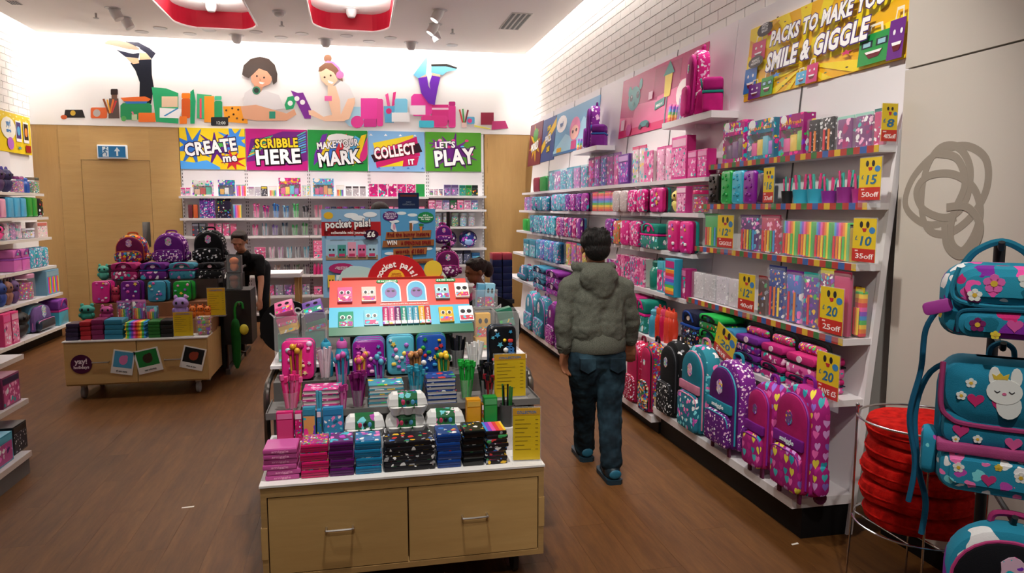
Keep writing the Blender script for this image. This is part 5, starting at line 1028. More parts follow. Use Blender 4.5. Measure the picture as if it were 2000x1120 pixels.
dec([(520, 620), (600, 560), (650, 600), (690, 690), (640, 700), (600, 830), (560, 760)], '#e0dcdc', 'printed_white_top', px=B_); gf = dec([(500, 600), (555, 600), (585, 700), (590, 800), (640, 690), (688, 682), (690, 720), (650, 830), (610, 845), (480, 845), (370, 800), (365, 770), (400, 770), (470, 815), (530, 800), (500, 690)], '#f0c4a4', 'printed_girl', px=B_)
dec([(440, 500), (490, 470), (540, 500), (570, 560), (530, 605), (490, 595), (455, 560)], '#f0bc9c', 'face', gf, B_); dec([(435, 500), (440, 470), (480, 440), (530, 440), (570, 470), (600, 520), (605, 570), (575, 555), (540, 505), (490, 478), (455, 500)], '#7a5440', 'hair', gf, B_); dec(pc(500, 408, 28), '#7a5440', 'hair_bun', gf, B_)
dec([(470, 438), (500, 424), (540, 432), (580, 470), (598, 510), (588, 515), (565, 475), (530, 442), (490, 436)], '#e070a8', 'headphone_band', gf, B_); dec(pc(585, 523, 27), '#e070a8', 'headphone', gf, B_); dec([(500, 560), (540, 575), (530, 587), (505, 577)], '#ffffff', 'smile', gf, B_); dec(pc(478, 540, 7), '#3a2418', 'eye', gf, B_); dec(pc(520, 528, 7), '#3a2418', 'eye', gf, B_); dec(R_(478, 670, 528, 705), '#e86aa8', 'watch', gf, B_)
lg = dec([(1128, 540), (1190, 530), (1200, 600), (1250, 690), (1245, 735), (1200, 720), (1150, 650), (1140, 600)], '#6a2aa8', 'printed_purple_legs', px=B_); dec([(1225, 525), (1283, 540), (1265, 620), (1250, 700), (1215, 640), (1208, 580)], '#6a2aa8', 'leg', lg, B_)
dec([(1130, 520), (1185, 520), (1188, 535), (1128, 545)], '#e8b898', 'ankle', lg, B_); dec([(1225, 508), (1280, 515), (1283, 535), (1228, 528)], '#e8b898', 'ankle', lg, B_)
dec([(1085, 515), (1180, 385), (1195, 405), (1182, 520), (1130, 547)], '#6ab0d0', 'shoe', lg, B_); dec([(1082, 512), (1180, 380), (1192, 388), (1096, 522)], '#e8eaea', 'shoe_sole', lg, B_); dec([(1220, 455), (1320, 450), (1398, 475), (1395, 490), (1330, 500), (1300, 525), (1220, 508)], '#6ab0d0', 'shoe', lg, B_); dec([(1218, 448), (1330, 446), (1402, 472), (1396, 482), (1320, 464), (1220, 464)], '#2a2826', 'shoe_sole', lg, B_)
# ================================================================ back wall merchandise
ROUND = (b_cup, b_bottle, b_jar, b_plush)
def BWL(z, x0, x1, ytop, n, fn, dep, palettes, label, group=None, off=.02, gap=.92, Y=None, **kw):
    Y = (BY if Y is None else Y)+off; xm = (x0+x1)/2; a = onY(x0, ytop, Y).x; b = onY(x1, ytop, Y).x; h = onY(xm, ytop, Y).z-z; w = (b-a)/n
    for i in range(n):
        pl = palettes[i % len(palettes)]; lab = autolab(label, pl, palettes)
        if fn in ROUND: pr_ = fn(round(w*gap, 3), round(h, 3), **kw); dd = w*gap/2
        else: pr_ = fn(round(w*gap, 3), round(h, 3), round(dep, 3), **kw); dd = dep
        pr_.put((a+w*(i+.5), Y+dd, z+.0008), 0, lab, group if n > 1 else None, pl)
z0, z1, z2, z3, z4, z5, z6 = BZL
C1, C2, C3, C4, C5 = 'under "CREATE me" poster', 'under "SCRIBBLE HERE" poster', 'under "MAKE YOUR MARK" poster', 'under "COLLECT IT" poster', 'under "LET\'S PLAY" poster'
BWL(z0, 352, 372, 366, 2, b_box, .05, [pal('#e8e0e4', '#d8a0c0', '#e05a9a')], 'small white and pink box on top shelf '+C1, 'small white boxes', mat='print_pink')
BWL(z0, 373, 417, 353, 1, b_window, .06, [pal('#e8e4e8')], 'white doll-making kit box on top shelf '+C1, cont=('#f0c8a8', '#c82a2a', '#3fb8a0'))
BWL(z0, 424, 459, 352, 1, b_window, .06, [pal('#3f6aa8')], 'blue music-themed craft kit on top shelf '+C1, cont=('#e8b030', '#ffffff', '#2a3a70'))
BWL(z0, 460, 480, 361, 2, b_pouch, .05, [pal('#1a1a20', '#58b0a0')], 'black pencil set with coloured tips on top shelf '+C1, 'black pencil sets', mat='rain_x')
BWL(z0, 484, 522, 364, 3, b_box, .05, [pal('#e8e4e8', '#c8c0c8', '#a87aa0'), pal('#ece8ec', '#b0a8b8', '#c8c0c8'), pal('#1a1a20', '#50505a', '#e0c840')], 'small gift box on top shelf '+C2, 'small gift boxes', mat='print_mono')
BWL(z0, 523, 542, 364, 1, b_pouch, .04, [pal('#e8e0dc', '#e0c0c8')], 'clear pack of pastel pens on top shelf '+C2, sticks=5, mat='plain')
BWL(z0, 542, 588, 348, 1, b_window, .07, [pal('#c02a80')], 'big colourful journal kit with rainbow heart on top shelf '+C2, word='journal', wcol='#f0a830')
BWL(z0, 589, 607, 362, 2, b_pouch, .04, [pal('#d0d8d0', '#c0c8d0')], 'clear sticker pack on top shelf '+C2, 'clear sticker packs', mat='print_s')
BWL(z0, 609, 653, 349, 1, b_window, .07, [pal('#6ab0dc')], 'light blue chalk craft kit box on top shelf '+C3, cont=('#e0408a', '#c83a80', '#f0a060', '#f0d080'))
BWL(z0, 655, 673, 362, 1, b_pouch, .04, [pal('#e8e4e0', '#d8d0c8')], 'clear pack of pale pens on top shelf '+C3, sticks=6, mat='plain')
BWL(z0, 674, 715, 363, 3, b_box, .05, [pal('#ece8ec', '#b8b0b8', '#60585c')], 'white boxed stamp set on top shelf '+C3, 'white boxed stamp sets', mat='print_mono')
BWL(z0, 720, 812, 360, 5, b_book, .05, [pal('#d0247c')], 'hot pink diary with round emblem on top shelf '+C4, 'hot pink diaries', mat='print_pink')
BWL(z0, 812, 830, 360, 1, b_book, .05, [pal('#1f9a48')], 'green diary at the end of the pink diaries', mat='plain')
BWL(BZR[0], 838, 866, 370, 3, b_jar, .05, [pal('#8a7a88', '#c0a8b0'), pal('#c0a0b0', '#a88898'), pal('#7a6a88', '#504a68')], 'small jar of sticky notes on top shelf '+C5, 'small sticky-note jars')
BWL(BZR[0], 867, 896, 361, 2, b_box, .06, [pal('#6a5a88', '#8a7aa8', '#5a4a78')], 'slate purple storage drawers on top shelf '+C5, 'slate purple drawers', mat='print_purple')
BWL(BZR[0], 897, 934, 362, 3, b_box, .05, [pal('#1f8a78', '#2f9a88', '#1a6a5c'), pal('#1f8a40', '#2aa050', '#176a30'), pal('#14201a', '#2a3a30', '#0c1410')], 'storage drawers on top shelf '+C5, 'green storage drawers', mat='print_dark')
BWL(z1, 366, 386, 400, 2, b_case, .06, [pal('#6a2030', '#2a7a40'), pal('#c85a2a', '#2a3a80')], 'folded pencil wrap on second shelf '+C1, 'folded pencil wraps', mat='plain')
BWL(z1, 388, 420, 388, 1, b_book, .04, [pal('#5a3a8a')], 'purple "scratch book" on second shelf '+C1, mat='print_purple')
BWL(z1, 422, 451, 388, 1, b_book, .04, [pal('#241a34')], 'black "scratch book" with bright drawings on second shelf '+C1, mat='print_dark')
BWL(z1, 453, 472, 399, 1, b_pouch, .04, [pal('#d0c8d0', '#a0a0a8')], 'rainbow marker wallet on second shelf '+C1, mat='rain_x')
CUPS = [('#d0287c', '#e85aa0', '#f080b8', 'pink'), ('#c86a9a', '#d0287c', '#7a2a80', 'rose'), ('#3a5a9a', '#2a6ac0', '#58a0d8', 'blue'), ('#6a98b8', '#3a70b0', '#90c0d8', 'pale blue'), ('#2a9a48', '#30b858', '#88d8a0', 'green'), ('#1a1a20', '#2a2a30', '#50505a', 'black')]
for k, (a, b, c_, nm) in enumerate(CUPS):
    x = 490+k*19.5; BWL(z1, x, x+18, 398 if k % 2 == 0 else 402, 1, b_cup, 0, [pal(a, b, c_)], '%s pots of novelty pens on second shelf %s' % (nm, C2), pens=6, topper=True, clear=True, fill=.5)
BWL(z1, 612, 630, 400, 2, b_cup, 0, [pal('#d86a9a', '#e83a80', '#c8306a')], 'pot of pink pens on second shelf '+C3, 'pink pen pots', pens=5, clear=True)
BWL(z1, 634, 714, 404, 7, b_jar, 0, [pal('#8a5aa0', '#6a3a88'), pal('#3a4a78', '#20284a'), pal('#b02a60', '#7a1840')], 'small jar of erasers on second shelf '+C3, 'small eraser jars')
BWL(BZR[1], 836, 934, 391, 7, b_box, .05, [pal('#c83a70', '#e080a8', '#f0c0d0'), pal('#e8dce4', '#c08aa8', '#a05a88'), pal('#8a8ab0', '#b0b0c8', '#58588a'), pal('#3a4a3a', '#58705a', '#2a6a40')], 'small trinket box on second shelf '+C5, 'small trinket boxes', mat='print_pink')
BWL(z1, 722, 830, 404, 7, b_box, .05, [pal('#d0306a', '#e878a8', '#f0b0c8'), pal('#7a2a60', '#a05a90', '#c88ab0')], 'little pink trinket box on second shelf '+C4, 'little pink trinket boxes', mat='print_pink')
BWL(z2, 374, 402, 436, 2, b_box, .05, [pal('#2a2a30', '#48485a', '#7a7a88')], 'dark pen case on third shelf '+C1, 'dark pen cases', mat='print_dark')
BWL(z2, 404, 462, 436, 4, b_pouch, .05, [pal('#d8347c', '#e880b0'), pal('#c83a70', '#e8c0d0')], 'pink stationery set on third shelf '+C1, 'pink stationery sets', mat='print_pink')
for k, (a, b, c_, nm) in enumerate([('#b0286a', '#c83a80', '#e06aa0', 'raspberry'), ('#c0a8b8', '#e0c8d8', '#5a9ab0', 'silver'), ('#4a3a70', '#6a4a98', '#8a6ab8', 'violet'), ('#34506a', '#4a6a88', '#2a3a50', 'slate'), ('#1f7a38', '#2a9a48', '#58b870', 'emerald'), ('#2a9a40', '#38b850', '#1f6a30', 'leaf green')]):
    x = 488+k*19.5; BWL(z2, x, x+18, 434 if k % 2 else 438, 1, b_cup, 0, [pal(a, b, c_)], '%s tumbler of pens on third shelf %s' % (nm, C2), pens=6, clear=True, fill=.7)
BWL(z2, 610, 632, 438, 2, b_cup, 0, [pal('#c8407a', '#e85a90', '#a82a60')], 'pink tumbler of pens on third shelf '+C3, 'pink tumblers', pens=5, clear=True)
BWL(BZR[2], 848, 930, 416, 5, b_jar, 0, [pal('#7ab0c8', '#c8d8e0'), pal('#a8a8b0', '#d0d0d8'), pal('#2a8a48', '#a8c0b0')], 'clear tub of novelty erasers on third shelf '+C5, 'clear tubs of erasers')
BWL(z3, 494, 520, 482, 1, b_pouch, .05, [pal('#b82a68', '#e080a8')], 'raspberry soft pouch on fourth shelf '+C2, mat='print_pink', strip=False)
BWL(z3, 521, 606, 482, 5, b_cup, 0, [pal('#e8d8e0', '#e8a0c0', '#f0f0f0'), pal('#d8c8d8', '#b070a8', '#e8e0e8'), pal('#c8d8e0', '#58b0c8', '#e8f0f0'), pal('#a8a8b0', '#48485a', '#c8c8d0'), pal('#b0d0d8', '#2a90b0', '#88c0d0')], 'clear beaker on fourth shelf '+C2, 'clear beakers', pens=6, clear=True, fill=.75)
a = onY(611, 480, BY+.02).x; b = onY(631, 480, BY+.02).x; hb_ = (onY(621, 470, BY+.02).z-z3)/4
for k in range(4): b_box(round(b-a, 3)-.01, hb_, .10, mat='print_pink').put(((a+b)/2, BY+.12, z3+.0008+hb_*k), 0, 'coral pink flat box, %s of pile, ' % ('bottom', 'second', 'third', 'top')[k]+C3, None, pal('#d83a70', '#e87098', '#f0a8c0'))
pr = Proto('round_bag', 'bag'); 
for (x0, x1, c_, c2, nm) in ((862, 893, '#6a1f70', '#c86ab0', 'purple'), (896, 933, '#1f2f80', '#8ab0e0', 'blue')):
    a = onY(x0, 484, BY+.1); b = onY(x1, 484, BY+.1); w = b.x-a.x; h = onY(x0, 448, BY+.1).z-BZR[3]
    p = Proto('round_bag', 'bag'); p.add('body', MB().ball((0, 0, h*.47), (w*.48, .09, h*.47), 16, 10), 'print_purple', c_); p.add('zip_arch', MB().tube([(w*.40*math.cos(t_), -.075, h*.5+h*.4*math.sin(t_)) for t_ in [PI*j/10 for j in range(11)]], .008, 6), 'plain', '#14163a'); p.add('emblem', MB().ball((0, -.085, h*.30), (w*.22, .012, h*.16), 10, 6), 'plain', c2)
    p.put(((a.x+b.x)/2, BY+.12, BZR[3]+.001), 0, '%s rounded soft bag with emblem on fourth shelf %s' % (nm, C5))
BWL(z4, 512, 606, 517, 5, b_cup, 0, [pal('#c8b8c0', '#e0d0d8', '#a88898'), pal('#d8c8c8', '#c8a080', '#e8d8d0'), pal('#1a1a20', '#30303a', '#58586a'), pal('#2a4a3a', '#387a50', '#1a2a24'), pal('#3a2a3a', '#5a3a58', '#241a28')], 'pen tumbler on fifth shelf '+C2, 'pen tumblers', pens=5, clear=True, fill=.75)
BWL(z4, 611, 632, 514, 3, b_bottle, 0, [pal('#c83070', '#e05a90', '#a82058')], 'slim pink flask on fifth shelf '+C3, 'slim pink flasks')
BWL(BZR[4], 873, 920, 488, 3, b_box, .1, [pal('#1a1c28', '#58607a', '#2a3050'), pal('#20202c', '#7a7a90', '#3a3a50')], 'black and white boxed toy on fifth shelf '+C5, 'black and white boxed toys', mat='print_mono')
BWL(BZR[4], 921, 938, 494, 1, b_box, .1, [pal('#2a5a88', '#58a0c8', '#2a5a88')], 'blue boxed toy on fifth shelf '+C5, mat='print_teal')
BWL(z5, 500, 606, 556, 6, b_pouch, .08, [pal('#5a2a70', '#c85aa0'), pal('#c0286a', '#e880b0'), pal('#8a8a98', '#c8c8d0')], 'soft pouch on low shelf '+C2, 'soft pouches on the low shelf', mat='print_purple', strip=False)
BWL(z5, 612, 700, 560, 5, b_box, .1, [pal('#b82a60', '#d86a98', '#e8a8c0'), pal('#8a7a90', '#a8a0b0', '#c8c0d0')], 'boxed gift on low shelf '+C3, 'boxed gifts on the low shelf', mat='print_pink')
# white table with wooden legs near the back
q = onY(545, 535, 9.2); p = Proto('side_table', 'table'); zt = q.z; w = onY(583, 535, 9.2).x-onY(500, 535, 9.2).x
p.add('table_top', MB().box(-w/2, w/2, 0, .55, zt-.05, zt), 'shelf', '#e8e4e0', smooth=False)
for sx in (-1, 1):
    for yy in (.03, .49): p.add('leg', MB().box(sx*(w/2-.05)-.025, sx*(w/2-.05)+.025, yy, yy+.05, 0, zt-.05), 'maple_v', '#ffffff', smooth=False)
p.put((q.x, 9.2, 0), 0, 'white-topped table with wooden legs before the back shelves')
# ================================================================ left wall merchandise
def LWL(row, x0, x1, ytop, n, fn, dep, palettes, label, group=None, dz=0, gap=.92, **kw):
    z = LZ[row]+dz; X = LDEP[row]-.02; xm = (x0+x1)/2; ya = onX(x0, 480, X).y; yb = onX(x1, 480, X).y; h = onX(xm, ytop, X).z-z; w = (yb-ya)/n
    if row: h = min(h, (LZ[row-1]-.036-z)/(1.1 if fn in (b_pack, b_plush) else 1.02))
    for i in range(n):
        pl = palettes[i % len(palettes)]; lab = autolab(label, pl, palettes)
        if fn in ROUND: ww = min(w*gap, .30); pr_ = fn(round(ww, 3), round(h, 3), **kw); dd = ww/2
        else: pr_ = fn(round(w*gap, 3), round(h, 3), round(dep, 3), **kw); dd = dep
        pr_.put((X-dd, ya+w*(i+.5), z+.0008), PI/2, lab, group if n > 1 else None, pl)
PP = 'under the yellow poster'
LWL(0, 12, 42, 328, 2, b_plush, .2, [pal('#3a1a4a', '#5a2a70'), pal('#20184a', '#3a2a80')], 'dark glittery squishy toy on top shelf '+PP, 'dark squishy toys')
LWL(0, 42, 60, 346, 2, b_jar, .2, [pal('#8a2a80', '#6a1f60'), pal('#c06aa0', '#a04a80')], 'tub of purple slime on top shelf '+PP, 'tubs of slime')
LWL(0, 60, 72, 346, 1, b_bottle, .2, [pal('#1f4a98', '#2a5ab0', '#143070')], 'deep blue bottle on top shelf '+PP)
LWL(0, 73, 89, 348, 2, b_jar, .2, [pal('#4a6a3a', '#6a5a48'), pal('#2f8a40', '#48483a')], 'tub of putty on top shelf '+PP, 'tubs of putty')
LWL(1, -4, 20, 388, 2, b_case, .12, [pal('#b83a98', '#7a2a80'), pal('#e0a0b8', '#b06a90')], 'slim pencil case on second shelf '+PP, 'slim pencil cases by the left', mat='gloss')
LWL(1, 22, 60, 386, 3, b_case, .14, [pal('#4aa8d0', '#2f88b0', '#2a6a90')], 'light blue ribbed pencil case on second shelf '+PP, 'light blue ribbed cases', mat='gloss')
LWL(1, 61, 81, 386, 2, b_case, .14, [pal('#28983a', '#1a6a28', '#145020')], 'green ribbed pencil case on second shelf '+PP, 'green ribbed cases', mat='gloss')
LWL(1, 82, 92, 388, 1, b_case, .14, [pal('#201a18', '#3a2a24')], 'black pencil case on second shelf '+PP, mat='print_dark')
LWL(2, 0, 18, 438, 1, b_plush, .14, [pal('#e0408a', '#e8c030')], 'pink and yellow soft toy on third shelf '+PP)
LWL(2, 20, 56, 434, 3, b_pouch, .12, [pal('#c8b8c0', '#e0d8e0'), pal('#a06aa8', '#e0d8e0')], 'clear packed stationery set on third shelf '+PP, 'clear packed sets', mat='print_pink')
LWL(2, 57, 74, 446, 2, b_jar, .12, [pal('#e8e8f0', '#d8d8e0')], 'white tub on third shelf '+PP, 'white tubs')
LWL(2, 74, 96, 434, 1, b_box, .12, [pal('#d8c0b8', '#e8d8d0', '#c86a60')], 'cream gift box with small hearts on third shelf '+PP, mat='print_pink')
LWL(3, 24, 58, 484, 2, b_lunch, .2, [pal('#d86ab8', '#e07ac0', '#a85ab8', '#70b8b0', '#70c8c0')], 'pink shiny handbag-shaped case on fourth shelf '+PP, 'pink shiny handbags', mat='gloss')
LWL(3, 58, 96, 484, 3, b_case, .16, [pal('#48a8c0', '#d87ab0', '#2f88a0')], 'turquoise and pink sandal-print case on fourth shelf '+PP, 'turquoise and pink cases', mat='print_pink')
LWL(4, 40, 82, 524, 1, b_jar, .2, [pal('#c04a80', '#c88aa8')], 'large clear box of pink pens on fifth shelf '+PP)
LWL(4, 84, 112, 520, 1, b_box, .2, [pal('#6a98b0', '#48606a', '#8ab0c0')], 'pale blue clear box of pens on fifth shelf '+PP, mat='rain_x')
LWL(4, 0, 38, 530, 3, b_plush, .2, [pal('#203a80', '#203a80'), pal('#8a5a48', '#58382c'), pal('#58386a', '#402850')], 'round soft toy on fifth shelf '+PP, 'round soft toys', dz=.0)
LWL(5, 62, 104, 578, 1, b_pack, .25, [pal('#4a7a90', '#7a5a98', '#c86aa8', '#28384a', '#b0d0d8')], 'iridescent teal and lilac backpack on base shelf '+PP, mat='gloss', pmat='gloss')
LWL(5, 105, 126, 582, 1, b_lunch, .22, [pal('#3a9ab0', '#7a3a98', '#c03a88', '#3a9ab0', '#5a4a98')], 'purple and turquoise shiny tote on base shelf '+PP, mat='gloss')
LWL(5, 34, 58, 590, 1, b_plush, .3, [pal('#14100f', '#1c1614')], 'big black plush toy on base shelf '+PP)
LWL(5, -6, 26, 588, 2, b_box, .2, [pal('#d83a78', '#f090b0', '#e860a0'), pal('#c83070', '#e880a8', '#f0b0c8')], 'pink spotted gift box on base shelf '+PP, 'pink spotted gift boxes', mat='print_pink')
# low shelf end nearer to the aisle, on the left
root = empty('shelving_unit', (0, 0, 0), label='low white shelf end with black and blue boxes at the aisle corner', cat='shelving')
for (x, y, z) in ((45, 692, .56), (54, 778, .33), (61, 880, .13)):
    q = onZ(x, y, z); link('shelf', MB().box(-3.4, q.x, 3.6, q.y, z-.03, z).mesh('shelf', 'shelf', False), root); link('price_strip', MB().box(q.x, q.x+.004, 3.6, q.y, z-.032, z).mesh('price_strip', 'plain', False), root, '#d8ccc0')
q = onZ(61, 880, .13); link('plinth', MB().box(-3.4, q.x-.01, 3.6, q.y-.01, 0, .10).mesh('plinth', 'plain', False), root, '#6a6460'); link('upright', MB().box(q.x-.34, q.x-.31, q.y-.06, q.y-.03, .1, .75).mesh('upright', 'black', False), root)
def near(x0, x1, yt, z, X, fn, dep, pl, label, **kw):
    ya = onX(x0, yt, X).y; yb = onX(x1, yt, X).y; h = min(onX((x0+x1)/2, yt, X).z-z, .165 if z < .2 else .192)
    fn(round(abs(yb-ya), 3), round(h, 3), dep, **kw).put((X-dep, (ya+yb)/2, z+.001), PI/2, label, None, pl)
near(22, 50, 812, .13, q.x-.05, b_box, .2, pal('#141216', '#2a2a34', '#141216'), 'tall black boxed toy on the low aisle-corner shelf', mat='print_mono')
near(-20, 22, 826, .13, q.x-.03, b_box, .2, pal('#3a9ab8', '#c04a90', '#58b8d0'), 'turquoise boxed toy on the low aisle-corner shelf', mat='print_purple')
near(0, 36, 716, .33, onZ(54, 778, .33).x-.02, b_box, .2, pal('#8a3060', '#c84a88', '#3a2a50'), 'plum boxed toy on the middle of the low aisle-corner shelf', mat='print_pink')
# ================================================================ centre gondola
GX0, GX1, GY = -.385, .722, 2.745
G = empty('display_gondola', (0, 0, 0), label='light wooden display gondola with two drawers and stepped trays of stationery', cat='display unit')
def gp(name, mb, mat, col=None, par=None, smooth=False): return link(name, mb.mesh(name, mat, smooth), par or G, col)
gp('carcass', MB().box(GX0, GX0+.022, GY, 3.55, .12, .495).box(GX1-.022, GX1, GY, 3.55, .12, .495).box(GX0+.022, GX1-.022, GY, 3.55, .12, .142).box(GX0+.022, GX1-.022, GY, 3.55, .455, .495).box(GX0+.022, GX1-.022, GY+.05, GY+.06, .142, .455), 'plyedge')
gp('top_board', MB().box(GX0-.004, GX1+.004, GY-.004, 2.98, .495, .503), 'white')
dxm = (GX0+GX1)/2
for a, b in ((GX0+.026, dxm-.003), (dxm+.003, GX1-.026)):
    d_ = gp('drawer', MB().box(a, b, GY+.002, GY+.05, .146, .451), 'maple')
    m_ = (a+b)/2; gp('handle', MB().tube(smoothpts([(m_-.05, GY+.004, .315), (m_-.05, GY-.018, .313), (m_-.044, GY-.024, .312), (m_+.044, GY-.024, .312), (m_+.05, GY-.018, .313), (m_+.05, GY+.004, .315)], 4), .0045, 8), 'metal', '#d8d4d0', d_, True)['label'] = 'brushed steel bar handle'
for (sx, z0_, z1_) in ((GX0-.001, .21, .335), (GX1+.001, .24, .365)): gp('joint_block', MB().box(sx-.002, sx+.002, GY-.001, GY+.03, z0_, z1_).box(min(sx, sx+(.022 if sx < 0 else -.022)), max(sx, sx+(.022 if sx < 0 else -.022)), GY-.0025, GY, z0_, z1_), 'maple')
for sx in (GX0+.1, GX1-.1):
    for yy in (GY+.12, 3.45): gp('castor', MB().at(Matrix.Translation((sx, yy, .05)) @ Matrix.Rotation(PI/2, 4, 'Y')).lathe([(.04, -.014), (.05, -.01), (.05, .01), (.04, .014)], 16), 'plain', '#18161a', None, True); gp('castor_fork', MB().box(sx-.02, sx+.02, yy-.02, yy+.02, .09, .12), 'plain', '#30302f')
gp('step_board', MB().box(GX0+.01, GX1-.01, 2.945, 3.06, .503, .60), 'shelf')
tr = gp('metal_tray', MB().box(GX0-.005, GX1+.055, 3.045, 3.27, .672, .688).box(GX0-.005, GX1+.055, 3.04, 3.046, .672, .70).box(GX0-.008, GX0-.005, 3.04, 3.27, .672, .70).box(GX1+.055, GX1+.058, 3.04, 3.27, .672, .70), 'plain', '#6f6c6a')
gp('tray_support', MB().box(GX0+.02, GX1-.02, 3.065, 3.26, .503, .672), 'plain', '#3a3634')
gp('step_board', MB().box(GX0+.0, GX1+.06, 3.275, 3.52, .50, .772), 'plain', '#5a5654')
gp('white_tray', MB().box(GX0-.03, GX1+.09, 3.434, 3.78, .80, .815), 'shelf')
gp('rear_body', MB().box(GX0+.03, GX1-.03, 3.53, 4.5, .12, .80), 'plain', '#201c1c')
for sx in (GX0-.03, GX1+.07):
    for yy in (3.32, 4.1): gp('side_frame', MB().tube(smoothpts([(sx, yy-.06, .10), (sx, yy-.06, .66), (sx, yy-.02, .74), (sx, yy+.04, .76), (sx, yy+.3, .76), (sx, yy+.36, .72), (sx, yy+.38, .62), (sx, yy+.38, .1)], 5), .014, 8), 'metal', '#8a8682', None, True)
# ---- helper for the gondola: px ranges on a plane Y
def gput(fn, x0, x1, ytop, z, Y, dep, pl, label, group=None, rz=0, rx=0, n=1, gap=.95, **kw):
    xm = (x0+x1)/2; a = onY(x0, ytop, Y).x; b = onY(x1, ytop, Y).x; h = onY(xm, ytop, Y).z-z; w = (b-a)/n; out = []
    for i in range(n):
        p_ = pl[i % len(pl)] if isinstance(pl, list) else pl; lab = autolab(label, p_, pl) if isinstance(pl, list) else label
        if fn in ROUND: pr_ = fn(round(w*gap, 3), round(h, 3), **kw); dd = w*gap/2
        else: pr_ = fn(round(w*gap, 3), round(h, 3), round(dep, 3), **kw); dd = dep
        out.append(pr_.put((a+w*(i+.5), Y+dd, z+.0008), (rx, 0, rz), lab, group, p_))
    return out
def tin(w, h, d, mat, word=None, wcol='#ffffff', name='stationery_box', cat='box', grooves=True, top='print'):
    p = Proto(name, cat); p.add('base', MB().pad(-w/2, w/2, -d, 0, 0, h*.92, .004, .003, 2), mat, 'A')
    p.add('top_panel', MB().box(-w*.47, w*.47, -d*.97, -d*.04, h*.92, h), top, 'B')
    if grooves:
        for k in (1, 2): p.add('groove', MB().box(-w*.48, w*.48, -d-.001, -d+.004, h*.3*k-.0015, h*.3*k+.0015), 'plain', 'C')
    if word: p.add('lettering', MB().text(word, 0, h*.25, h*.6, -d, .001, .01, width=w*.5), 'plain', wcol)
    return p
def stack(x0, x1, ybot, ytop, n, mk, dep, pl, label, group, Y=2.785, z=.5038, jit=.012, seed=3):
    a = onY(x0, (ybot+ytop)/2, Y).x; b = onY(x1, (ybot+ytop)/2, Y).x; w = b-a; h = (onY((x0+x1)/2, ytop, Y).z-z)/n; pr_ = mk(w*.96, h*.97, dep); rnd = random.Random(seed)
    for k in range(n):
        o = pr_.put(((a+b)/2+rnd.uniform(-jit, jit), Y+dep+rnd.uniform(0, jit), z+h*k), rnd.uniform(-1, 1)*jit*4, '%s, %s' % (label, ('bottom', 'second from bottom', 'third from bottom', 'fourth from bottom', 'fifth from bottom', 'sixth from bottom', 'seventh from bottom', 'eighth from bottom')[k] if k < n-1 else 'top of its stack'), group, pl)
stack(513, 583, 950, 877, 6, lambda w, h, d: tin(w, h, d, 'plain', 'smiggle', '#f0a8d0', grooves=False, top='card'), .13, pal('#c8509c', '#cf62a8', '#a8387c'), 'flat pink pencil box with pale lettering', 'flat pink pencil boxes', seed=5, jit=.008)
stack(588, 644, 944, 868, 4, lambda w, h, d: tin(w, h, d, 'gloss', top='print_s'), .13, pal('#d81e6a', '#b83a78', '#8a1044'), 'hot pink stationery case with printed lid', 'hot pink stationery cases', jit=.005)
stack(644, 693, 938, 864, 4, lambda w, h, d: tin(w, h, d, 'gloss', top='print_purple'), .13, pal('#5c1264', '#6a3a78', '#3a0840'), 'dark purple stationery case with printed lid', 'dark purple stationery cases', jit=.004)
stack(695, 748, 934, 862, 4, lambda w, h, d: tin(w, h, d, 'gloss', top='print_teal'), .13, pal('#1a7fae', '#3f78b0', '#0f5a80'), 'sky blue stationery case with printed lid', 'sky blue stationery cases', jit=.006)
stack(750, 853, 927, 862, 6, lambda w, h, d: tin(w, h, d, 'print_mono', grooves=False, top='print_dark', name='sketch_pad', cat='notebook'), .13, pal('#16141c', '#1a1620', '#2a2630'), 'wide black sketch pad with speckled edge', 'wide black sketch pads', jit=.006)
stack(855, 903, 921, 848, 4, lambda w, h, d: tin(w, h, d, 'gloss', top='print_dark'), .13, pal('#14408f', '#2a4a8a', '#0a2860'), 'royal blue stationery case with printed lid', 'royal blue stationery cases', jit=.005)
stack(905, 947, 916, 842, 5, lambda w, h, d: tin(w, h, d, 'gloss', top='print_dark', grooves=False), .13, pal('#0b0b0e', '#1c2a20', '#202024'), 'black stationery case with green and red printed lid', 'black stationery cases', jit=.004)
stack(950, 993, 912, 842, 8, lambda w, h, d: tin(w, h, d, 'print_dark', top='rain_x', grooves=False, name='pencil_tin', cat='pencils'), .13, pal('#1a1216', '#ffffff', '#3a2a2a'), 'clear tray of rainbow pencils', 'trays of rainbow pencils', jit=.005)
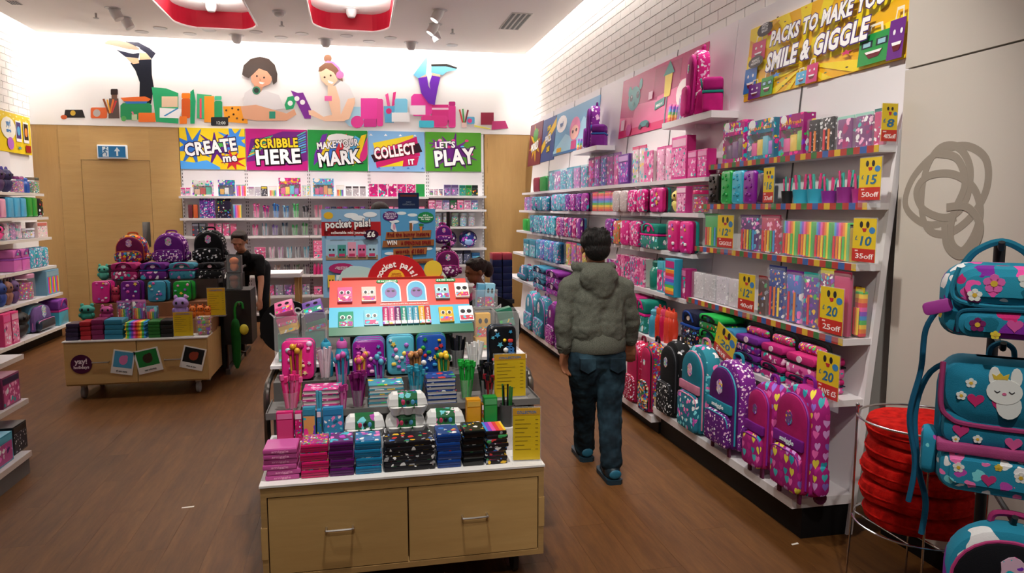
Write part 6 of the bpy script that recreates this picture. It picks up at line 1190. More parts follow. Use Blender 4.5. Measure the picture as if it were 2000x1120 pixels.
def pricelist(x0, x1, y0, y1, Y, zf, label, rz=0.0):
    a = onY(x0, (y0+y1)/2, Y); b = onY(x1, (y0+y1)/2, Y); w = b.x-a.x; h = onY((x0+x1)/2, y0, Y).z-zf
    p = Proto('price_list_stand', 'sign'); p.add('acrylic_sheet', MB().box(-w/2-.004, w/2+.004, -.004, .004, 0, h+.004), 'acrylic', '#ffffff', smooth=False); p.add('acrylic_foot', MB().box(-w/2-.004, w/2+.004, -.05, .05, 0, .004), 'acrylic', '#ffffff', smooth=False)
    c_ = p.add('yellow_card', MB().box(-w/2, w/2, -.0065, -.0045, .006, h), 'card', '#d6b420', smooth=False); p.add('heading_band', MB().box(-w/2, w/2, -.0072, -.0065, h*.87, h), 'card', '#cf9a30', c_, smooth=False); p.add('heading', MB().text('COLLECTION', 0, h*.90, h*.07, -.0072, .0008, .02, width=w*.7), 'card', '#3f7ab0', c_)
    for k in range(8): p.add('text_line', MB().box(-w*.42, -w*.42+w*(.34+.12*((k*5) % 3)), -.0072, -.0065, h*(.78-.08*k), h*(.792-.08*k)), 'card', '#8a7420', c_, smooth=False); 
    for k in range(8): p.add('price_text', MB().box(w*.32, w*.42, -.0072, -.0065, h*(.78-.08*k), h*(.792-.08*k)), 'card', '#8a7420', c_, smooth=False)
    p.put(((a.x+b.x)/2, Y, zf+.0005), rz, label)
pricelist(1002, 1054, 797, 908, 2.80, .5038, 'yellow price list in clear stand at the gondola front corner', -.12)
pricelist(965, 1026, 692, 778, 3.12, .6885, 'yellow price list in clear stand on the grey tray')
# second step: cartons, egg boxes
S1 = .6008; Y1 = 2.97
gput(b_box, 538, 573, 806, S1, Y1, .03, [pal('#c8206c', '#d8407c', '#e880b0')], 'hot pink hexagon carton behind the pink box stack', mat='card')
gput(b_box, 590, 616, 797, S1, Y1, .03, [pal('#3a90ac', '#e8a860', '#3a90ac')], 'teal carton with orange fruit print on the step', mat='print')
gput(b_box, 629, 671, 797, S1, Y1, .03, [pal('#2f86b8', '#3f98c8', '#2f86b8')], 'blue hexagon carton behind the purple cases', mat='print_teal')
gput(b_box, 911, 940, 782, S1, Y1, .05, [pal('#d8961a', '#e8a82a', '#e8b84a')], 'mustard yellow hexagon carton on the step', mat='card')
gput(b_box, 945, 972, 777, S1, Y1, .05, [pal('#1f8a38', '#2a9a48', '#58b070')], 'green hexagon carton on the step', mat='card')
def eggcarton(w, h, d):
    p = Proto('egg_carton', 'carton'); lo = MB()
    lo.rings([[(x_, y_, 0) for x_, y_ in ((-w*.40, -d*.92), (w*.40, -d*.92), (w*.40, -d*.08), (-w*.40, -d*.08))], [(x_, y_, h*.45) for x_, y_ in ((-w*.5, -d), (w*.5, -d), (w*.5, 0), (-w*.5, 0))]][::-1])
    for k in range(3): lo.lathe([(w*.09, 0), (w*.16, h*.40)], 10, (-w*.30+w*.30*k, -d*.92, 0))
    p.add('cup_tray', lo, 'matte', '#e4e4e2')
    li = p.add('lid', MB().rings([[(x_, y_, h) for x_, y_ in ((-w*.36, -d*.84), (w*.36, -d*.84), (w*.36, -d*.16), (-w*.36, -d*.16))], [(x_, y_, h*.78) for x_, y_ in ((-w*.46, -d*.95), (w*.46, -d*.95), (w*.46, -d*.05), (-w*.46, -d*.05))], [(x_, y_, h*.47) for x_, y_ in ((-w*.5, -d), (w*.5, -d), (w*.5, 0), (-w*.5, 0))]]), 'matte', '#ececea', smooth=False)
    p.add('paper_sleeve', MB().rings([[(x_, y_, h*1.01) for x_, y_ in ((-w*.24, -d*.86), (w*.24, -d*.86), (w*.24, -d*.14), (-w*.24, -d*.14))], [(x_, y_, h*.78) for x_, y_ in ((-w*.24, -d*.97), (w*.24, -d*.97), (w*.24, -d*.03), (-w*.24, -d*.03))], [(x_, y_, h*.30) for x_, y_ in ((-w*.24, -d*1.02), (w*.24, -d*1.02), (w*.24, .005), (-w*.24, .005))]]), 'print_teal', '#1f6a3c', li, smooth=False)
    for q_, c_ in ((-.12, '#c83a60'), (0, '#1a1a20'), (.12, '#58a0d0')): p.add('sleeve_picture', MB().ball((w*q_, -d*1.0, h*.62), (w*.05, .004, h*.13), 10, 6), 'card', c_, li)
    return p
ec = eggcarton(.165, .085, .085)
for (x, y, z, nm, Y) in ((792, 0, S1, 'bottom of the centre pair', 2.962), (796, 0, S1+.087, 'top of the centre pair', 2.960), (711, 0, S1, 'half hidden behind sky blue cases', 2.964), (871, 0, S1, 'half hidden behind royal blue cases', 2.964)):
    q = onY(x, 800, Y); ec.put((q.x, Y+.07, z), random.Random(x).uniform(-.12, .12), 'white moulded egg carton of putty with green sleeve, %s' % nm)
gput(b_cup, 976, 1012, 752, S1, 2.952, 0, pal('#4a4a4c', '#2a7a3a', '#141a14'), 'dark metal pot of green-and-black slime cards', pens=5, fill=.5)
# grey tray: journals in wrappers and bunches of novelty pens
S2 = .6885; Y2 = 3.08
def journals(x0, x1, ybot, ytop, n, pl, label, group, mat):
    stack(x0, x1, ybot, ytop, n, lambda w, h, d: journal_flat(w, h, d, mat), .12, pl, label, group, Y=Y2, z=S2, jit=.006, seed=int(x0))
def journal_flat(w, h, d, mat):
    p = Proto('wrapped_journal', 'notebook'); p.add('cover', MB().pad(-w/2, w/2, -d, 0, h*.80, h, .004, .001), mat, 'A')
    p.add('pages', MB().box(-w/2+.003, w/2-.003, -d+.003, -.003, h*.16, h*.80), 'pages', '#eae8ee', smooth=False); p.add('back_cover', MB().box(-w/2, w/2, -d, 0, 0, h*.16), 'gloss', 'A', smooth=False); return p
journals(590, 668, 797, 762, 4, pal('#d0408c'), 'pink flower-print wrapped journal', 'pink wrapped journals', 'print_pink')
journals(718, 790, 800, 752, 5, pal('#4a98ac'), 'teal picture-cover wrapped journal', 'teal wrapped journals', 'print')
journals(832, 892, 797, 738, 6, pal('#1f3f88'), 'navy picture-cover wrapped journal', 'navy wrapped journals', 'print_dark')
def bunch(x0, x1, ytop, z, Y, ca, cb, label, n=12, lean=.45, top='ball', clear=True):
    a = onY(x0, ytop, Y).x; b = onY(x1, ytop, Y).x; w = b-a; h = onY((x0+x1)/2, ytop, Y).z-z; p = Proto('novelty_pen_bunch', 'pens'); rnd = random.Random(int(x0))
    p.add('holder', MB().lathe([(w*.26, 0), (w*.36, h*.55), (w*.33, h*.55), (w*.23, .004)], 14), 'clear', '#ffffff')
    for k in range(n):
        an = 2*PI*k/n*2.4; q = w*.27*math.sqrt((k+.5)/n); x_, y_ = q*math.cos(an), q*math.sin(an); t_ = (x_*(1+lean*1.6), y_*(1+lean), h*rnd.uniform(.82, .97))
        i = p.add('pen', MB().tube([(x_*.8, y_*.8, .01), t_], .0062, 6), 'gloss', (ca, cb)[k % 2])
        if top == 'ball': p.add('topper', MB().ball(t_, (.013, .013, .015), 8, 5), 'gloss', (cb, ca)[k % 2], i)
        elif top == 'cap': p.add('cap', MB().tube([t_, (t_[0]*1.02, t_[1]*1.02, t_[2]+.022)], .0095, 6), 'gloss', (cb, ca)[k % 2], i)
    p.put(((a+b)/2, Y+w*.36, z+.0008), 0, label)
bunch(541, 588, 740, S2, Y2, '#e0307c', '#f06aa8', 'bunch of hot pink topped pens beside the pink journals', 12, top='cap')
bunch(680, 716, 735, S2, 3.06, '#6a1458', '#8a2470', 'bunch of dark plum pens between pink and teal journals', 14, top='cap')
bunch(792, 830, 724, S2, Y2, '#2a8aa8', '#3fa8c4', 'bunch of turquoise topped pens between teal and navy journals', 12, top='cap')
bunch(893, 930, 712, S2, 3.10, '#1f9a38', '#30b84a', 'bunch of green topped pens beside the navy journals', 12, top='cap')
bunch(932, 966, 714, S2, 3.10, '#141418', '#2a2a30', 'bunch of black topped pens beside the price list', 12, top='cap')
bunch(614, 631, 756, S1, 3.006, '#2f98b8', '#58b0c8', 'slim bunch of tall blue straws between cartons', 4, top='none')
# extra pieces that fill the gaps on the step and tray
def triple(x0, x1, ytop, c_, label):
    gput(b_box, x0, x1, ytop, S1, 2.962, .03, [pal(c_, c_, '#f0e0e8')], label, mat='print_s')
triple(575, 589, 806, '#c8206c', 'narrow pink carton beside the hot pink hexagon carton'); triple(618, 627, 802, '#2f86b8', 'narrow blue carton wedged between teal and blue cartons'); triple(941, 945, 790, '#8a5a1a', 'thin brown carton wedged beside the green carton')
p = Proto('key_ring_toy', 'toy'); p.add('ball', MB().ball((0, 0, .019), .019, 14, 9), 'gloss', '#b06ac0'); p.add('tuft', MB().ball((.006, -.003, .038), (.012, .010, .008)), 'plain', '#e8a0c0'); p.add('ring', MB().tube([(.009*math.cos(k*PI/6), -.004, .052+.009*math.sin(k*PI/6)) for k in range(12)], .002, 5, True), 'metal', '#c8c8cc')
q = onY(583, 830, 3.02); p.put((q.x, 3.019, S1+.0005), 0, 'lilac ball key-ring toy behind the pink cartons')
bunch(660, 677, 762, S2, 3.048, '#a82a78', '#d86aa8', 'small bunch of rose pens beside the pink journals', 7, top='cap')
bunch(944, 966, 742, S2, 3.055, '#1a1a20', '#8a1a2a', 'small bunch of black and red pens before the price list', 7, top='cap')
bunch(652, 680, 690, S2, 3.213, '#2a90b0', '#c85aa8', 'bunch of turquoise and pink pens before the bottles', 8)
bunch(854, 882, 690, S2, 3.213, '#1f8a48', '#e8c030', 'bunch of green and yellow pens before the monster case', 8)
bunch(730, 752, 696, S2, 3.217, '#8a2a98', '#58a8c8', 'bunch of violet pens before the purple case', 8)
# upper step: embossed hard cases, bottles, pens
S3 = .7728; Y3 = 3.285
def hc(x0, x1, ytop, Y, ca, cb, cz, label, word, wcol, cols, seed, n=2):
    for k in range(n-1, -1, -1):
        a = onY(x0, ytop, Y).x; b = onY(x1, ytop, Y).x; h = onY((x0+x1)/2, ytop, Y).z-S3; w = b-a
        b_case(round(w, 3), round(h, 3), .045, mat='gloss', charms=12 if k == 0 else 0, word=word if k == 0 else None, wcol=wcol, ccols=tuple(cols), seed=seed).put(((a+b)/2+.003*k, Y+.045+.047*k, S3+.0008), (-.10, 0, 0), label if k == 0 else label.replace('with raised', 'standing %sbehind the one with raised' % ('farther ' if k > 1 else '')), None, pal(ca, cb, cz))
hc(548, 612, 668, Y3, '#e02a86', '#c81e74', '#5a6a78', 'hot pink hard pencil case with raised animal charms', None, '#fff', ['#f0b0d8', '#e8c8e8', '#f0d8a0', '#b0d0d8', '#d8a0d0'], 11)
hc(688, 750, 668, Y3, '#8a1a90', '#701478', '#4a8aa8', 'purple hard pencil case with raised mermaid charms', 'smiggle', '#4a8ac8', ['#d85ab8', '#c84ab0', '#e8b0d0', '#58a8c8'], 12, 3)
hc(755, 809, 660, 3.295, '#58b4cc', '#3f98b4', '#3a7a98', 'light blue hard pencil case with raised cupcake charms', 'smiggle', '#b05ac8', ['#e88ac0', '#f4d05a', '#b070d0', '#ffffff'], 13)
hc(814, 872, 657, 3.295, '#1f4fa8', '#1a8a58', '#1f7a50', 'blue hard pencil case with raised monster charms', 'smiggle', '#1f8a58', ['#2a9a40', '#d83a3a', '#e8c030', '#f0f0f0', '#3f98d0'], 14)
hc(956, 1010, 640, 3.33, '#0e0f14', '#101014', '#2a3a50', 'black hard pencil case with raised gadget charms', 'smiggle', '#3f78b8', ['#e8e8e8', '#d83a3a', '#3f98c8', '#f0c830', '#a8a8b0', '#58b0c8'], 15)
gput(b_bottle, 621, 650, 664, S3, 3.33, 0, pal('#2a90b0', '#2f9cba', '#1f7a98'), 'turquoise round-topped bottle beside the pink cases')
gput(b_bottle, 652, 682, 662, S3, 3.33, 0, pal('#2f8cae', '#c85aa8', '#1f7a98'), 'turquoise bottle with pink top beside the purple cases')
bunch(614, 652, 676, S3-.0, 3.27, '#c8a8b8', '#e0d0d8', 'bunch of clear pink pens in front of turquoise bottle', 9, top='none')
bunch(690, 716, 692, S2, 3.20, '#c83a78', '#e0a040', 'bunch of patterned character pens before the purple case', 7)
bunch(796, 828, 686, S2+.0, 3.205, '#8a5a3a', '#c88a50', 'bunch of brown teddy-topped pens before the light blue case', 9)
bunch(562, 590, 672, S2, 3.205, '#b81e60', '#d8a030', 'bunch of giraffe-topped pens before the hot pink case', 8)
bunch(876, 914, 654, S3, 3.34, '#101014', '#2a2a34', 'bunch of black pens beside the monster case', 10, top='none')
bunch(908, 950, 668, S3, 3.30, '#d8d8d8', '#f0f0f0', 'bunch of white skeleton pens beside black pens', 10, top='none')
# ---------------------------------------------------------------- sloped red and blue display of mini journals
A = Vector((-.148, 3.48, .955)); H = Vector((-.148, 3.74, 1.178)); wd = .696
sl = (H-A).length; ang = math.atan2(H.z-A.z, H.y-A.y)       # board slope
disp = empty('tilted_display_board', (A.x+wd/2, A.y, A.z), (-(PI/2-ang), 0, 0), label='tilted red and blue display board for mini journals with green grass edge', cat='display board')
def dp(name, mb, mat, col, par=None, smooth=False): return link(name, mb.mesh(name, mat, smooth), par or disp, col)
dp('board', MB().box(-wd/2, wd/2, 0, .02, 0, sl), 'card', '#d8483c'); dp('lower_panel', MB().box(-wd/2, wd/2, -.002, 0, 0, sl*.46), 'card', '#4ab4d4'); dp('grass_edge', MB().box(-wd/2, wd/2, -.012, 0, -.03, .022), 'card', '#1f6a4a')
for a_, b_ in ((-.06, '8 to collect!'), (.24, '£6.00 each')): dp('green_pill', MB().pad(a_-.055 if a_ < 0 else a_-.05, a_+.055, -.004, 0, sl*.93, sl*.99, .01, .001), 'card', '#2a8a4a'); dp('lettering', MB().text(b_, a_, sl*.945, .016, -.004, .001, .01, width=.09), 'card', '#f4fff4')
wl_ = []
for xx in (-.25, .25):
    for (ly, lz) in ((.0195, .035), (.0195, sl-.03)):
        yw = A.y+ly*math.sin(ang)+lz*math.cos(ang); zw = A.z-ly*math.cos(ang)+lz*math.sin(ang); wl_ += [(xx, ly, lz), (xx, (yw-A.y)*math.sin(ang)-(.8152-A.z)*math.cos(ang), (yw-A.y)*math.cos(ang)+(.8152-A.z)*math.sin(ang))]
dp('easel_block', MB().add(wl_, [(0, 1, 3, 2), (4, 6, 7, 5), (0, 4, 5, 1), (2, 3, 7, 6), (0, 2, 6, 4), (1, 5, 7, 3)]), 'card', '#2a2426')
def arch(x_, z_, w_, h_): return [(x_-w_/2, z_), (x_+w_/2, z_), (x_+w_/2, z_+h_*.6)]+[(x_+w_/2*math.cos(t_), z_+h_*.6+h_*.4*math.sin(t_)) for t_ in [PI*k/10 for k in range(1, 10)]]+[(x_-w_/2, z_+h_*.6)]
for x_ in (-.045, .085):
    fr = dp('arched_window', MB().prism(arch(x_, sl*.54, .10, sl*.42), -.004, 0), 'card', '#f4f4f0'); dp('window_picture', MB().prism(arch(x_, sl*.56, .088, sl*.38), -.005, -.004), 'card', '#58a8cc', fr); dp('figure', MB().prism(ell(x_, sl*.72, .03, .035), -.006, -.005), 'card', '#7a5a98', fr)
    for k in (-1, 1): dp('eye', MB().prism(ell(x_+k*.012, sl*.75, .008, .006), -.007, -.006), 'card', '#2a2030', fr)
dp('caption', MB().text('collect them all to make the ultimate board game', .02, sl*.49, .012, -.002, .001, .006, width=.24), 'card', '#fff0ea')
def minijournal(w, h, d, face, body):
    p = Proto('mini_journal', 'notebook'); p.add('cover', MB().pad(-w/2, w/2, -d, 0, 0, h, .003, .001), 'card', 'A'); p.add('picture', MB().box(-w*.44, w*.44, -d-.001, -d, h*.06, h*.34), 'print_s', 'B')
    for k in (-1, 1): i = p.add('eye_patch', MB().prism(ell(k*w*.22, h*.62, w*.17, h*.13), -d-.001, -d), 'card', 'C'); p.add('eye', MB().prism(ell(k*w*.22, h*.60, w*.10, h*.10), -d-.002, -d-.001), 'card', '#14121a', i)
    p.add('nose', MB().prism([(-w*.04, h*.50), (w*.04, h*.50), (0, h*.45)], -d-.0015, -d), 'card', '#2a1a20'); return p
mj = minijournal(.072, .098, .014, None, None); Rb = Matrix.Rotation(-(PI/2-ang), 3, 'X')
def onboard(u, v, y=-.001): return Vector((A.x+wd/2, A.y, A.z)) + Rb @ Vector((u, y, v))
JN = [(-.272, .54, '#d86a98', '#b83a70', '#f0d8e0', 'pink unicorn-faced'), (-.155, .54, '#f0c8c0', '#c84a70', '#f8f0ec', 'blush deer-faced'), (.215, .56, '#9ccad4', '#a83a60', '#e8f4f4', 'pale blue penguin-faced'), (.318, .58, '#f4efe4', '#c83a5a', '#3a3438', 'cream raccoon-faced'),
      (-.268, .06, '#3a9a7a', '#a83a70', '#e0f0e4', 'green koala-faced'), (-.146, .08, '#8ad0e0', '#c84a80', '#f0f0e0', 'aqua rainbow-faced'), (.222, .10, '#e8b030', '#d85a50', '#f4d8c8', 'yellow chick-faced'), (.322, .11, '#f0f0f2', '#c83a50', '#24222a', 'white panda-faced')]
for u, v, a_, b_, c_, nm in JN: q = onboard(u, sl*v); mj.put(q, (-(PI/2-ang), 0, 0), '%s mini journal on the tilted display board' % nm, None, pal(a_, b_, c_))
for k, (c_, nm) in enumerate((('#b82a68', 'raspberry'), ('#c85a88', 'rose'), ('#6a1f60', 'plum'), ('#2f8a78', 'jade'), ('#4a98b0', 'steel blue'), ('#3f90a8', 'teal'), ('#d8a030', 'amber'), ('#b83a3a', 'brick red'))):
    p = Proto('mini_journal', 'notebook'); p.add('spine', MB().pad(-.014, .014, -.02, 0, 0, .115, .003, .001), 'card', c_); p.add('lettering', MB().at(Matrix.Rotation(-PI/2, 4, 'Y')).text('book of secrets', .06, -.006, .018, -.02, .0008, .01, width=.085), 'card', '#f4e8ea'); p.add('picture', MB().box(-.013, .013, -.021, -.02, .002, .022), 'print_s', '#e8d8e0')
    q = onboard(-.078+.0295*k, sl*.07); p.put(q, (-(PI/2-ang), 0, 0), '%s mini journal shown spine-out on the tilted display board' % nm)
# header over the board
def plate(name, pts, Y, th, col, par, mat='card'): return link(name, MB().prism([(onY(x_, y_, Y).x, onY(x_, y_, Y).z) for x_, y_ in pts], Y, Y+th).mesh(name, mat, False), par, col)
hd = empty('display_header', (0, 0, 0), label='red semicircle header reading "pocket pals!" between clouds above the tilted board', cat='sign'); YH = 3.765
plate('cloud', [(660, 548), (668, 530), (685, 520), (705, 521), (722, 524), (735, 550)], YH+.012, .006, '#a8c8c4', hd); plate('cloud', [(820, 545), (828, 527), (845, 520), (862, 527), (872, 541)], YH+.012, .006, '#c8d8c0', hd)
plate('yellow_note', pc(846, 527, 18), YH+.006, .005, '#d8b83a', hd)
a = onY(668, 545, YH); b = onY(866, 545, YH); link('support_strip', MB().box(a.x, b.x, 3.746, 3.784, 1.14, 1.19).mesh('support_strip', 'card', False), hd, '#a83028')
arcp = [(718, 549)]+[(775-57*math.cos(t_), 549-51*math.sin(t_)) for t_ in [PI*k/16 for k in range(1, 16)]]+[(832, 543)]
hp = plate('red_semicircle', arcp, YH, .008, '#b81e24', hd); plate('half_sun', [(757, 546)]+[(774-17*math.cos(t_), 546-19*math.sin(t_)) for t_ in [PI*k/10 for k in range(1, 10)]]+[(791, 545)], YH-.002, .002, '#e8b030', hp)
cc_ = onY(775, 549, YH); rad = onY(775, 549-40, YH).z-cc_.z
word = 'pocket pals!'
for k, ch in enumerate(word):
    if ch == ' ': continue
    t_ = PI*(.90-.80*k/(len(word)-1)); link('letter', MB().at(Matrix.Translation((cc_.x+rad*.88*math.cos(t_), YH, cc_.z+rad*.80*math.sin(t_))) @ Matrix.Rotation(-(t_-PI/2), 4, 'Y')).text(ch, 0, -.012, .045, 0, .002, .03).mesh('letter', 'card', False), hp, '#f8f0ea')
link('lettering', MB().text('collectable\nmini journals', onY(774, 538, YH).x, onY(774, 536, YH).z, .011, YH-.002, .001, .01).mesh('lettering', 'card', False), hp, '#a8281c')
# ---------------------------------------------------------------- two tall posters behind
def board(x0, x1, y0, y1, Y, col): a = onY(x0, y1, Y); b = onY(x1, y0, Y); return Sheet(b.x-a.x, b.z-a.z, col, 'standing_poster', 'poster', 'panel'), ((a.x+b.x)/2, Y, a.z)
s, at = board(632, 743, 409, 582, 4.30, '#8ab4d8')
s.poly(rect(-.5, .5, .70, .86), '#b8242a'); s.poly(ell(-.38, .93, .08, .04), '#e8b830')
for u, v in ((.0, .93), (.32, .94), (.12, .90)): s.poly(ell(u, v, .12, .03), '#f0f4f8')
s.poly(rect(-.44, .44, .45, .66), '#a8c8e0'); s.poly(rect(-.44, .44, .43, .48), '#a88a68')
for k, c_ in enumerate(('#9cc8d8', '#4a9a90', '#e8a0b8', '#d86a98', '#a8c8d8')): u = -.34+.17*k; s.poly(rect(u-.07, u+.07, .46, .60+.03*(k == 2)), c_); s.poly(ell(u-.03, .545, .018, .012), '#1c1a22'); s.poly(ell(u+.03, .545, .018, .012), '#1c1a22'); s.poly(rect(u-.05, u+.05, .47, .50), '#c83a68')
s.poly(ell(-.18, .335, .22, .06), '#b02a68'); s.text('collect all first ten\nto make the ultimate\nboard game', -.18, .345, .016, '#f8e8f0')
for k, c_ in enumerate(('#e8c040', '#f0f0f0', '#d85a8a', '#58a8a0', '#a86ab8', '#e89ab0')): u = -.36+.145*k; s.poly(rect(u-.06, u+.06, .12, .26), c_); s.poly(ell(u-.025, .20, .014, .010), '#1c1a22'); s.poly(ell(u+.025, .20, .014, .010), '#1c1a22')
s.text('pocket pals!', -.05, .80, .115, '#f8f4f0', '#3a2a38', .04, sx=.82); s.text('collectable mini journals', -.05, .725, .042, '#f8e8e4', None, .0, sx=.85); s.poly(ell(.33, .715, .13, .055), '#3a1230'); s.text('£6', .33, .69, .085, '#f8f4f0', None)
s.p.put(at, 0, 'tall "pocket pals! collectable mini journals £6" poster with shelf of animal books')
s, at = board(746, 850, 408, 582, 4.30, '#5aa0d0')
for u, v in ((.08, .93), (-.12, .95), (.10, .85), (.35, .55), (-.35, .5), (-.25, .86)): s.poly(ell(u, v, .09, .018), '#e8f0f4')
s.poly(ell(-.32, .92, .14, .055), '#5a1f70'); s.text('The bunny is\nhiding in our\nstore! can you\nfind him?', -.32, .945, .022, '#f0e0f4'); s.poly(ell(.32, .905, .15, .06), '#1f8a4a'); s.text('ask a\nteam member\nfor help!', .32, .92, .027, '#f0fff0')
for k in (-1, 1): s.poly([(k*.10-.20+.1, .72), (k*.13-.10, .80), (k*.16-.10, .855), (k*.20-.10, .85), (k*.20-.12, .78), (k*.14-.06, .72)], '#e8e4e8'); s.poly(ell(k*.155-.10, .80, .025, .035), '#e0a0b8')
s.poly(rect(.02, .07, .30, .84), '#8a5a30'); s.poly([(-.42, .66), (.40, .68), (.42, .76), (-.40, .74)], '#a8683a'); s.poly([(-.48, .57), (.46, .585), (.47, .655), (-.46, .645)], '#9c5e34'); s.poly([(-.28, .475), (.32, .49), (.34, .565), (-.28, .555)], '#a8683a'); s.poly([(.20, .80), (.26, .80), (.23, .72)], '#d87a3a'); s.poly(ell(.235, .82, .05, .015), '#2f7a3a')
s.text('find the bunny instore', .0, .695, .060, '#7a0f1c', None, .015, sx=.80); s.text('&          A SPENDING SPREE', .02, .60, .055, '#8a0f1c', None, .01, sx=.66); s.text('WIN', -.30, .60, .066, '#f8f0ea', None, .01, sx=.78); s.text('worth £100!', .02, .505, .058, '#7a0f1c', None, .01); s.poly([(-.1, .38), (.45, .39), (.45, .44), (-.1, .43)], '#a8683a'); s.text('fill in an entry form', .17, .395, .022, '#6a1a20')
s.p.put(at, 0, 'tall blue "find the bunny instore & WIN" poster with wooden signpost')
for (x, nm) in ((690, 'pocket pals'), (798, 'bunny')):
    q = onY(x, 640, 4.33); single('poster_stand', MB().box(q.x-.02, q.x+.02, 4.3002, 4.34, .80, onY(x, 420, 4.33).z).box(q.x-.12, q.x+.12, 4.312, 4.45, .80, .815), 'metal', 'grey metal stand propping the %s poster' % nm, 'stand', '#6a6866', smooth=False)
# blue sign card rising behind the bunny poster
s, at = board(778, 818, 377, 412, 6.2, '#3a5a9a'); s.poly(rect(-.4, .4, .78, .9), '#a85a50'); s.text('new\ncollection', 0, .45, .16, '#a8c8e8', None, 0); zc = at[2]; s.p.add('post', MB().box(-.012, .012, .0, .012, -zc, .02), 'metal', '#8a8886'); s.p.put(at, 0, 'small blue sign card on a post behind the bunny poster')
# ---------------------------------------------------------------- clear bins of boxes and black round boards on both sides
def bin_(x0, x1, y0, Y, z0, dep, label):
    a = onY(x0, y0, Y); b = onY(x1, y0, Y); w = b.x-a.x; h = a.z-z0; t_ = .004; p = Proto('clear_bin', 'container'); mb = MB().box(-w/2, w/2, 0, t_, 0, h).box(-w/2, w/2, dep-t_, dep, 0, h).box(-w/2, -w/2+t_, t_, dep-t_, 0, h).box(w/2-t_, w/2, t_, dep-t_, 0, h).box(-w/2+t_, w/2-t_, t_, dep-t_, 0, t_)
    p.add('walls', mb, 'clear', '#ffffff', smooth=False); p.add('rim', MB().tube([(-w/2, 0, h), (w/2, 0, h), (w/2, dep, h), (-w/2, dep, h)], .004, 6, True), 'clear', '#ffffff'); p.put(((a.x+b.x)/2, Y, z0), 0, label); return (a.x+b.x)/2, w
ZT = .8158
B1 = bin_(534, 582, 620, 3.45, ZT, .14, 'clear bin of pink and yellow journal boxes beside the tilted board')
B2 = bin_(588, 638, 612, 3.47, ZT, .14, 'clear bin of green and plum journal boxes beside the tilted board')
B3 = bin_(927, 966, 608, 3.56, ZT, .14, 'clear bin of yellow chick journal boxes beside the tilted board'); B4 = bin_(969, 1014, 610, 3.56, ZT, .14, 'clear bin of green journal boxes at the gondola edge')
def jb(x, y, Y, w, h, d, col, pic, rot, label, face=True):
    p = Proto('journal_box', 'box'); p.add('carton', MB().pad(-w/2, w/2, -d/2, d/2, -h/2, h/2, .002, .001, 1), 'card', col); p.add('picture_band', MB().box(-w*.46, w*.46, -d/2-.001, -d/2, -h*.46, -h*.05), 'print_s', pic)
    if face:
        for k in (-1, 1): p.add('eye', MB().prism(ell(k*w*.2, h*.2, w*.12, h*.11), -d/2-.0012, -d/2), 'card', '#1a161c')
    p.put((x, Y, y), rot, label)
c1, c2, c3, c4 = B1[0], B2[0], B3[0], B4[0]; zf = ZT+.0045
jb(c1, zf+.0675, 3.52, .085, .135, .06, '#1f7a5a', '#2a9a70', (0, 0, 0), 'green journal box standing at the bin bottom', False); jb(c1+.008, zf+.163, 3.52, .086, .034, .09, '#d8a830', '#e8c860', (0, -.26, 0), 'yellow journal box lying in the clear bin', False); jb(c1-.001, zf+.1978, 3.52, .086, .038, .09, '#c03070', '#d85a90', (0, -.26, 0), 'raspberry journal box lying in the clear bin', False); jb(c1-.0105, zf+.249, 3.515, .084, .10, .035, '#d86a98', '#b82a68', (-1.12, -.26, .0), 'pink unicorn journal box tipped on top of the clear bin')
jb(c2, zf+.07, 3.54, .09, .14, .07, '#2a7a68', '#8a3a60', (0, 0, 0), 'teal journal box standing in second clear bin', False); jb(c2+.008, zf+.1718, 3.54, .09, .042, .08, '#1f6a50', '#b03060', (0, -.28, 0), 'dark green journal box lying in second clear bin', False); jb(c2-.005, zf+.237, 3.535, .092, .10, .05, '#6a4a98', '#3a8a78', (-1.08, -.28, 0), 'purple sunglasses-print journal box tipped on the bin')
jb(c3, zf+.03, 3.63, .085, .06, .07, '#d8a830', '#b87a28', (0, 0, 0), 'mustard journal box at the bin bottom', False); jb(c3, zf+.1225, 3.63, .078, .125, .05, '#e0a828', '#d85a48', (0, 0, 0), 'yellow chick-faced journal box standing in clear bin'); jb(c4, zf+.05, 3.63, .098, .10, .08, '#3a6a7a', '#8ab0b8', (0, 0, 0), 'slate journal box at the edge bin bottom', False); jb(c4, zf+.158, 3.63, .080, .10, .06, '#1f6a50', '#58907a', (0, -.24, 0), 'dark green journal box tilted in the edge bin', False)
B5 = bin_(928, 972, 568, 3.80, 1.0, .10, 'small clear bin of pale blue penguin journal boxes'); single('bin_riser', MB().box(onY(928, 568, 3.8).x, onY(972, 568, 3.8).x, 3.80, 3.90, .7995, 1.0), 'plain', 'dark riser block under the penguin box bin', 'stand', '#241f22', smooth=False)
jb(B5[0]-.027, 1.0045+.067, 3.85, .040, .13, .06, '#5a98b8', '#8a4a78', (0, .08, 0), 'blue-sided penguin journal box leaning in small bin', False); jb(B5[0]+.023, 1.0045+.067, 3.85, .054, .13, .05, '#8ac0d8', '#c83a78', (0, .08, 0), 'pale blue penguin-faced journal box in small bin')
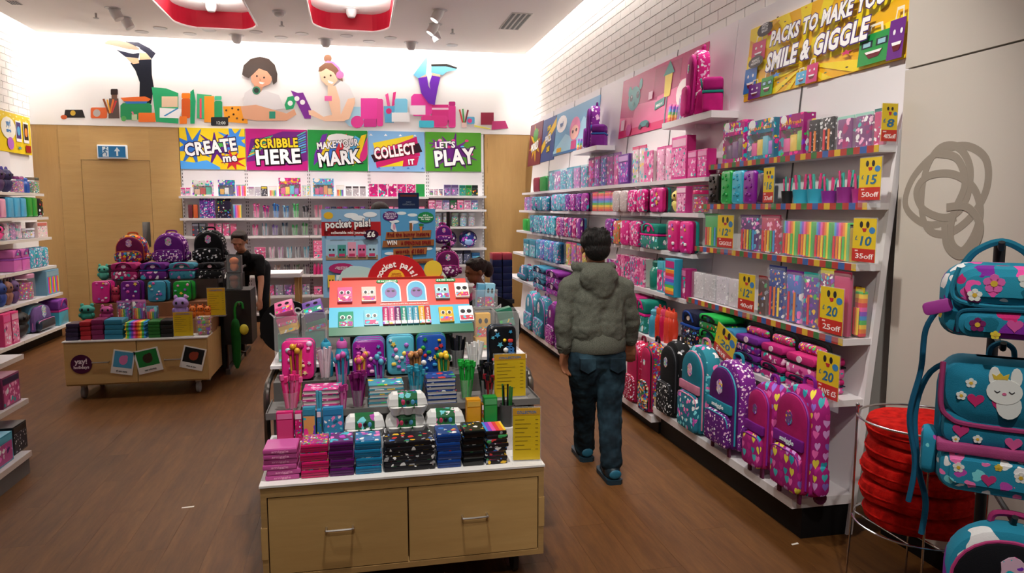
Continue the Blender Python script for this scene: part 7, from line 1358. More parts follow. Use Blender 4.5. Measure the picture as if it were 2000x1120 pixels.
for (cx_, cy_, rx_, Y, nm, wd_) in ((563, 640, 55, 4.501, 'LAUNCH', 'pink unicorn'), (955, 640, 62, 4.501, 'MEGA', 'penguin')):
    c0 = onY(cx_, cy_, Y); r = onY(cx_+rx_, cy_, Y).x-c0.x; p = Proto('round_black_sign', 'sign'); i = p.add('disc', MB().prism([(r*math.cos(2*PI*k/32), r*math.sin(2*PI*k/32)) for k in range(32)], 0, .012), 'card', '#0c0a0c', smooth=False)
    for k, ch in enumerate(nm): t_ = PI/2+(.26-.52*k/(len(nm)-1))*(len(nm)-1)*.62; p.add('letter', MB().at(Matrix.Translation((r*.72*math.cos(t_), 0, r*.72*math.sin(t_))) @ Matrix.Rotation(-(t_-PI/2), 4, 'Y')).text(ch, 0, -.02, .055, 0, .0015, .025), 'card', '#e8e4e8', i, smooth=False)
    p.put((c0.x, Y, c0.z), 0, 'round black sign with white lettering behind the %s boxes' % wd_)
# ================================================================ left gondola
LGX0, LGX1, LGY = -2.32, -1.245, 6.235
LG = empty('display_gondola', (0, 0, 0), label='wooden display gondola with a purple "yay! holidays" sticker and snapshot prints', cat='display unit')
def lp(name, mb, mat, col=None, par=None, smooth=False): return link(name, mb.mesh(name, mat, smooth), par or LG, col)
lp('carcass', MB().box(LGX0, LGX1, LGY+.02, 6.85, .12, .478), 'maple'); lp('top_board', MB().box(LGX0-.005, LGX1+.005, LGY-.005, 6.46, .478, .487), 'white')
mid = (LGX0+LGX1)/2; DR = []
for a, b in ((LGX0+.004, mid-.003), (mid+.003, LGX1-.004)):
    d_ = lp('drawer', MB().box(a, b, LGY, LGY+.018, .135, .474), 'maple'); DR.append(d_); m_ = (a+b)/2
    lp('handle', MB().tube([(m_-.06, LGY+.002, .315), (m_-.06, LGY-.022, .312), (m_+.06, LGY-.022, .312), (m_+.06, LGY+.002, .315)], .006, 6), 'metal', '#d0ccc8', d_, True)
for sx in (LGX0+.1, LGX1-.1):
    for yy in (LGY+.1, 6.75): lp('castor', MB().at(Matrix.Translation((sx, yy, .05)) @ Matrix.Rotation(PI/2, 4, 'Y')).lathe([(.04, -.016), (.05, -.012), (.05, .012), (.04, .016)], 16), 'plain', '#8a8886', None, True); lp('castor_fork', MB().box(sx-.02, sx+.02, yy-.02, yy+.02, .09, .12), 'plain', '#b8b4b0')
def stick(x0, x1, y0, y1, rot, cols, label, word):
    a = onY(x0, y1, LGY); b = onY(x1, y0, LGY); s = Sheet(b.x-a.x, b.z-a.z, cols[0], 'snapshot_print', 'sticker', 'paper'); s.poly(rect(-.43, .43, .28, .95), cols[1]); s.poly(ell(0, .60, .2, .2), cols[2]); s.poly(ell(.1, .72, .1, .1), cols[2]); s.text(word, 0, .10, .09, '#4a4440', None, 0, sx=.8); s.p.put(((a.x+b.x)/2-(b.z-a.z)*.0, LGY-.001, a.z), (0, rot, 0), label)
stick(216, 256, 684, 732, .18, ('#e4e0dc', '#4a9ac0', '#d87ab0'), 'tilted white snapshot print with pink animal on blue, on the drawer', 'all new range')
stick(272, 318, 680, 728, -.20, ('#e4e0dc', '#1f7a38', '#3a2a20'), 'tilted white snapshot print with dark animal on green, on the drawer', 'new collection')
stick(350, 393, 677, 722, .25, ('#e4e0dc', '#14181a', '#8a3a28'), 'tilted white snapshot print with brown animal on black, on the drawer', 'shop us now')
q = onY(159, 712, LGY); r = onY(180, 712, LGY).x-q.x; p = Proto('round_sticker', 'sticker'); i = p.add('disc', MB().prism(circ(0, 0, r, 28), -.003, 0), 'card', '#4a1438', smooth=False); p.add('lettering', MB().text('yay!', 0, r*.05, r*.75, -.003, .001, .03).text('holidays', 0, -r*.45, r*.42, -.003, .001, .03, width=r*1.45), 'card', '#e8d8e0', i, smooth=False); p.put((q.x, LGY-.001, q.z), 0, 'round dark purple "yay! holidays" sticker on the left drawer')
# steps
def zat(x, y, Y): return onY(x, y, Y).z
ZL = [.4878, zat(230, 628, 6.47), zat(270, 592, 6.70), zat(300, 547, 6.93), zat(320, 516, 7.2)]
YL = [6.27, 6.47, 6.70, 6.93, 7.2]
for k in range(1, 5): lp('step_board', MB().box(LGX0+.06, LGX1-.02 if k > 1 else LGX1, YL[k]-.02, (YL+[7.6])[k+1]-.022, .478, ZL[k]), 'plain', '#8a5a38' if k < 3 else '#3a2a24')
def lput(t_, fn, x0, x1, ytop, dep, pl, label, **kw): return gput(fn, x0, x1, ytop, ZL[t_], YL[t_], dep, pl, label, **kw)
for (x0, x1, yt, yb, n, c_, nm, mt) in ((127, 153, 633, 667, 4, '#241238', 'dark indigo', 'plain'), (155, 176, 629, 667, 4, '#a81424', 'crimson', 'plain'), (177, 201, 625, 667, 4, '#7a1450', 'berry', 'plain'), (203, 240, 625, 665, 4, '#1f7a9a', 'turquoise', 'plain'), (288, 312, 628, 660, 5, '#1a6a20', 'forest green', 'plain'), (313, 338, 626, 659, 4, '#0c0a0c', 'jet black', 'plain')):
    stack(x0, x1, yb, yt, n, lambda w, h, d: tin(w, h, d, mt, grooves=False, top='card'), .16, pal(c_, c_, c_), '%s boxed notebook on the left gondola front' % nm, '%s boxed notebooks' % nm, Y=YL[0], z=ZL[0], jit=.004, seed=int(x0))
def towel(w, h, d):
    p = Proto('folded_blanket', 'blanket'); p.add('fold', MB().pad(-w/2, w/2, -d, 0, 0, h*.5, h*.24, h*.2), 'rain_x', '#ffffff'); p.add('fold', MB().pad(-w/2+.004, w/2-.004, -d+.006, 0, h*.48, h, h*.24, h*.2), 'rain_x', '#ffffff'); return p
stack(243, 286, 663, 630, 4, towel, .155, pal('#ffffff'), 'folded rainbow-striped blanket', 'folded rainbow blankets', Y=YL[0], z=ZL[0], jit=.006)
pricelist(339, 377, 610, 659, YL[0]+.01, ZL[0], 'yellow price list standing on the left gondola front')
hb_ = (zat(393, 620, YL[0])-ZL[0])/5
for k in range(5): gput(b_pouch, 379, 408, 620, zat(393, 620, YL[0])-hb_*1.0, YL[0], .155, pal('#b08a58', '#d8c0a0'), 'wrapped biscuit-print cushion in beige stack, number %s up' % ('one', 'two', 'three', 'four', 'five')[k], mat='print', strip=False)[0].location.z = ZL[0]+.0005+hb_*.965*k
for k, (x0, x1, yt) in enumerate(((367, 382, 597), (382, 397, 596), (397, 411, 598))): gput(b_plush, x0, x1, yt, ZL[1], 6.50, 0, pal('#d8701a', '#c85a14'), 'orange cat squishy toy on the left gondola step', group='orange cat squishy toys', gap=.97)
lput(1, b_plush, 148, 181, 596, 0, pal('#2f9a88', '#3fb09a'), 'green dragon squishy toy on the left gondola step'); lput(1, b_plush, 190, 218, 598, 0, pal('#b03a80', '#d86aa8'), 'pink bunny squishy toy on the left gondola step')
lput(1, b_pouch, 222, 252, 590, .12, pal('#6a1f80', '#a83a98'), 'clear bag of purple gel pens on the left gondola step', mat='print_purple', sticks=6); lput(1, b_pouch, 252, 280, 588, .12, pal('#a83a98', '#c86ab0'), 'clear bag of magenta pens on the left gondola step', mat='print_purple', sticks=6); lput(1, b_pouch, 280, 305, 600, .12, pal('#2a7a9a', '#58a8c0'), 'clear bag of blue pens on the left gondola step', mat='print_teal', sticks=5)
lput(1, b_plush, 332, 366, 580, 0, pal('#9a7ac0', '#b898d0'), 'lilac wide-eyed squishy toy on the left gondola step')
for (x0, x1, a_, b_, nm) in ((178, 213, '#d8288a', '#e85aa0', 'hot pink'), (234, 272, '#6a1a80', '#8a3a98', 'deep purple'), (287, 323, '#3a94b0', '#58b0c8', 'turquoise'), (337, 373, '#1a9a30', '#2ab048', 'bright green')):
    for k in range(2): 
        a = onY(x0, 570, YL[2]).x; b = onY(x1, 570, YL[2]).x; h = zat((x0+x1)/2, 551, YL[2])-ZL[2]
        b_case(round(b-a, 3), round(h, 3), .06, mat='gloss', charms=7 if k == 0 else 0, seed=int(x0)).put(((a+b)/2+.02*k, YL[2]+.06+.068*k, ZL[2]+.001), (-.08, 0, 0), '%s hard pencil case %s on the left gondola' % (nm, ('with animal charm in front', 'tucked behind its twin')[k]), None, pal(a_, b_, '#2a2a40'))
lput(2, b_plush, 214, 232, 560, 0, pal('#a81e40', '#c83a58'), 'small red squishy toy between pink and purple cases')
pricelist(405, 440, 563, 611, 6.62, ZL[1], 'yellow price list on the upper step of the left gondola')
for (x0, x1, a_, b_, c_, nm, mt) in ((213, 268, '#b0286a', '#c03078', '#6a1040', 'raspberry', 'print_pink'), (270, 325, '#6a2080', '#7a2a90', '#2a4a90', 'purple', 'print_purple'), (327, 381, '#3a86a0', '#4a98b0', '#a83a80', 'steel blue', 'print_teal'), (384, 434, '#101014', '#16161c', '#2a2a30', 'black', 'print_mono')):
    lput(3, b_lunch, x0, x1, 512, .17, pal(a_, b_, c_, a_, '#e8c8d8'), '%s lunch box in the row below the backpacks' % nm, mat=mt)
lput(3, b_plush, 186, 210, 518, 0, pal('#4ab098', '#5ac0a8'), 'mint green boxed squishy toy beside the raspberry lunch box')
for (x0, x1, yt, a_, mt, nm, c2) in ((216, 280, 460, '#7a1850', 'fab_multi', 'multicoloured furry-fronted', '#c85a2a'), (291, 360, 456, '#6a1a80', 'fab_white', 'purple doodle-print', '#8a2a98'), (371, 436, 450, '#0a0a0e', 'fab_mono', 'black doodle-print', '#1a1a20')):
    lput(4, b_pack, x0, x1, yt, .22, pal(a_, a_, c2, a_, '#c8a8c0'), '%s backpack on top of the left gondola' % nm, mat=mt, pmat='same')
# boxed orange toys and the pole rack at the side
for k, (yt, yb) in enumerate(((500, 534), (535, 567))):
    z_ = zat(455, yb, 6.9); a = onY(441, yt, 6.9); b = onY(470, yt, 6.9); p = Proto('boxed_toy', 'toy'); w = b.x-a.x; h = a.z-z_
    p.add('black_box', MB().box(-w/2, w/2, .07, .09, 0, h).box(-w/2, -w/2+.006, 0, .07, 0, h).box(w/2-.006, w/2, 0, .07, 0, h).box(-w/2+.006, w/2-.006, 0, .07, 0, .012), 'card', '#120e10', smooth=False); p.add('toy', MB().ball((0, .035, h*.36), (w*.30, .03, h*.28), 12, 8).ball((0, .03, h*.68), (w*.33, .03, h*.22), 12, 8), 'plain', ('#e0701a', '#8a3a10')[k]); p.add('clear_window', MB().box(-w/2, w/2, -.002, 0, 0, h), 'clear', '#ffffff', smooth=False)
    p.put(((a.x+b.x)/2, 6.9, z_+.0005), 0, ('bright orange cat toy in black window box', 'dark orange toy in black window box under the bright one')[k])
zb = zat(455, 567, 6.9); lp('rack_block', MB().box(onY(436, 567, 6.9).x, onY(490, 567, 6.9).x, 6.86, 7.2, .3, zb), 'plain', '#18120f')
for k in range(3):
    yy = 6.95+.42*k; sx = LGX1+.03+.01*k; lp('tube_frame', MB().tube(smoothpts([(sx, yy, .06), (sx, yy, .80-.0*k), (sx, yy+.05, .90), (sx, yy+.12, .93), (sx, yy+.3, .93)], 5), .014, 8), 'metal', '#5a5654', None, True); lp('dark_panel', MB().box(sx-.35, sx-.02, yy+.04, yy+.38, .06, .86), 'plain', ('#16120f', '#1a1010', '#0e0c0e', '#120e10')[k]); lp('foot_rail', MB().box(sx-.02, sx+.02, yy, yy+.36, .0, .05), 'metal', '#8a8682')
q = onY(463, 600, 6.85); p = Proto('green_umbrella', 'umbrella'); p.add('canopy', MB().lathe([(.012, 0), (.035, .06), (.045, .35), (.030, .44), (.012, .46)], 12), 'fabric', '#1a6a24'); p.add('handle', MB().tube(smoothpts([(0, 0, .45), (0, 0, .55), (.02, 0, .60), (.06, 0, .60), (.07, 0, .55)], 5), .012, 8), 'gloss', '#1f7a2a'); p.add('charm', MB().ball((.075, -.02, .36), (.04, .02, .05), 10, 6), 'plain', '#d8c838')
ux = onY(461, 660, 6.80).x; uz = zat(463, 720, 6.80)
p.put((ux, 6.80, uz), 0, 'furled green children\'s umbrella hanging on the gondola side')
single('umbrella_hook', MB().tube([(ux+.04, 6.865, uz+.583), (ux+.04, 6.79, uz+.583), (ux+.04, 6.78, uz+.605)], .006, 6), 'metal', 'thin metal hook holding the green umbrella', 'hook', '#8a8886')
# stacks of navy boxes and small tower in the far right corner
for k in range(7):
    for j in range(2):
        Y = 8.6; z_ = .4195+.0822*k; a = onY(962+j*20, 600, Y).x; b = onY(981+j*20, 600, Y).x
        tin(b-a-.006, .082, .2, 'card', grooves=False, top='card').put(((a+b)/2, Y+.2, z_), 0, ('navy blue boxed gift in the corner pile, %s column' if k < 6 else 'red boxed gift on top of the navy pile, %s column') % ('inner', 'outer')[j], 'navy corner boxes, %s column' % ('inner', 'outer')[j], pal('#131a44' if k < 6 else '#a83a48', '#131a44' if k < 6 else '#c85a58'))
a = onY(960, 600, 8.6).x; b = onY(1004, 600, 8.6).x; single('pallet_table', MB().box(a, b, 8.58, 8.9, .37, .419).box(a+.02, a+.06, 8.6, 8.64, 0, .37).box(b-.06, b-.02, 8.6, 8.64, 0, .37).box(a+.02, a+.06, 8.84, 8.88, 0, .37).box(b-.06, b-.02, 8.84, 8.88, 0, .37), 'plain', 'low dark table carrying the navy boxes in the corner', 'table', '#1a1618', smooth=False)
# purple bags hanging behind the tilted board
for (x0, x1, y0, y1, nm, c_) in ((852, 885, 440, 478, 'upper', '#6a1f88'), (853, 900, 488, 545, 'lower', '#7a1a60')):
    Y = 5.0; a = onY(x0, y1, Y); b = onY(x1, y0, Y); b_pack(round(b.x-a.x, 3), round(b.z-a.z, 3), .16, mat='fab_white', pmat='same').put(((a.x+b.x)/2, Y+.177, a.z), 0, 'purple patterned backpack hung %s on the rack behind the bunny poster' % nm, None, pal(c_, c_, '#c83a98', c_, '#e8a8d0'))
c0 = onY(876, 480, 5.19); rk = MB()
for (x0, x1, y0, y1) in ((852, 885, 440, 478), (853, 900, 488, 545)):
    a = onY(x0, y1, 5.0); b = onY(x1, y0, 5.0); hz_ = a.z+(b.z-a.z)*1.07-.010; rk.tube([(c0.x, 5.19, hz_), ((a.x+b.x)/2, 5.145, hz_), ((a.x+b.x)/2, 5.125, hz_+.012)], .004, 6)
single('bag_rack', rk.tube([(c0.x, 5.19, 0), (c0.x, 5.19, 1.52)], .014, 8).lathe([(.18, 0), (.18, .015), (.03, .03)], 20, (c0.x, 5.19, 0)), 'metal', 'slim floor rack pole carrying the purple backpacks', 'rack', '#4a4846')
# ================================================================ wire stand with red cushions (right foreground)
WC = Vector((2.085, 2.265, 0)); WR = .225
p = Proto('wire_basket_stand', 'stand')
def ringp(r, z, n=40): return [(r*math.cos(2*PI*k/n), r*math.sin(2*PI*k/n), z) for k in range(n)]
p.add('top_ring', MB().tube(ringp(WR, .745), .0045, 8, True), 'chrome', '#ffffff'); p.add('lower_ring', MB().tube(ringp(WR, .335), .0045, 8, True), 'chrome', '#ffffff')
fl_ = MB(); 
for k in range(5): u = -.16+.08*k; l = math.sqrt(WR*WR-u*u); fl_.tube([(u, -l, .335), (u, l, .335)], .003, 6)
p.add('basket_floor', fl_, 'chrome', '#ffffff')
for k in range(4):
    an = PI*.30+k*PI/2; x_, y_ = math.cos(an), math.sin(an); p.add('post', MB().tube([(WR*x_*1.06, WR*y_*1.06, 0), (WR*x_, WR*y_, .335), (WR*x_, WR*y_, .775)], .004, 8), 'chrome', '#ffffff'); p.add('finial', MB().ball((WR*x_, WR*y_, .78), .008, 10, 6), 'chrome', '#ffffff')
p.put(WC, 0, 'chrome wire basket stand holding red round cushions')
rd = NT('fleece_red', .95, .15); co = rd.objcoord(); rd.col(rd.ramp(rd.noise(co, 30, 4), ['#9a0e0a', '#c8140e', '#d8241a'], False, [.3, .5, .7])); rd.bump(rd.noise(co, 300, 2), .6, .004); reg('fleece_red', rd)
for k in range(5):
    h = .078; r = .19+.006*((k*7) % 3); rnd = random.Random(k); prof = [(.02, .0), (r*.9, .001), (r*.97, h*.12), (r, h*.35), (r, h*.65), (r*.97, h*.88), (r*.88, h*.985), (.02, h*.97)]
    mb = MB(); n = 28; rs = [[(rr_*(1+.02*math.sin(3*2*PI*i/n+k)+.012*math.sin(7*2*PI*i/n+k*2))*math.cos(2*PI*i/n), rr_*(1+.02*math.sin(3*2*PI*i/n+k))*math.sin(2*PI*i/n), z_+.003*math.sin(5*2*PI*i/n+k)) for i in range(n)] for rr_, z_ in prof]
    vs = [q for r_ in rs for q in r_]; fs = [(a*n+i, a*n+(i+1) % n, (a+1)*n+(i+1) % n, (a+1)*n+i) for a in range(len(rs)-1) for i in range(n)]+[tuple(reversed(range(n))), tuple((len(rs)-1)*n+i for i in range(n))]
    mb.add(vs, fs); p = Proto('round_cushion', 'cushion'); p.add('cover', mb, 'fleece_red', '#ffffff'); p.add('seam_piping', MB().tube([(r*1.005*(1+.02*math.sin(3*2*PI*i/n+k))*math.cos(2*PI*i/n), r*1.005*(1+.02*math.sin(3*2*PI*i/n+k))*math.sin(2*PI*i/n), h*.5) for i in range(n)], .004, 6, True), 'fleece_red', '#ffffff')
    p.put((WC.x+rnd.uniform(-.006, .006), WC.y+rnd.uniform(-.006, .006), .342+k*.0825), rnd.uniform(0, 6), 'red fleecy round cushion, %s of the stack in the wire stand' % ('bottom', 'second', 'middle', 'fourth', 'top')[k])
# ================================================================ hook stand with blue bags (right edge)
HX, HY = 1.92, 1.83; RZ = -.72
p = Proto('bag_display_stand', 'stand'); p.add('pole', MB().tube([(0, 0, 0), (0, 0, 1.44)], .016, 10), 'plain', '#14141a'); p.add('base', MB().lathe([(.22, 0), (.22, .012), (.03, .03)], 28), 'plain', '#14141a')
for (px_, py_, ds_, ly, lz) in ((1940, 652, 1.98, -.04, .2*1.28-.018), (1935, 940, 2.05, -.03, .37*1.10-.014), (1955, 1240, 2.0, -.032, .34*1.07-.015)):
    v_ = EYE+ray(px_, py_)*ds_-Vector((HX, HY, 0)); g_ = Vector((v_.x-ly*math.sin(RZ), v_.y+ly*math.cos(RZ), v_.z+lz)); d2 = Vector((g_.x, g_.y, 0)).normalized()
    p.add('hook_arm', MB().tube([(0, 0, g_.z), tuple(g_), tuple(g_+d2*.02), tuple(g_+d2*.03+Vector((0, 0, .018)))], .008, 8), 'plain', '#101014')
p.put((HX, HY, 0), 0, 'black bag display stand with hook arms at the shop edge')
ca, sa = math.cos(RZ), math.sin(RZ)
def sticker(p, par, x_, y_, z_, kind, s_, c_=None):
    if kind == 'flower':
        mb = MB()
        for k in range(5): mb.prism(ell(x_+s_*.55*math.cos(2*PI*k/5+.3), z_+s_*.55*math.sin(2*PI*k/5+.3), s_*.42, s_*.42, 8), y_-.001, y_+.004)
        i = p.add('flower', mb, 'plain', c_ or '#eef0ea', par, smooth=False); p.add('flower_centre', MB().prism(ell(x_, z_, s_*.32, s_*.32, 8), y_-.002, y_+.004), 'plain', '#e0b83a', par, smooth=False)
    elif kind == 'heart':
        pts = []
        for k in range(20): t_ = 2*PI*k/20; pts.append((x_+s_*.062*16*math.sin(t_)**3, z_+s_*.062*(13*math.cos(t_)-5*math.cos(2*t_)-2*math.cos(3*t_)-math.cos(4*t_))))
        p.add('heart', MB().prism(pts, y_-.001, y_+.004), 'plain', c_ or '#c8286c', par, smooth=False)
# lower bag: teal backpack with bunny flap
p = Proto('backpack', 'backpack'); w, h, d = .30, .37, .15
body = p.add('main_body', MB().pad(-w/2, w/2, -d*.7, 0, 0, h, .09, .035, 6, 0, .05), 'fabric', '#2188ac')
fp = p.add('lower_pocket', MB().pad(-w*.47, w*.47, -d, -d*.6, .0, h*.34, .04, .03, 5, .004, .05), 'fab_teal', '#2590b2'); p.add('zip_band', MB().pad(-w*.48, w*.48, -d-.004, -d*.6, h*.30, h*.375, .006, .005), 'fabric', '#c0508c', fp)
fr = p.add('front_panel', MB().pad(-w*.45, w*.45, -d*.92, -d*.6, h*.36, h*.62, .03, .02, 4), 'fabric', '#2390b4'); flp = p.add('top_flap', MB().pad(-w*.47, w*.47, -d*.98, -d*.05, h*.52, h*1.0, .05, .03, 6, .006, .10), 'fabric', '#2390b4')
pp = [(-w*.47, h*.97), (-w*.47, h*.66), (-w*.40, h*.56), (-w*.25, h*.52), (w*.25, h*.52), (w*.40, h*.56), (w*.47, h*.66), (w*.47, h*.97)]
p.add('flap_piping', MB().tube(smoothpts([(x_, -d*.92, z_) for x_, z_ in pp], 4), .007, 6), 'fabric', '#b8447e', flp)
yb_ = -d*.98-.006
bn = p.add('bunny_head', MB().prism(ell(.0, h*.80, .040, .034, 18), yb_-.003, yb_+.004), 'plain', '#eef0ec', flp, smooth=False); p.add('bunny_body', MB().prism(ell(.012, h*.70, .028, .036, 16), yb_-.002, yb_+.004), 'plain', '#e8ebe8', flp, smooth=False)
for k in (-1, 1): p.add('bunny_ear', MB().prism(ell(k*.024, h*.905, .013, .026, 12), yb_-.002, yb_+.004), 'plain', '#eef0ec', flp, smooth=False); p.add('eye', MB().tube([(k*.016-.006, yb_-.004, h*.805), (k*.016, yb_-.004, h*.80-.003), (k*.016+.006, yb_-.004, h*.805)], .0012, 5), 'plain', '#2a2a3a', flp)
p.add('nose', MB().prism(ell(0, h*.785, .005, .004, 8), yb_-.004, yb_), 'plain', '#d86a98', flp, smooth=False); p.add('crown', MB().prism([(-.025, h*.885), (.005, h*.885), (.008, h*.93), (-.004, h*.91), (-.012, h*.935), (-.020, h*.91), (-.030, h*.925)], yb_-.003, yb_+.004), 'plain', '#e0c040', flp, smooth=False)
for (x_, z_, kd, s_, c_) in ((-.075, .84, 'flower', .014, None), (-.095, .74, 'flower', .013, None), (-.062, .72, 'heart', .020, None), (.0, .70, 'heart', .026, '#c82a70'), (.075, .66, 'heart', .022, '#d85a98'), (.085, .80, 'flower', .012, None)): sticker(p, flp, x_, yb_, z_*h, kd, s_, c_)
for (x_, z_, kd, s_, c_) in ((-.09, .47, 'heart', .020, '#c8387c'), (-.05, .42, 'flower', .012, None), (.03, .42, 'heart', .020, '#d85a98'), (-.10, .40, 'flower', .010, None)): sticker(p, fr, x_, -d*.93, z_*h, kd, s_, c_)
for (x_, z_, kd, s_, c_) in ((-.09, .20, 'flower', .015, '#f0f0ec'), (-.02, .14, 'heart', .018, '#c8387c'), (.05, .19, 'flower', .016, '#f0f0ec'), (.10, .10, 'heart', .016, '#d85a98'), (.0, .24, 'flower', .010, '#e8c84a')): sticker(p, fp, x_, -d-.004, z_*h, kd, s_, c_)
for s_ in (-1, 1): p.add('side_pocket', MB().at(Matrix.Translation((s_*w*.5, -d*.38, 0)) @ Matrix.Rotation(s_*PI/2, 4, 'Z')).pad(-d*.28, d*.28, -.03, .01, .02, h*.42, .03, .014, 4), 'fab_teal', '#2590b2'); p.add('shoulder_strap', MB().tube(smoothpts([(s_*w*.28, .0, h*.95), (s_*w*.55, .02, h*.80), (s_*w*.66, .03, h*.45), (s_*w*.60, .02, .0), (s_*w*.52, .015, -.10), (s_*w*.54, .01, -.20)], 5), .009, 6), 'fabric', '#1a6a8c')
p.add('grab_loop', MB().tube(smoothpts([(-.03, -.03, h*.98), (-.025, -.03, h*1.06), (0, -.03, h*1.10), (.025, -.03, h*1.06), (.03, -.03, h*.98)], 4), .007, 6), 'fabric', '#2a8ab0')
def hang(p, x, y, dist, label, rz=RZ, lift=0, pl=None):
    d_ = ray(x, y); v = EYE+d_*dist; return p.put((v.x, v.y, v.z+lift), rz, label, None, pl)
hang(p, 1935, 940, 2.05, 'teal backpack with white bunny flap and pink piping on hook stand')
# upper bag: floral satchel
p = Proto('floral_bag', 'bag'); w, h, d = .27, .20, .15
p.add('main_body', MB().pad(-w/2, w/2, -d*.75, 0, 0, h, .07, .04, 6, 0, .05), 'fab_floral', '#2390b0'); f_ = p.add('front_flap', MB().pad(-w*.40, w*.42, -d*.98, -d*.5, h*.46, h*.98, .06, .025, 6, .006, .05), 'fab_floral', '#289ab8'); p.add('flap_piping', MB().tube(smoothpts([(-w*.36, -d*.9, h*.95), (-w*.41, -d*.92, h*.66), (-w*.33, -d*.94, h*.50), (0, -d*.95, h*.455), (w*.33, -d*.94, h*.50), (w*.42, -d*.92, h*.66), (w*.38, -d*.9, h*.95)], 5), .006, 6), 'fabric', '#2a90b0', f_)
k_ = p.add('front_pocket', MB().pad(-w*.36, w*.48, -d*1.05, -d*.6, .008, h*.42, .035, .025, 5, .004), 'fab_floral', '#2188a8'); p.add('pocket_piping', MB().tube(smoothpts([(-w*.34, -d*.98, h*.10), (-w*.34, -d*1.0, h*.34), (-w*.2, -d*1.03, h*.41), (w*.36, -d*1.03, h*.41), (w*.47, -d*1.0, h*.30)], 4), .005, 6), 'fabric', '#1a6a88', k_)
for (x_, z_, kd, s_, c_) in ((-.02, .76, 'flower', .026, '#e86ab8'), (.05, .82, 'flower', .022, None), (-.06, .60, 'flower', .018, None), (.08, .62, 'flower', .018, '#c83a78')): sticker(p, f_, x_, -d*.98-.006, z_*h, kd, s_, c_)
for (x_, z_, kd, s_, c_) in ((-.05, .22, 'flower', .020, '#7a1a60'), (.03, .24, 'heart', .018, '#e05aa8'), (.09, .14, 'flower', .018, '#f0d8e8'), (-.01, .10, 'flower', .012, '#e8d040')): sticker(p, k_, x_, -d*1.05-.004, z_*h, kd, s_, c_)
p.add('name_tag', MB().at(Matrix.Translation((-w*.52, -d*.8, h*.40)) @ Matrix.Rotation(-.3, 4, 'Y')).pad(-.035, .035, -.006, 0, -.018, .018, .012, .003), 'plain', '#a8389a'); p.add('hanging_strap', MB().tube(smoothpts([(-w*.3, -.02, h*.95), (-w*.2, -.03, h*1.15), (0, -.04, h*1.28), (w*.2, -.03, h*1.15), (w*.3, -.02, h*.95)], 5), .010, 6), 'fabric', '#2488a8'); p.add('loose_strap', MB().tube(smoothpts([(-w*.48, -.02, h*.35), (-w*.60, -.01, .0), (-w*.62, 0, -.12), (-w*.70, 0, -.26), (-w*.62, 0, -.40), (-w*.66, 0, -.52)], 5), .008, 6), 'fabric', '#1a6a90')
hang(p, 1940, 652, 1.98, 'teal floral bag with pink flowers and hanging strap on hook stand')
# lowest bag, cut by the frame edge
b_pack(.30, .34, .16, mat='fab_floral', pmat='same').put((EYE+ray(1955, 1240)*2.0), RZ, 'blue floral backpack with pink trim hanging lowest on hook stand', None, pal('#2390b0', '#14141c', '#c0387a', '#289ab8', '#f0c8e0'))
# ================================================================ people
def fold(me, strength, scale):
    o = link('tmp', me); tx = bpy.data.textures.new('folds', 'CLOUDS'); tx.noise_scale = scale; m = o.modifiers.new('d', 'DISPLACE'); m.texture = tx; m.strength = strength; m.mid_level = .5; m.texture_coords = 'LOCAL'
    bpy.context.view_layer.update(); m2 = bpy.data.meshes.new_from_object(o.evaluated_get(bpy.context.evaluated_depsgraph_get())); bpy.data.objects.remove(o); m2.shade_smooth(); return m2
def hand(mb, wrist, tip, side, spread=.012, s=1.0):
    """palm with five separate bent fingers; side = direction of the thumb"""
    w = Vector(wrist); d_ = (Vector(tip)-w).normalized(); sd = Vector(side).normalized(); nrm = d_.cross(sd).normalized()
    palm = w+d_*.075*s
    cone(mb, w, .020*s, w+d_*.02*s, .022*s, 10)
    for k in range(4):
        off = sd*((1.5-k)*.0175*s); cone(mb, w+d_*.02*s+off*.7, .0145*s, palm+off, .0115*s, 10)
        L = (.062, .070, .066, .052)[k]*s; a = palm+off; b = a+(d_*.95+nrm*.22)*L*.5; c_ = b+(d_*.75+nrm*.62)*L*.3; e = c_+(d_*.5+nrm*.85)*L*.25
        cone(mb, a, .0100*s, b, .0090*s, 8); cone(mb, b, .0090*s, c_, .0083*s, 8); cone(mb, c_, .0083*s, e, .0070*s, 8)
    t0 = w+d_*.025*s+sd*.022*s; t1 = t0+(d_*.6+sd*.65+nrm*.2)*.036*s; t2 = t1+(d_*.9+sd*.15+nrm*.3)*.030*s
    cone(mb, t0, .0135*s, t1, .0110*s, 8); cone(mb, t1, .0110*s, t2, .0085*s, 8)
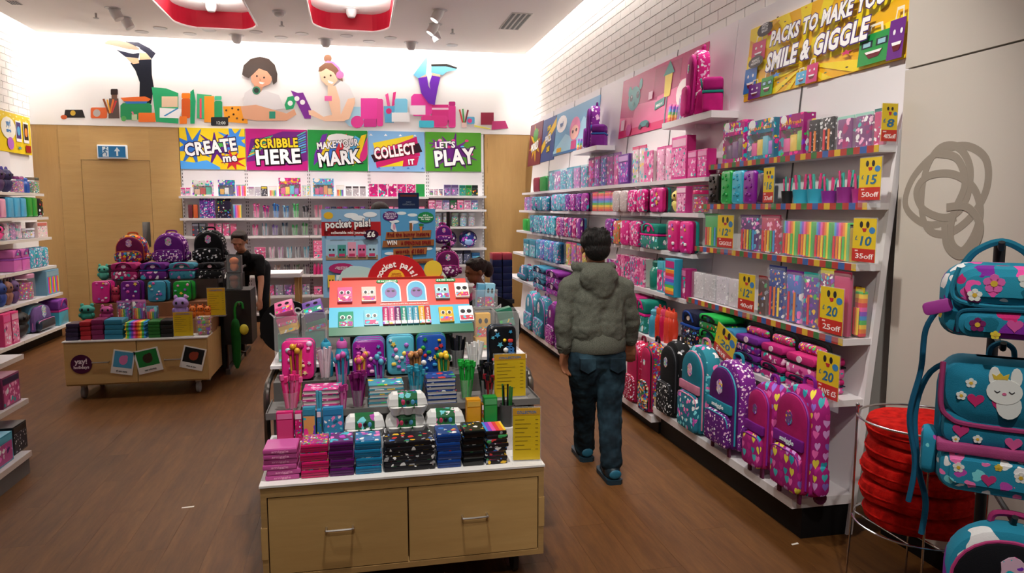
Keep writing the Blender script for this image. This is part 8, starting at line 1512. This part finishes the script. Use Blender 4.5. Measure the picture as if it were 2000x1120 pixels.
def head(mb, c_, face, r, up=(0, 0, 1)):
    """cranium, jaw, nose, ears, around centre c_, looking along face"""
    c_ = Vector(c_); f = Vector(face).normalized(); u = Vector(up).normalized(); s_ = f.cross(u).normalized(); u = s_.cross(f)
    M = Matrix(((s_.x, f.x, u.x, c_.x), (s_.y, f.y, u.y, c_.y), (s_.z, f.z, u.z, c_.z), (0, 0, 0, 1))); mb.at(M)
    mb.ball((0, 0, r*.28), (r*.76, r*.94, r*.86), 18, 12); mb.ball((0, r*.22, -r*.40), (r*.56, r*.62, r*.60), 16, 10); mb.ball((0, r*.62, -r*.72), (r*.24, r*.2, r*.2), 10, 8)
    mb.ball((0, r*.93, -r*.14), (r*.13, r*.16, r*.20), 10, 8); mb.ball((0, r*.88, r*.16), (r*.45, r*.12, r*.12), 10, 6)
    mb.ball((0, r*.84, -r*.50), (r*.24, r*.08, r*.07), 10, 6)
    for k in (-1, 1): mb.ball((k*r*.78, -r*.05, -r*.05), (r*.09, r*.17, r*.27), 10, 8); mb.ball((k*r*.30, r*.80, r*.06), (r*.15, r*.1, r*.1), 10, 6)
    mb.at(Matrix.Identity(4)); return M
def eyes(root, M, r):
    for k in (-1, 1): o = link('eye', MB().at(M).ball((k*r*.30, r*.87, r*.06), (r*.11, r*.06, r*.06), 10, 6).mesh('eye', 'gloss'), root, '#1a120e')
# ---------------------------------------------------------------- boy in a grey hoodie, seen from behind
def P_(x, y, Y): return onY(x, y, Y)
Yt = 3.86
neck = P_(1161, 528, Yt); hc_ = P_(1163, 486, Yt+.01); shL, shR = P_(1113, 563, Yt), P_(1216, 564, Yt); elL, elR = P_(1101, 632, Yt-.02), P_(1232, 628, Yt+.03); wrL, wrR = P_(1102, 684, Yt-.01), P_(1231, 666, Yt+.08)
hdL, hdR = P_(1102, 745, Yt+.0), P_(1228, 712, Yt+.10); hipL, hipR = P_(1141, 690, Yt), P_(1190, 690, Yt); knL, knR = P_(1141, 782, Yt+.10), P_(1190, 800, Yt-.03); anL = P_(1141, 872, 4.12); anR = P_(1194, 902, 3.74)
boy = empty('person', (1.33, 3.88, 0), label='boy in grey hoodie and jeans walking away along the aisle', cat='person')
def kid(name, me, mat=None, col=None): o = link(name, me, boy, col); o.matrix_parent_inverse = Matrix.Translation(-Vector((1.33, 3.88, 0))); return o
body = MB(); hr = .098; MH = head(body, hc_, (.10, 1, -.05), hr)
cone(body, hc_-Vector((0, .015, .05)), .050, neck-Vector((0, 0, .03)), .056); spine = [(neck-Vector((0, 0, .06)), .075), ((shL+shR)/2-Vector((0, 0, .08)), .11), ((hipL+hipR)/2+Vector((0, 0, .14)), .10), ((hipL+hipR)/2, .105)]
for k in range(3): cone(body, spine[k][0], spine[k][1], spine[k+1][0], spine[k+1][1])
for sh, el, wr, hd_, sgn in ((shL, elL, wrL, hdL, 1), (shR, elR, wrR, hdR, -1)): cone(body, (sh+neck)/2, .05, sh, .045); cone(body, sh, .045, el, .034); cone(body, el, .034, wr, .022); hand(body, wr, hd_, (sgn*.8, .6, 0), s=1.08)
for hp_, kn, an in ((hipL, knL, anL), (hipR, knR, anR)): cone(body, hp_, .075, kn, .050); cone(body, kn, .050, an, .034); cone(body, an, .034, an+Vector((.005, .09, -.05)), .03)
kid('body', baked('body', body, 'skin', .0062, 3))
eyes(boy, Matrix.Translation(-Vector((1.33, 3.88, 0))) @ MH, hr)
hair = MB().at(MH); hair.ball((0, -hr*.10, hr*.42), (hr*.90, hr*1.0, hr*.82), 20, 14); hair.ball((0, -hr*.52, -hr*.10), (hr*.74, hr*.58, hr*.62), 16, 10); hair.ball((0, hr*.45, hr*.82), (hr*.62, hr*.48, hr*.36), 14, 10)
rnd = random.Random(3)
for k in range(46):
    t_ = rnd.uniform(0, 2*PI); e = rnd.uniform(.15, 1.0); x_ = hr*.80*math.cos(t_)*math.cos(e); y_ = hr*.88*math.sin(t_)*math.cos(e)-hr*.1; z_ = hr*.45+hr*.78*math.sin(e); hair.tube([(x_, y_, z_), (x_*1.08, y_*1.08, z_+hr*.10), (x_*1.12+hr*.05, y_*1.12, z_+hr*.17)], [hr*.14, hr*.09, hr*.02], 6)
hair.at(Matrix.Identity(4)); kid('hair', baked('hair', hair, 'hair', .0055, 2))
ho = MB(); mid_ = (shL+shR)/2
cone(ho, neck-Vector((0, 0, .05)), .085, mid_-Vector((0, 0, .06)), .125)
for dx in (-.05, .05): cone(ho, mid_+Vector((dx, 0, -.05)), .115, mid_+Vector((dx*.9, .0, -.22)), .125); cone(ho, mid_+Vector((dx*.9, 0, -.22)), .125, (hipL+hipR)/2+Vector((dx, 0, .135)), .118)
for sh, el, wr in ((shL, elL, wrL), (shR, elR, wrR)):
    cone(ho, (sh+neck)/2-Vector((0, 0, .03)), .075, sh, .066); cone(ho, sh, .066, el, .054); cone(ho, el, .056, el.lerp(wr, .82), .044); cone(ho, el.lerp(wr, .80), .046, el.lerp(wr, .96), .040)
hd0 = neck+Vector((0, -.06, -.01))
ho.ball(neck+Vector((.0, -.085, -.035)), (.115, .055, .085), 16, 10); ho.ball(neck+Vector((.015, -.10, -.09)), (.075, .04, .07), 14, 8)
for k in range(9): t_ = PI*(.05+.9*k/8); t2 = PI*(.05+.9*(k+1)/8); a = neck+Vector((.105*math.cos(t_), -.075*math.sin(t_)+.02, .02)); b = neck+Vector((.105*math.cos(t2), -.075*math.sin(t2)+.02, .02)); cone(ho, a, .028, b, .028, 8)
hm = baked('hoodie', ho, 'hoodie', .0085, 5); hm = fold(hm, .016, .05); kid('hoodie', hm)
hem = (hipL+hipR)/2; kid('hem_band', MB().lathe([(.118, .0), (.124, .008), (.126, .05), (.122, .10), (.11, .13)], 28, (hem.x, hem.y, hem.z+.012), 1.36, .96).mesh('hem_band', 'hoodie'))
for el, wr in ((elL, wrL), (elR, wrR)): a = el.lerp(wr, .86); b = el.lerp(wr, 1.0); kid('cuff', MB().tube([a, a.lerp(b, .3), b], [.041, .043, .036], 14).mesh('cuff', 'hoodie'))
kid('drawcord', MB().tube([neck+Vector((.10, .01, .02)), neck+Vector((.125, -.01, -.03)), neck+Vector((.128, -.02, -.09))], .004, 6).mesh('drawcord', 'plain'), None, '#dcdcd8')
je = MB(); cone(je, hipL+Vector((.01, 0, -.02)), .108, hipR+Vector((-.01, 0, -.02)), .108); cone(je, hipL+Vector((.01, 0, .05)), .10, hipR+Vector((-.01, 0, .05)), .10)
for hp_, kn, an, s_ in ((hipL, knL, anL, -1), (hipR, knR, anR, 1)): cone(je, hp_+Vector((0, 0, -.01)), .098, hp_-Vector((0, 0, .08)), .100); cone(je, hp_-Vector((0, 0, .08)), .100, kn, .072); cone(je, kn, .072, kn.lerp(an, .8), .062); cone(je, kn.lerp(an, .8), .062, an, .064)
jm = baked('jeans', je, 'denim', .0085, 4); jm = fold(jm, .016, .05); kid('jeans', jm)
for s_, hp_ in ((-1, hipL), (1, hipR)):
    c_ = hp_+Vector((s_*.012, -.108, -.05)); kid('back_pocket', MB().at(Matrix.Translation(c_)).prism([(-.045, .04), (.045, .04), (.045, -.02), (0, -.045), (-.045, -.02)], -.008, .02).mesh('back_pocket', 'denim'))
for an, g0, nm in ((anL, onZ(1137, 893, 0), 'L'), (anR, onZ(1194, 946, 0), 'R')):
    sh = MB(); x_ = an.x; y_ = an.y; hl = Vector((x_, y_-.035, .045)); sh.ball((x_, y_-.02, .055), (.044, .055, .055), 14, 10); cone(sh, (x_, y_+.02, .045), .042, (x_+.01, y_+.13, .034), .034, 12); cone(sh, (x_, y_-.02, .06), .045, an+Vector((0, 0, -.01)), .046, 12)
    sm = baked('shoe', sh, 'plain', .007, 3); o = kid('shoe', sm, None, '#10242e'); so = MB()
    out = [(-.046, -.06), (-.03, -.078), (.03, -.078), (.046, -.06), (.044, .08), (.046, .14), (.03, .175), (-.0, .182), (-.03, .170), (-.042, .13), (-.042, .06)]
    so.add([(x_+a, y_+b, .0) for a, b in out]+[(x_+a, y_+b, .026) for a, b in out], [tuple(reversed(range(11))), tuple(range(11, 22))]+[(k, (k+1) % 11, 11+(k+1) % 11, 11+k) for k in range(11)]); kid('sole', so.mesh('sole', 'plain', False), None, '#0e2a36'); kid('heel_patch', MB().ball((x_, y_-.070, .058), (.036, .007, .026), 12, 8).mesh('heel_patch', 'plain'), None, '#1a5f78')
# ---------------------------------------------------------------- simpler figures farther back
def figure(loc, lab, jt, hr_, skin, topmat, topcol, legcol, hairf, face, extra=None, s=1.0):
    L = Vector(loc)-Vector((0, 0, .004)); root = empty('person', L, label=lab, cat='person'); J = {k: Vector(v) for k, v in jt.items()}
    b_ = MB(); M = head(b_, J['head'], face, hr_, extra or (0, 0, 1)); cone(b_, J['head']-Vector((0, 0, hr_*.5)), .045*s, J['neck'], .05*s); cone(b_, J['neck'], .06*s, J['chest'], .10*s); cone(b_, J['chest'], .10*s, J['hip'], .10*s)
    for q in 'LR': cone(b_, J['sh'+q], .044*s, J['el'+q], .035*s); cone(b_, J['el'+q], .035*s, J['wr'+q], .024*s); hand(b_, J['wr'+q], J['ha'+q], (1 if q == 'L' else -1, -.5, 0), s=.9*s); cone(b_, J['hp'+q], .075*s, J['kn'+q], .05*s); cone(b_, J['kn'+q], .05*s, J['an'+q], .035*s); cone(b_, J['chest'], .08*s, J['sh'+q], .045*s)
    link('body', baked('body', b_, skin, .007, 3), root); eyes(root, M, hr_)
    t_ = MB(); cone(t_, J['neck']-Vector((0, 0, .03)), .085*s, J['chest'], .125*s)
    for dx in (-.04, .04): cone(t_, J['chest']+Vector((dx, 0, 0)), .115*s, J['hip']+Vector((dx, 0, 0)), .115*s)
    for q in 'LR': cone(t_, J['chest'].lerp(J['sh'+q], .5), .085*s, J['sh'+q], .064*s); cone(t_, J['sh'+q], .064*s, J['sh'+q].lerp(J['el'+q], .62), .054*s)
    link('top', fold(baked('top', t_, topmat, .009, 4), .016, .08), root, topcol)
    l_ = MB()
    for q in 'LR': cone(l_, J['hp'+q], .10*s, J['kn'+q], .065*s); cone(l_, J['kn'+q], .065*s, J['an'+q], .052*s)
    link('trousers', baked('trousers', l_, 'fabric', .009, 4), root, legcol)
    for q in 'LR': a = J['an'+q]; f = Vector((face[0], face[1], 0)).normalized(); m_ = MB(); cone(m_, (a.x, a.y, .045), .04*s, (a.x+f.x*.13, a.y+f.y*.13, .036), .034*s); m_.ball((a.x, a.y, .05), (.042*s, .042*s, .05)); link('shoe', baked('shoe', m_, 'plain', .008, 3), root, '#141416')
    h_ = MB().at(M); hairf(h_, hr_); h_.at(Matrix.Identity(4)); link('hair', baked('hair', h_, 'hairbrown', .0065, 2), root)
    return root
def hair_tied(m, r): m.ball((0, -r*.12, r*.42), (r*.86, r*.98, r*.80), 18, 12); m.ball((0, -r*.9, r*.5), (r*.34, r*.34, r*.34), 12, 8); m.ball((0, r*.42, r*.86), (r*.62, r*.46, r*.24), 12, 8)
def hair_curly(m, r):
    hair_tied(m, r); rn = random.Random(8); m.ball((0, -r*1.15, r*.0), (r*.55, r*.5, r*.75), 12, 8)
    for k in range(40): t__ = rn.uniform(0, 2*PI); e = rn.uniform(-.2, 1.4); m.ball((r*.8*math.cos(t__)*math.cos(e), r*.85*math.sin(t__)*math.cos(e)-r*.25 if math.sin(t__) < .4 else r*.3, r*.4+r*.75*math.sin(e)), r*.17, 8, 6)
def hair_short(m, r): m.ball((0, -r*.08, r*.42), (r*.90, r*1.0, r*.84), 18, 12); m.ball((0, -r*.55, -r*.15), (r*.72, r*.5, r*.7), 14, 10)
wx, wy = onY(472, 500, 8.6).x, 8.6; hz = onY(473, 471, 8.5).z
figure((wx, wy, 0), 'woman in black T-shirt with tied brown hair bending over behind gondola', dict(head=(.0, -.12, hz), neck=(.02, -.02, hz-.14), chest=(.02, .08, hz-.26), hip=(.06, .36, .86), shL=(-.19, .0, hz-.21), shR=(.19, -.02, hz-.21), elL=(-.25, -.10, hz-.44), elR=(.21, -.08, hz-.46), wrL=(-.18, -.26, hz-.58), wrR=(.20, -.16, hz-.66), haL=(-.14, -.34, hz-.66), haR=(.20, -.19, hz-.80), hpL=(-.06, .38, .84), hpR=(.17, .38, .84), knL=(-.07, .30, .46), knR=(.18, .30, .46), anL=(-.07, .36, .08), anR=(.18, .36, .08)), .105, 'skinpale', 'fabric', '#0c0b0d', '#121216', hair_tied, (-.12, -1, -.35), (0, -.3, 1))
gx, gy = onY(930, 530, 5.9).x, 5.9; gz = onY(927, 530, 5.9).z
figure((gx, gy, 0), 'girl with dark curly hair in pink top beside the tilted board', dict(head=(0, 0, gz), neck=(.04, .02, gz-.13), chest=(.06, .03, gz-.26), hip=(.10, .08, gz-.52), shL=(.04, -.13, gz-.20), shR=(.06, .17, gz-.20), elL=(-.04, -.17, gz-.38), elR=(-.02, .2, gz-.38), wrL=(-.16, -.13, gz-.48), wrR=(-.15, .15, gz-.48), haL=(-.25, -.12, gz-.5), haR=(-.24, .14, gz-.5), hpL=(.10, 0, gz-.54), hpR=(.10, .16, gz-.54), knL=(.06, 0, .29), knR=(.07, .16, .29), anL=(.09, 0, .07), anR=(.09, .16, .07)), .095, 'skin', 'fabric', '#c02a68', '#26344a', hair_curly, (-1, -.25, -.15), None, .85)
ax, ay = onY(742, 408, 7.4).x, 7.4; az = onY(742, 394, 7.4).z-.13
figure((ax, ay, 0), 'dark-haired adult standing behind the two tall posters', dict(head=(0, 0, az), neck=(0, .02, az-.15), chest=(0, .03, az-.30), hip=(0, .03, .88), shL=(-.19, .03, az-.24), shR=(.19, .03, az-.24), elL=(-.23, .03, az-.50), elR=(.23, .03, az-.50), wrL=(-.22, -.06, az-.70), wrR=(.22, -.06, az-.70), haL=(-.22, -.1, az-.85), haR=(.22, -.1, az-.85), hpL=(-.09, .03, .86), hpR=(.09, .03, .86), knL=(-.09, .02, .46), knR=(.09, .02, .46), anL=(-.09, .03, .08), anR=(.09, .03, .08)), .108, 'skin', 'fabric', '#1a1618', '#14161c', hair_short, (.1, -1, -.1))
# scraps of paper on the floor
for (x, y, w, nm) in ((367, 992, .03, 'beside the centre gondola'), (1553, 1064, .018, 'by the shelving end')):
    q = onZ(x, y, 0); single('paper_scrap', MB().add([(-w, -.006, .0006), (w, -.002, .0006), (w, .008, .003), (-w, .005, .001), (-w, -.006, .0014), (w, -.002, .0014), (w, .008, .0038), (-w, .005, .0018)], [(3, 2, 1, 0), (4, 5, 6, 7), (0, 1, 5, 4), (1, 2, 6, 5), (2, 3, 7, 6), (3, 0, 4, 7)]), 'plain', 'tiny white paper scrap on the wooden floor %s' % nm, 'paper', '#e8e0d4', (q.x, q.y, 0), smooth=False)
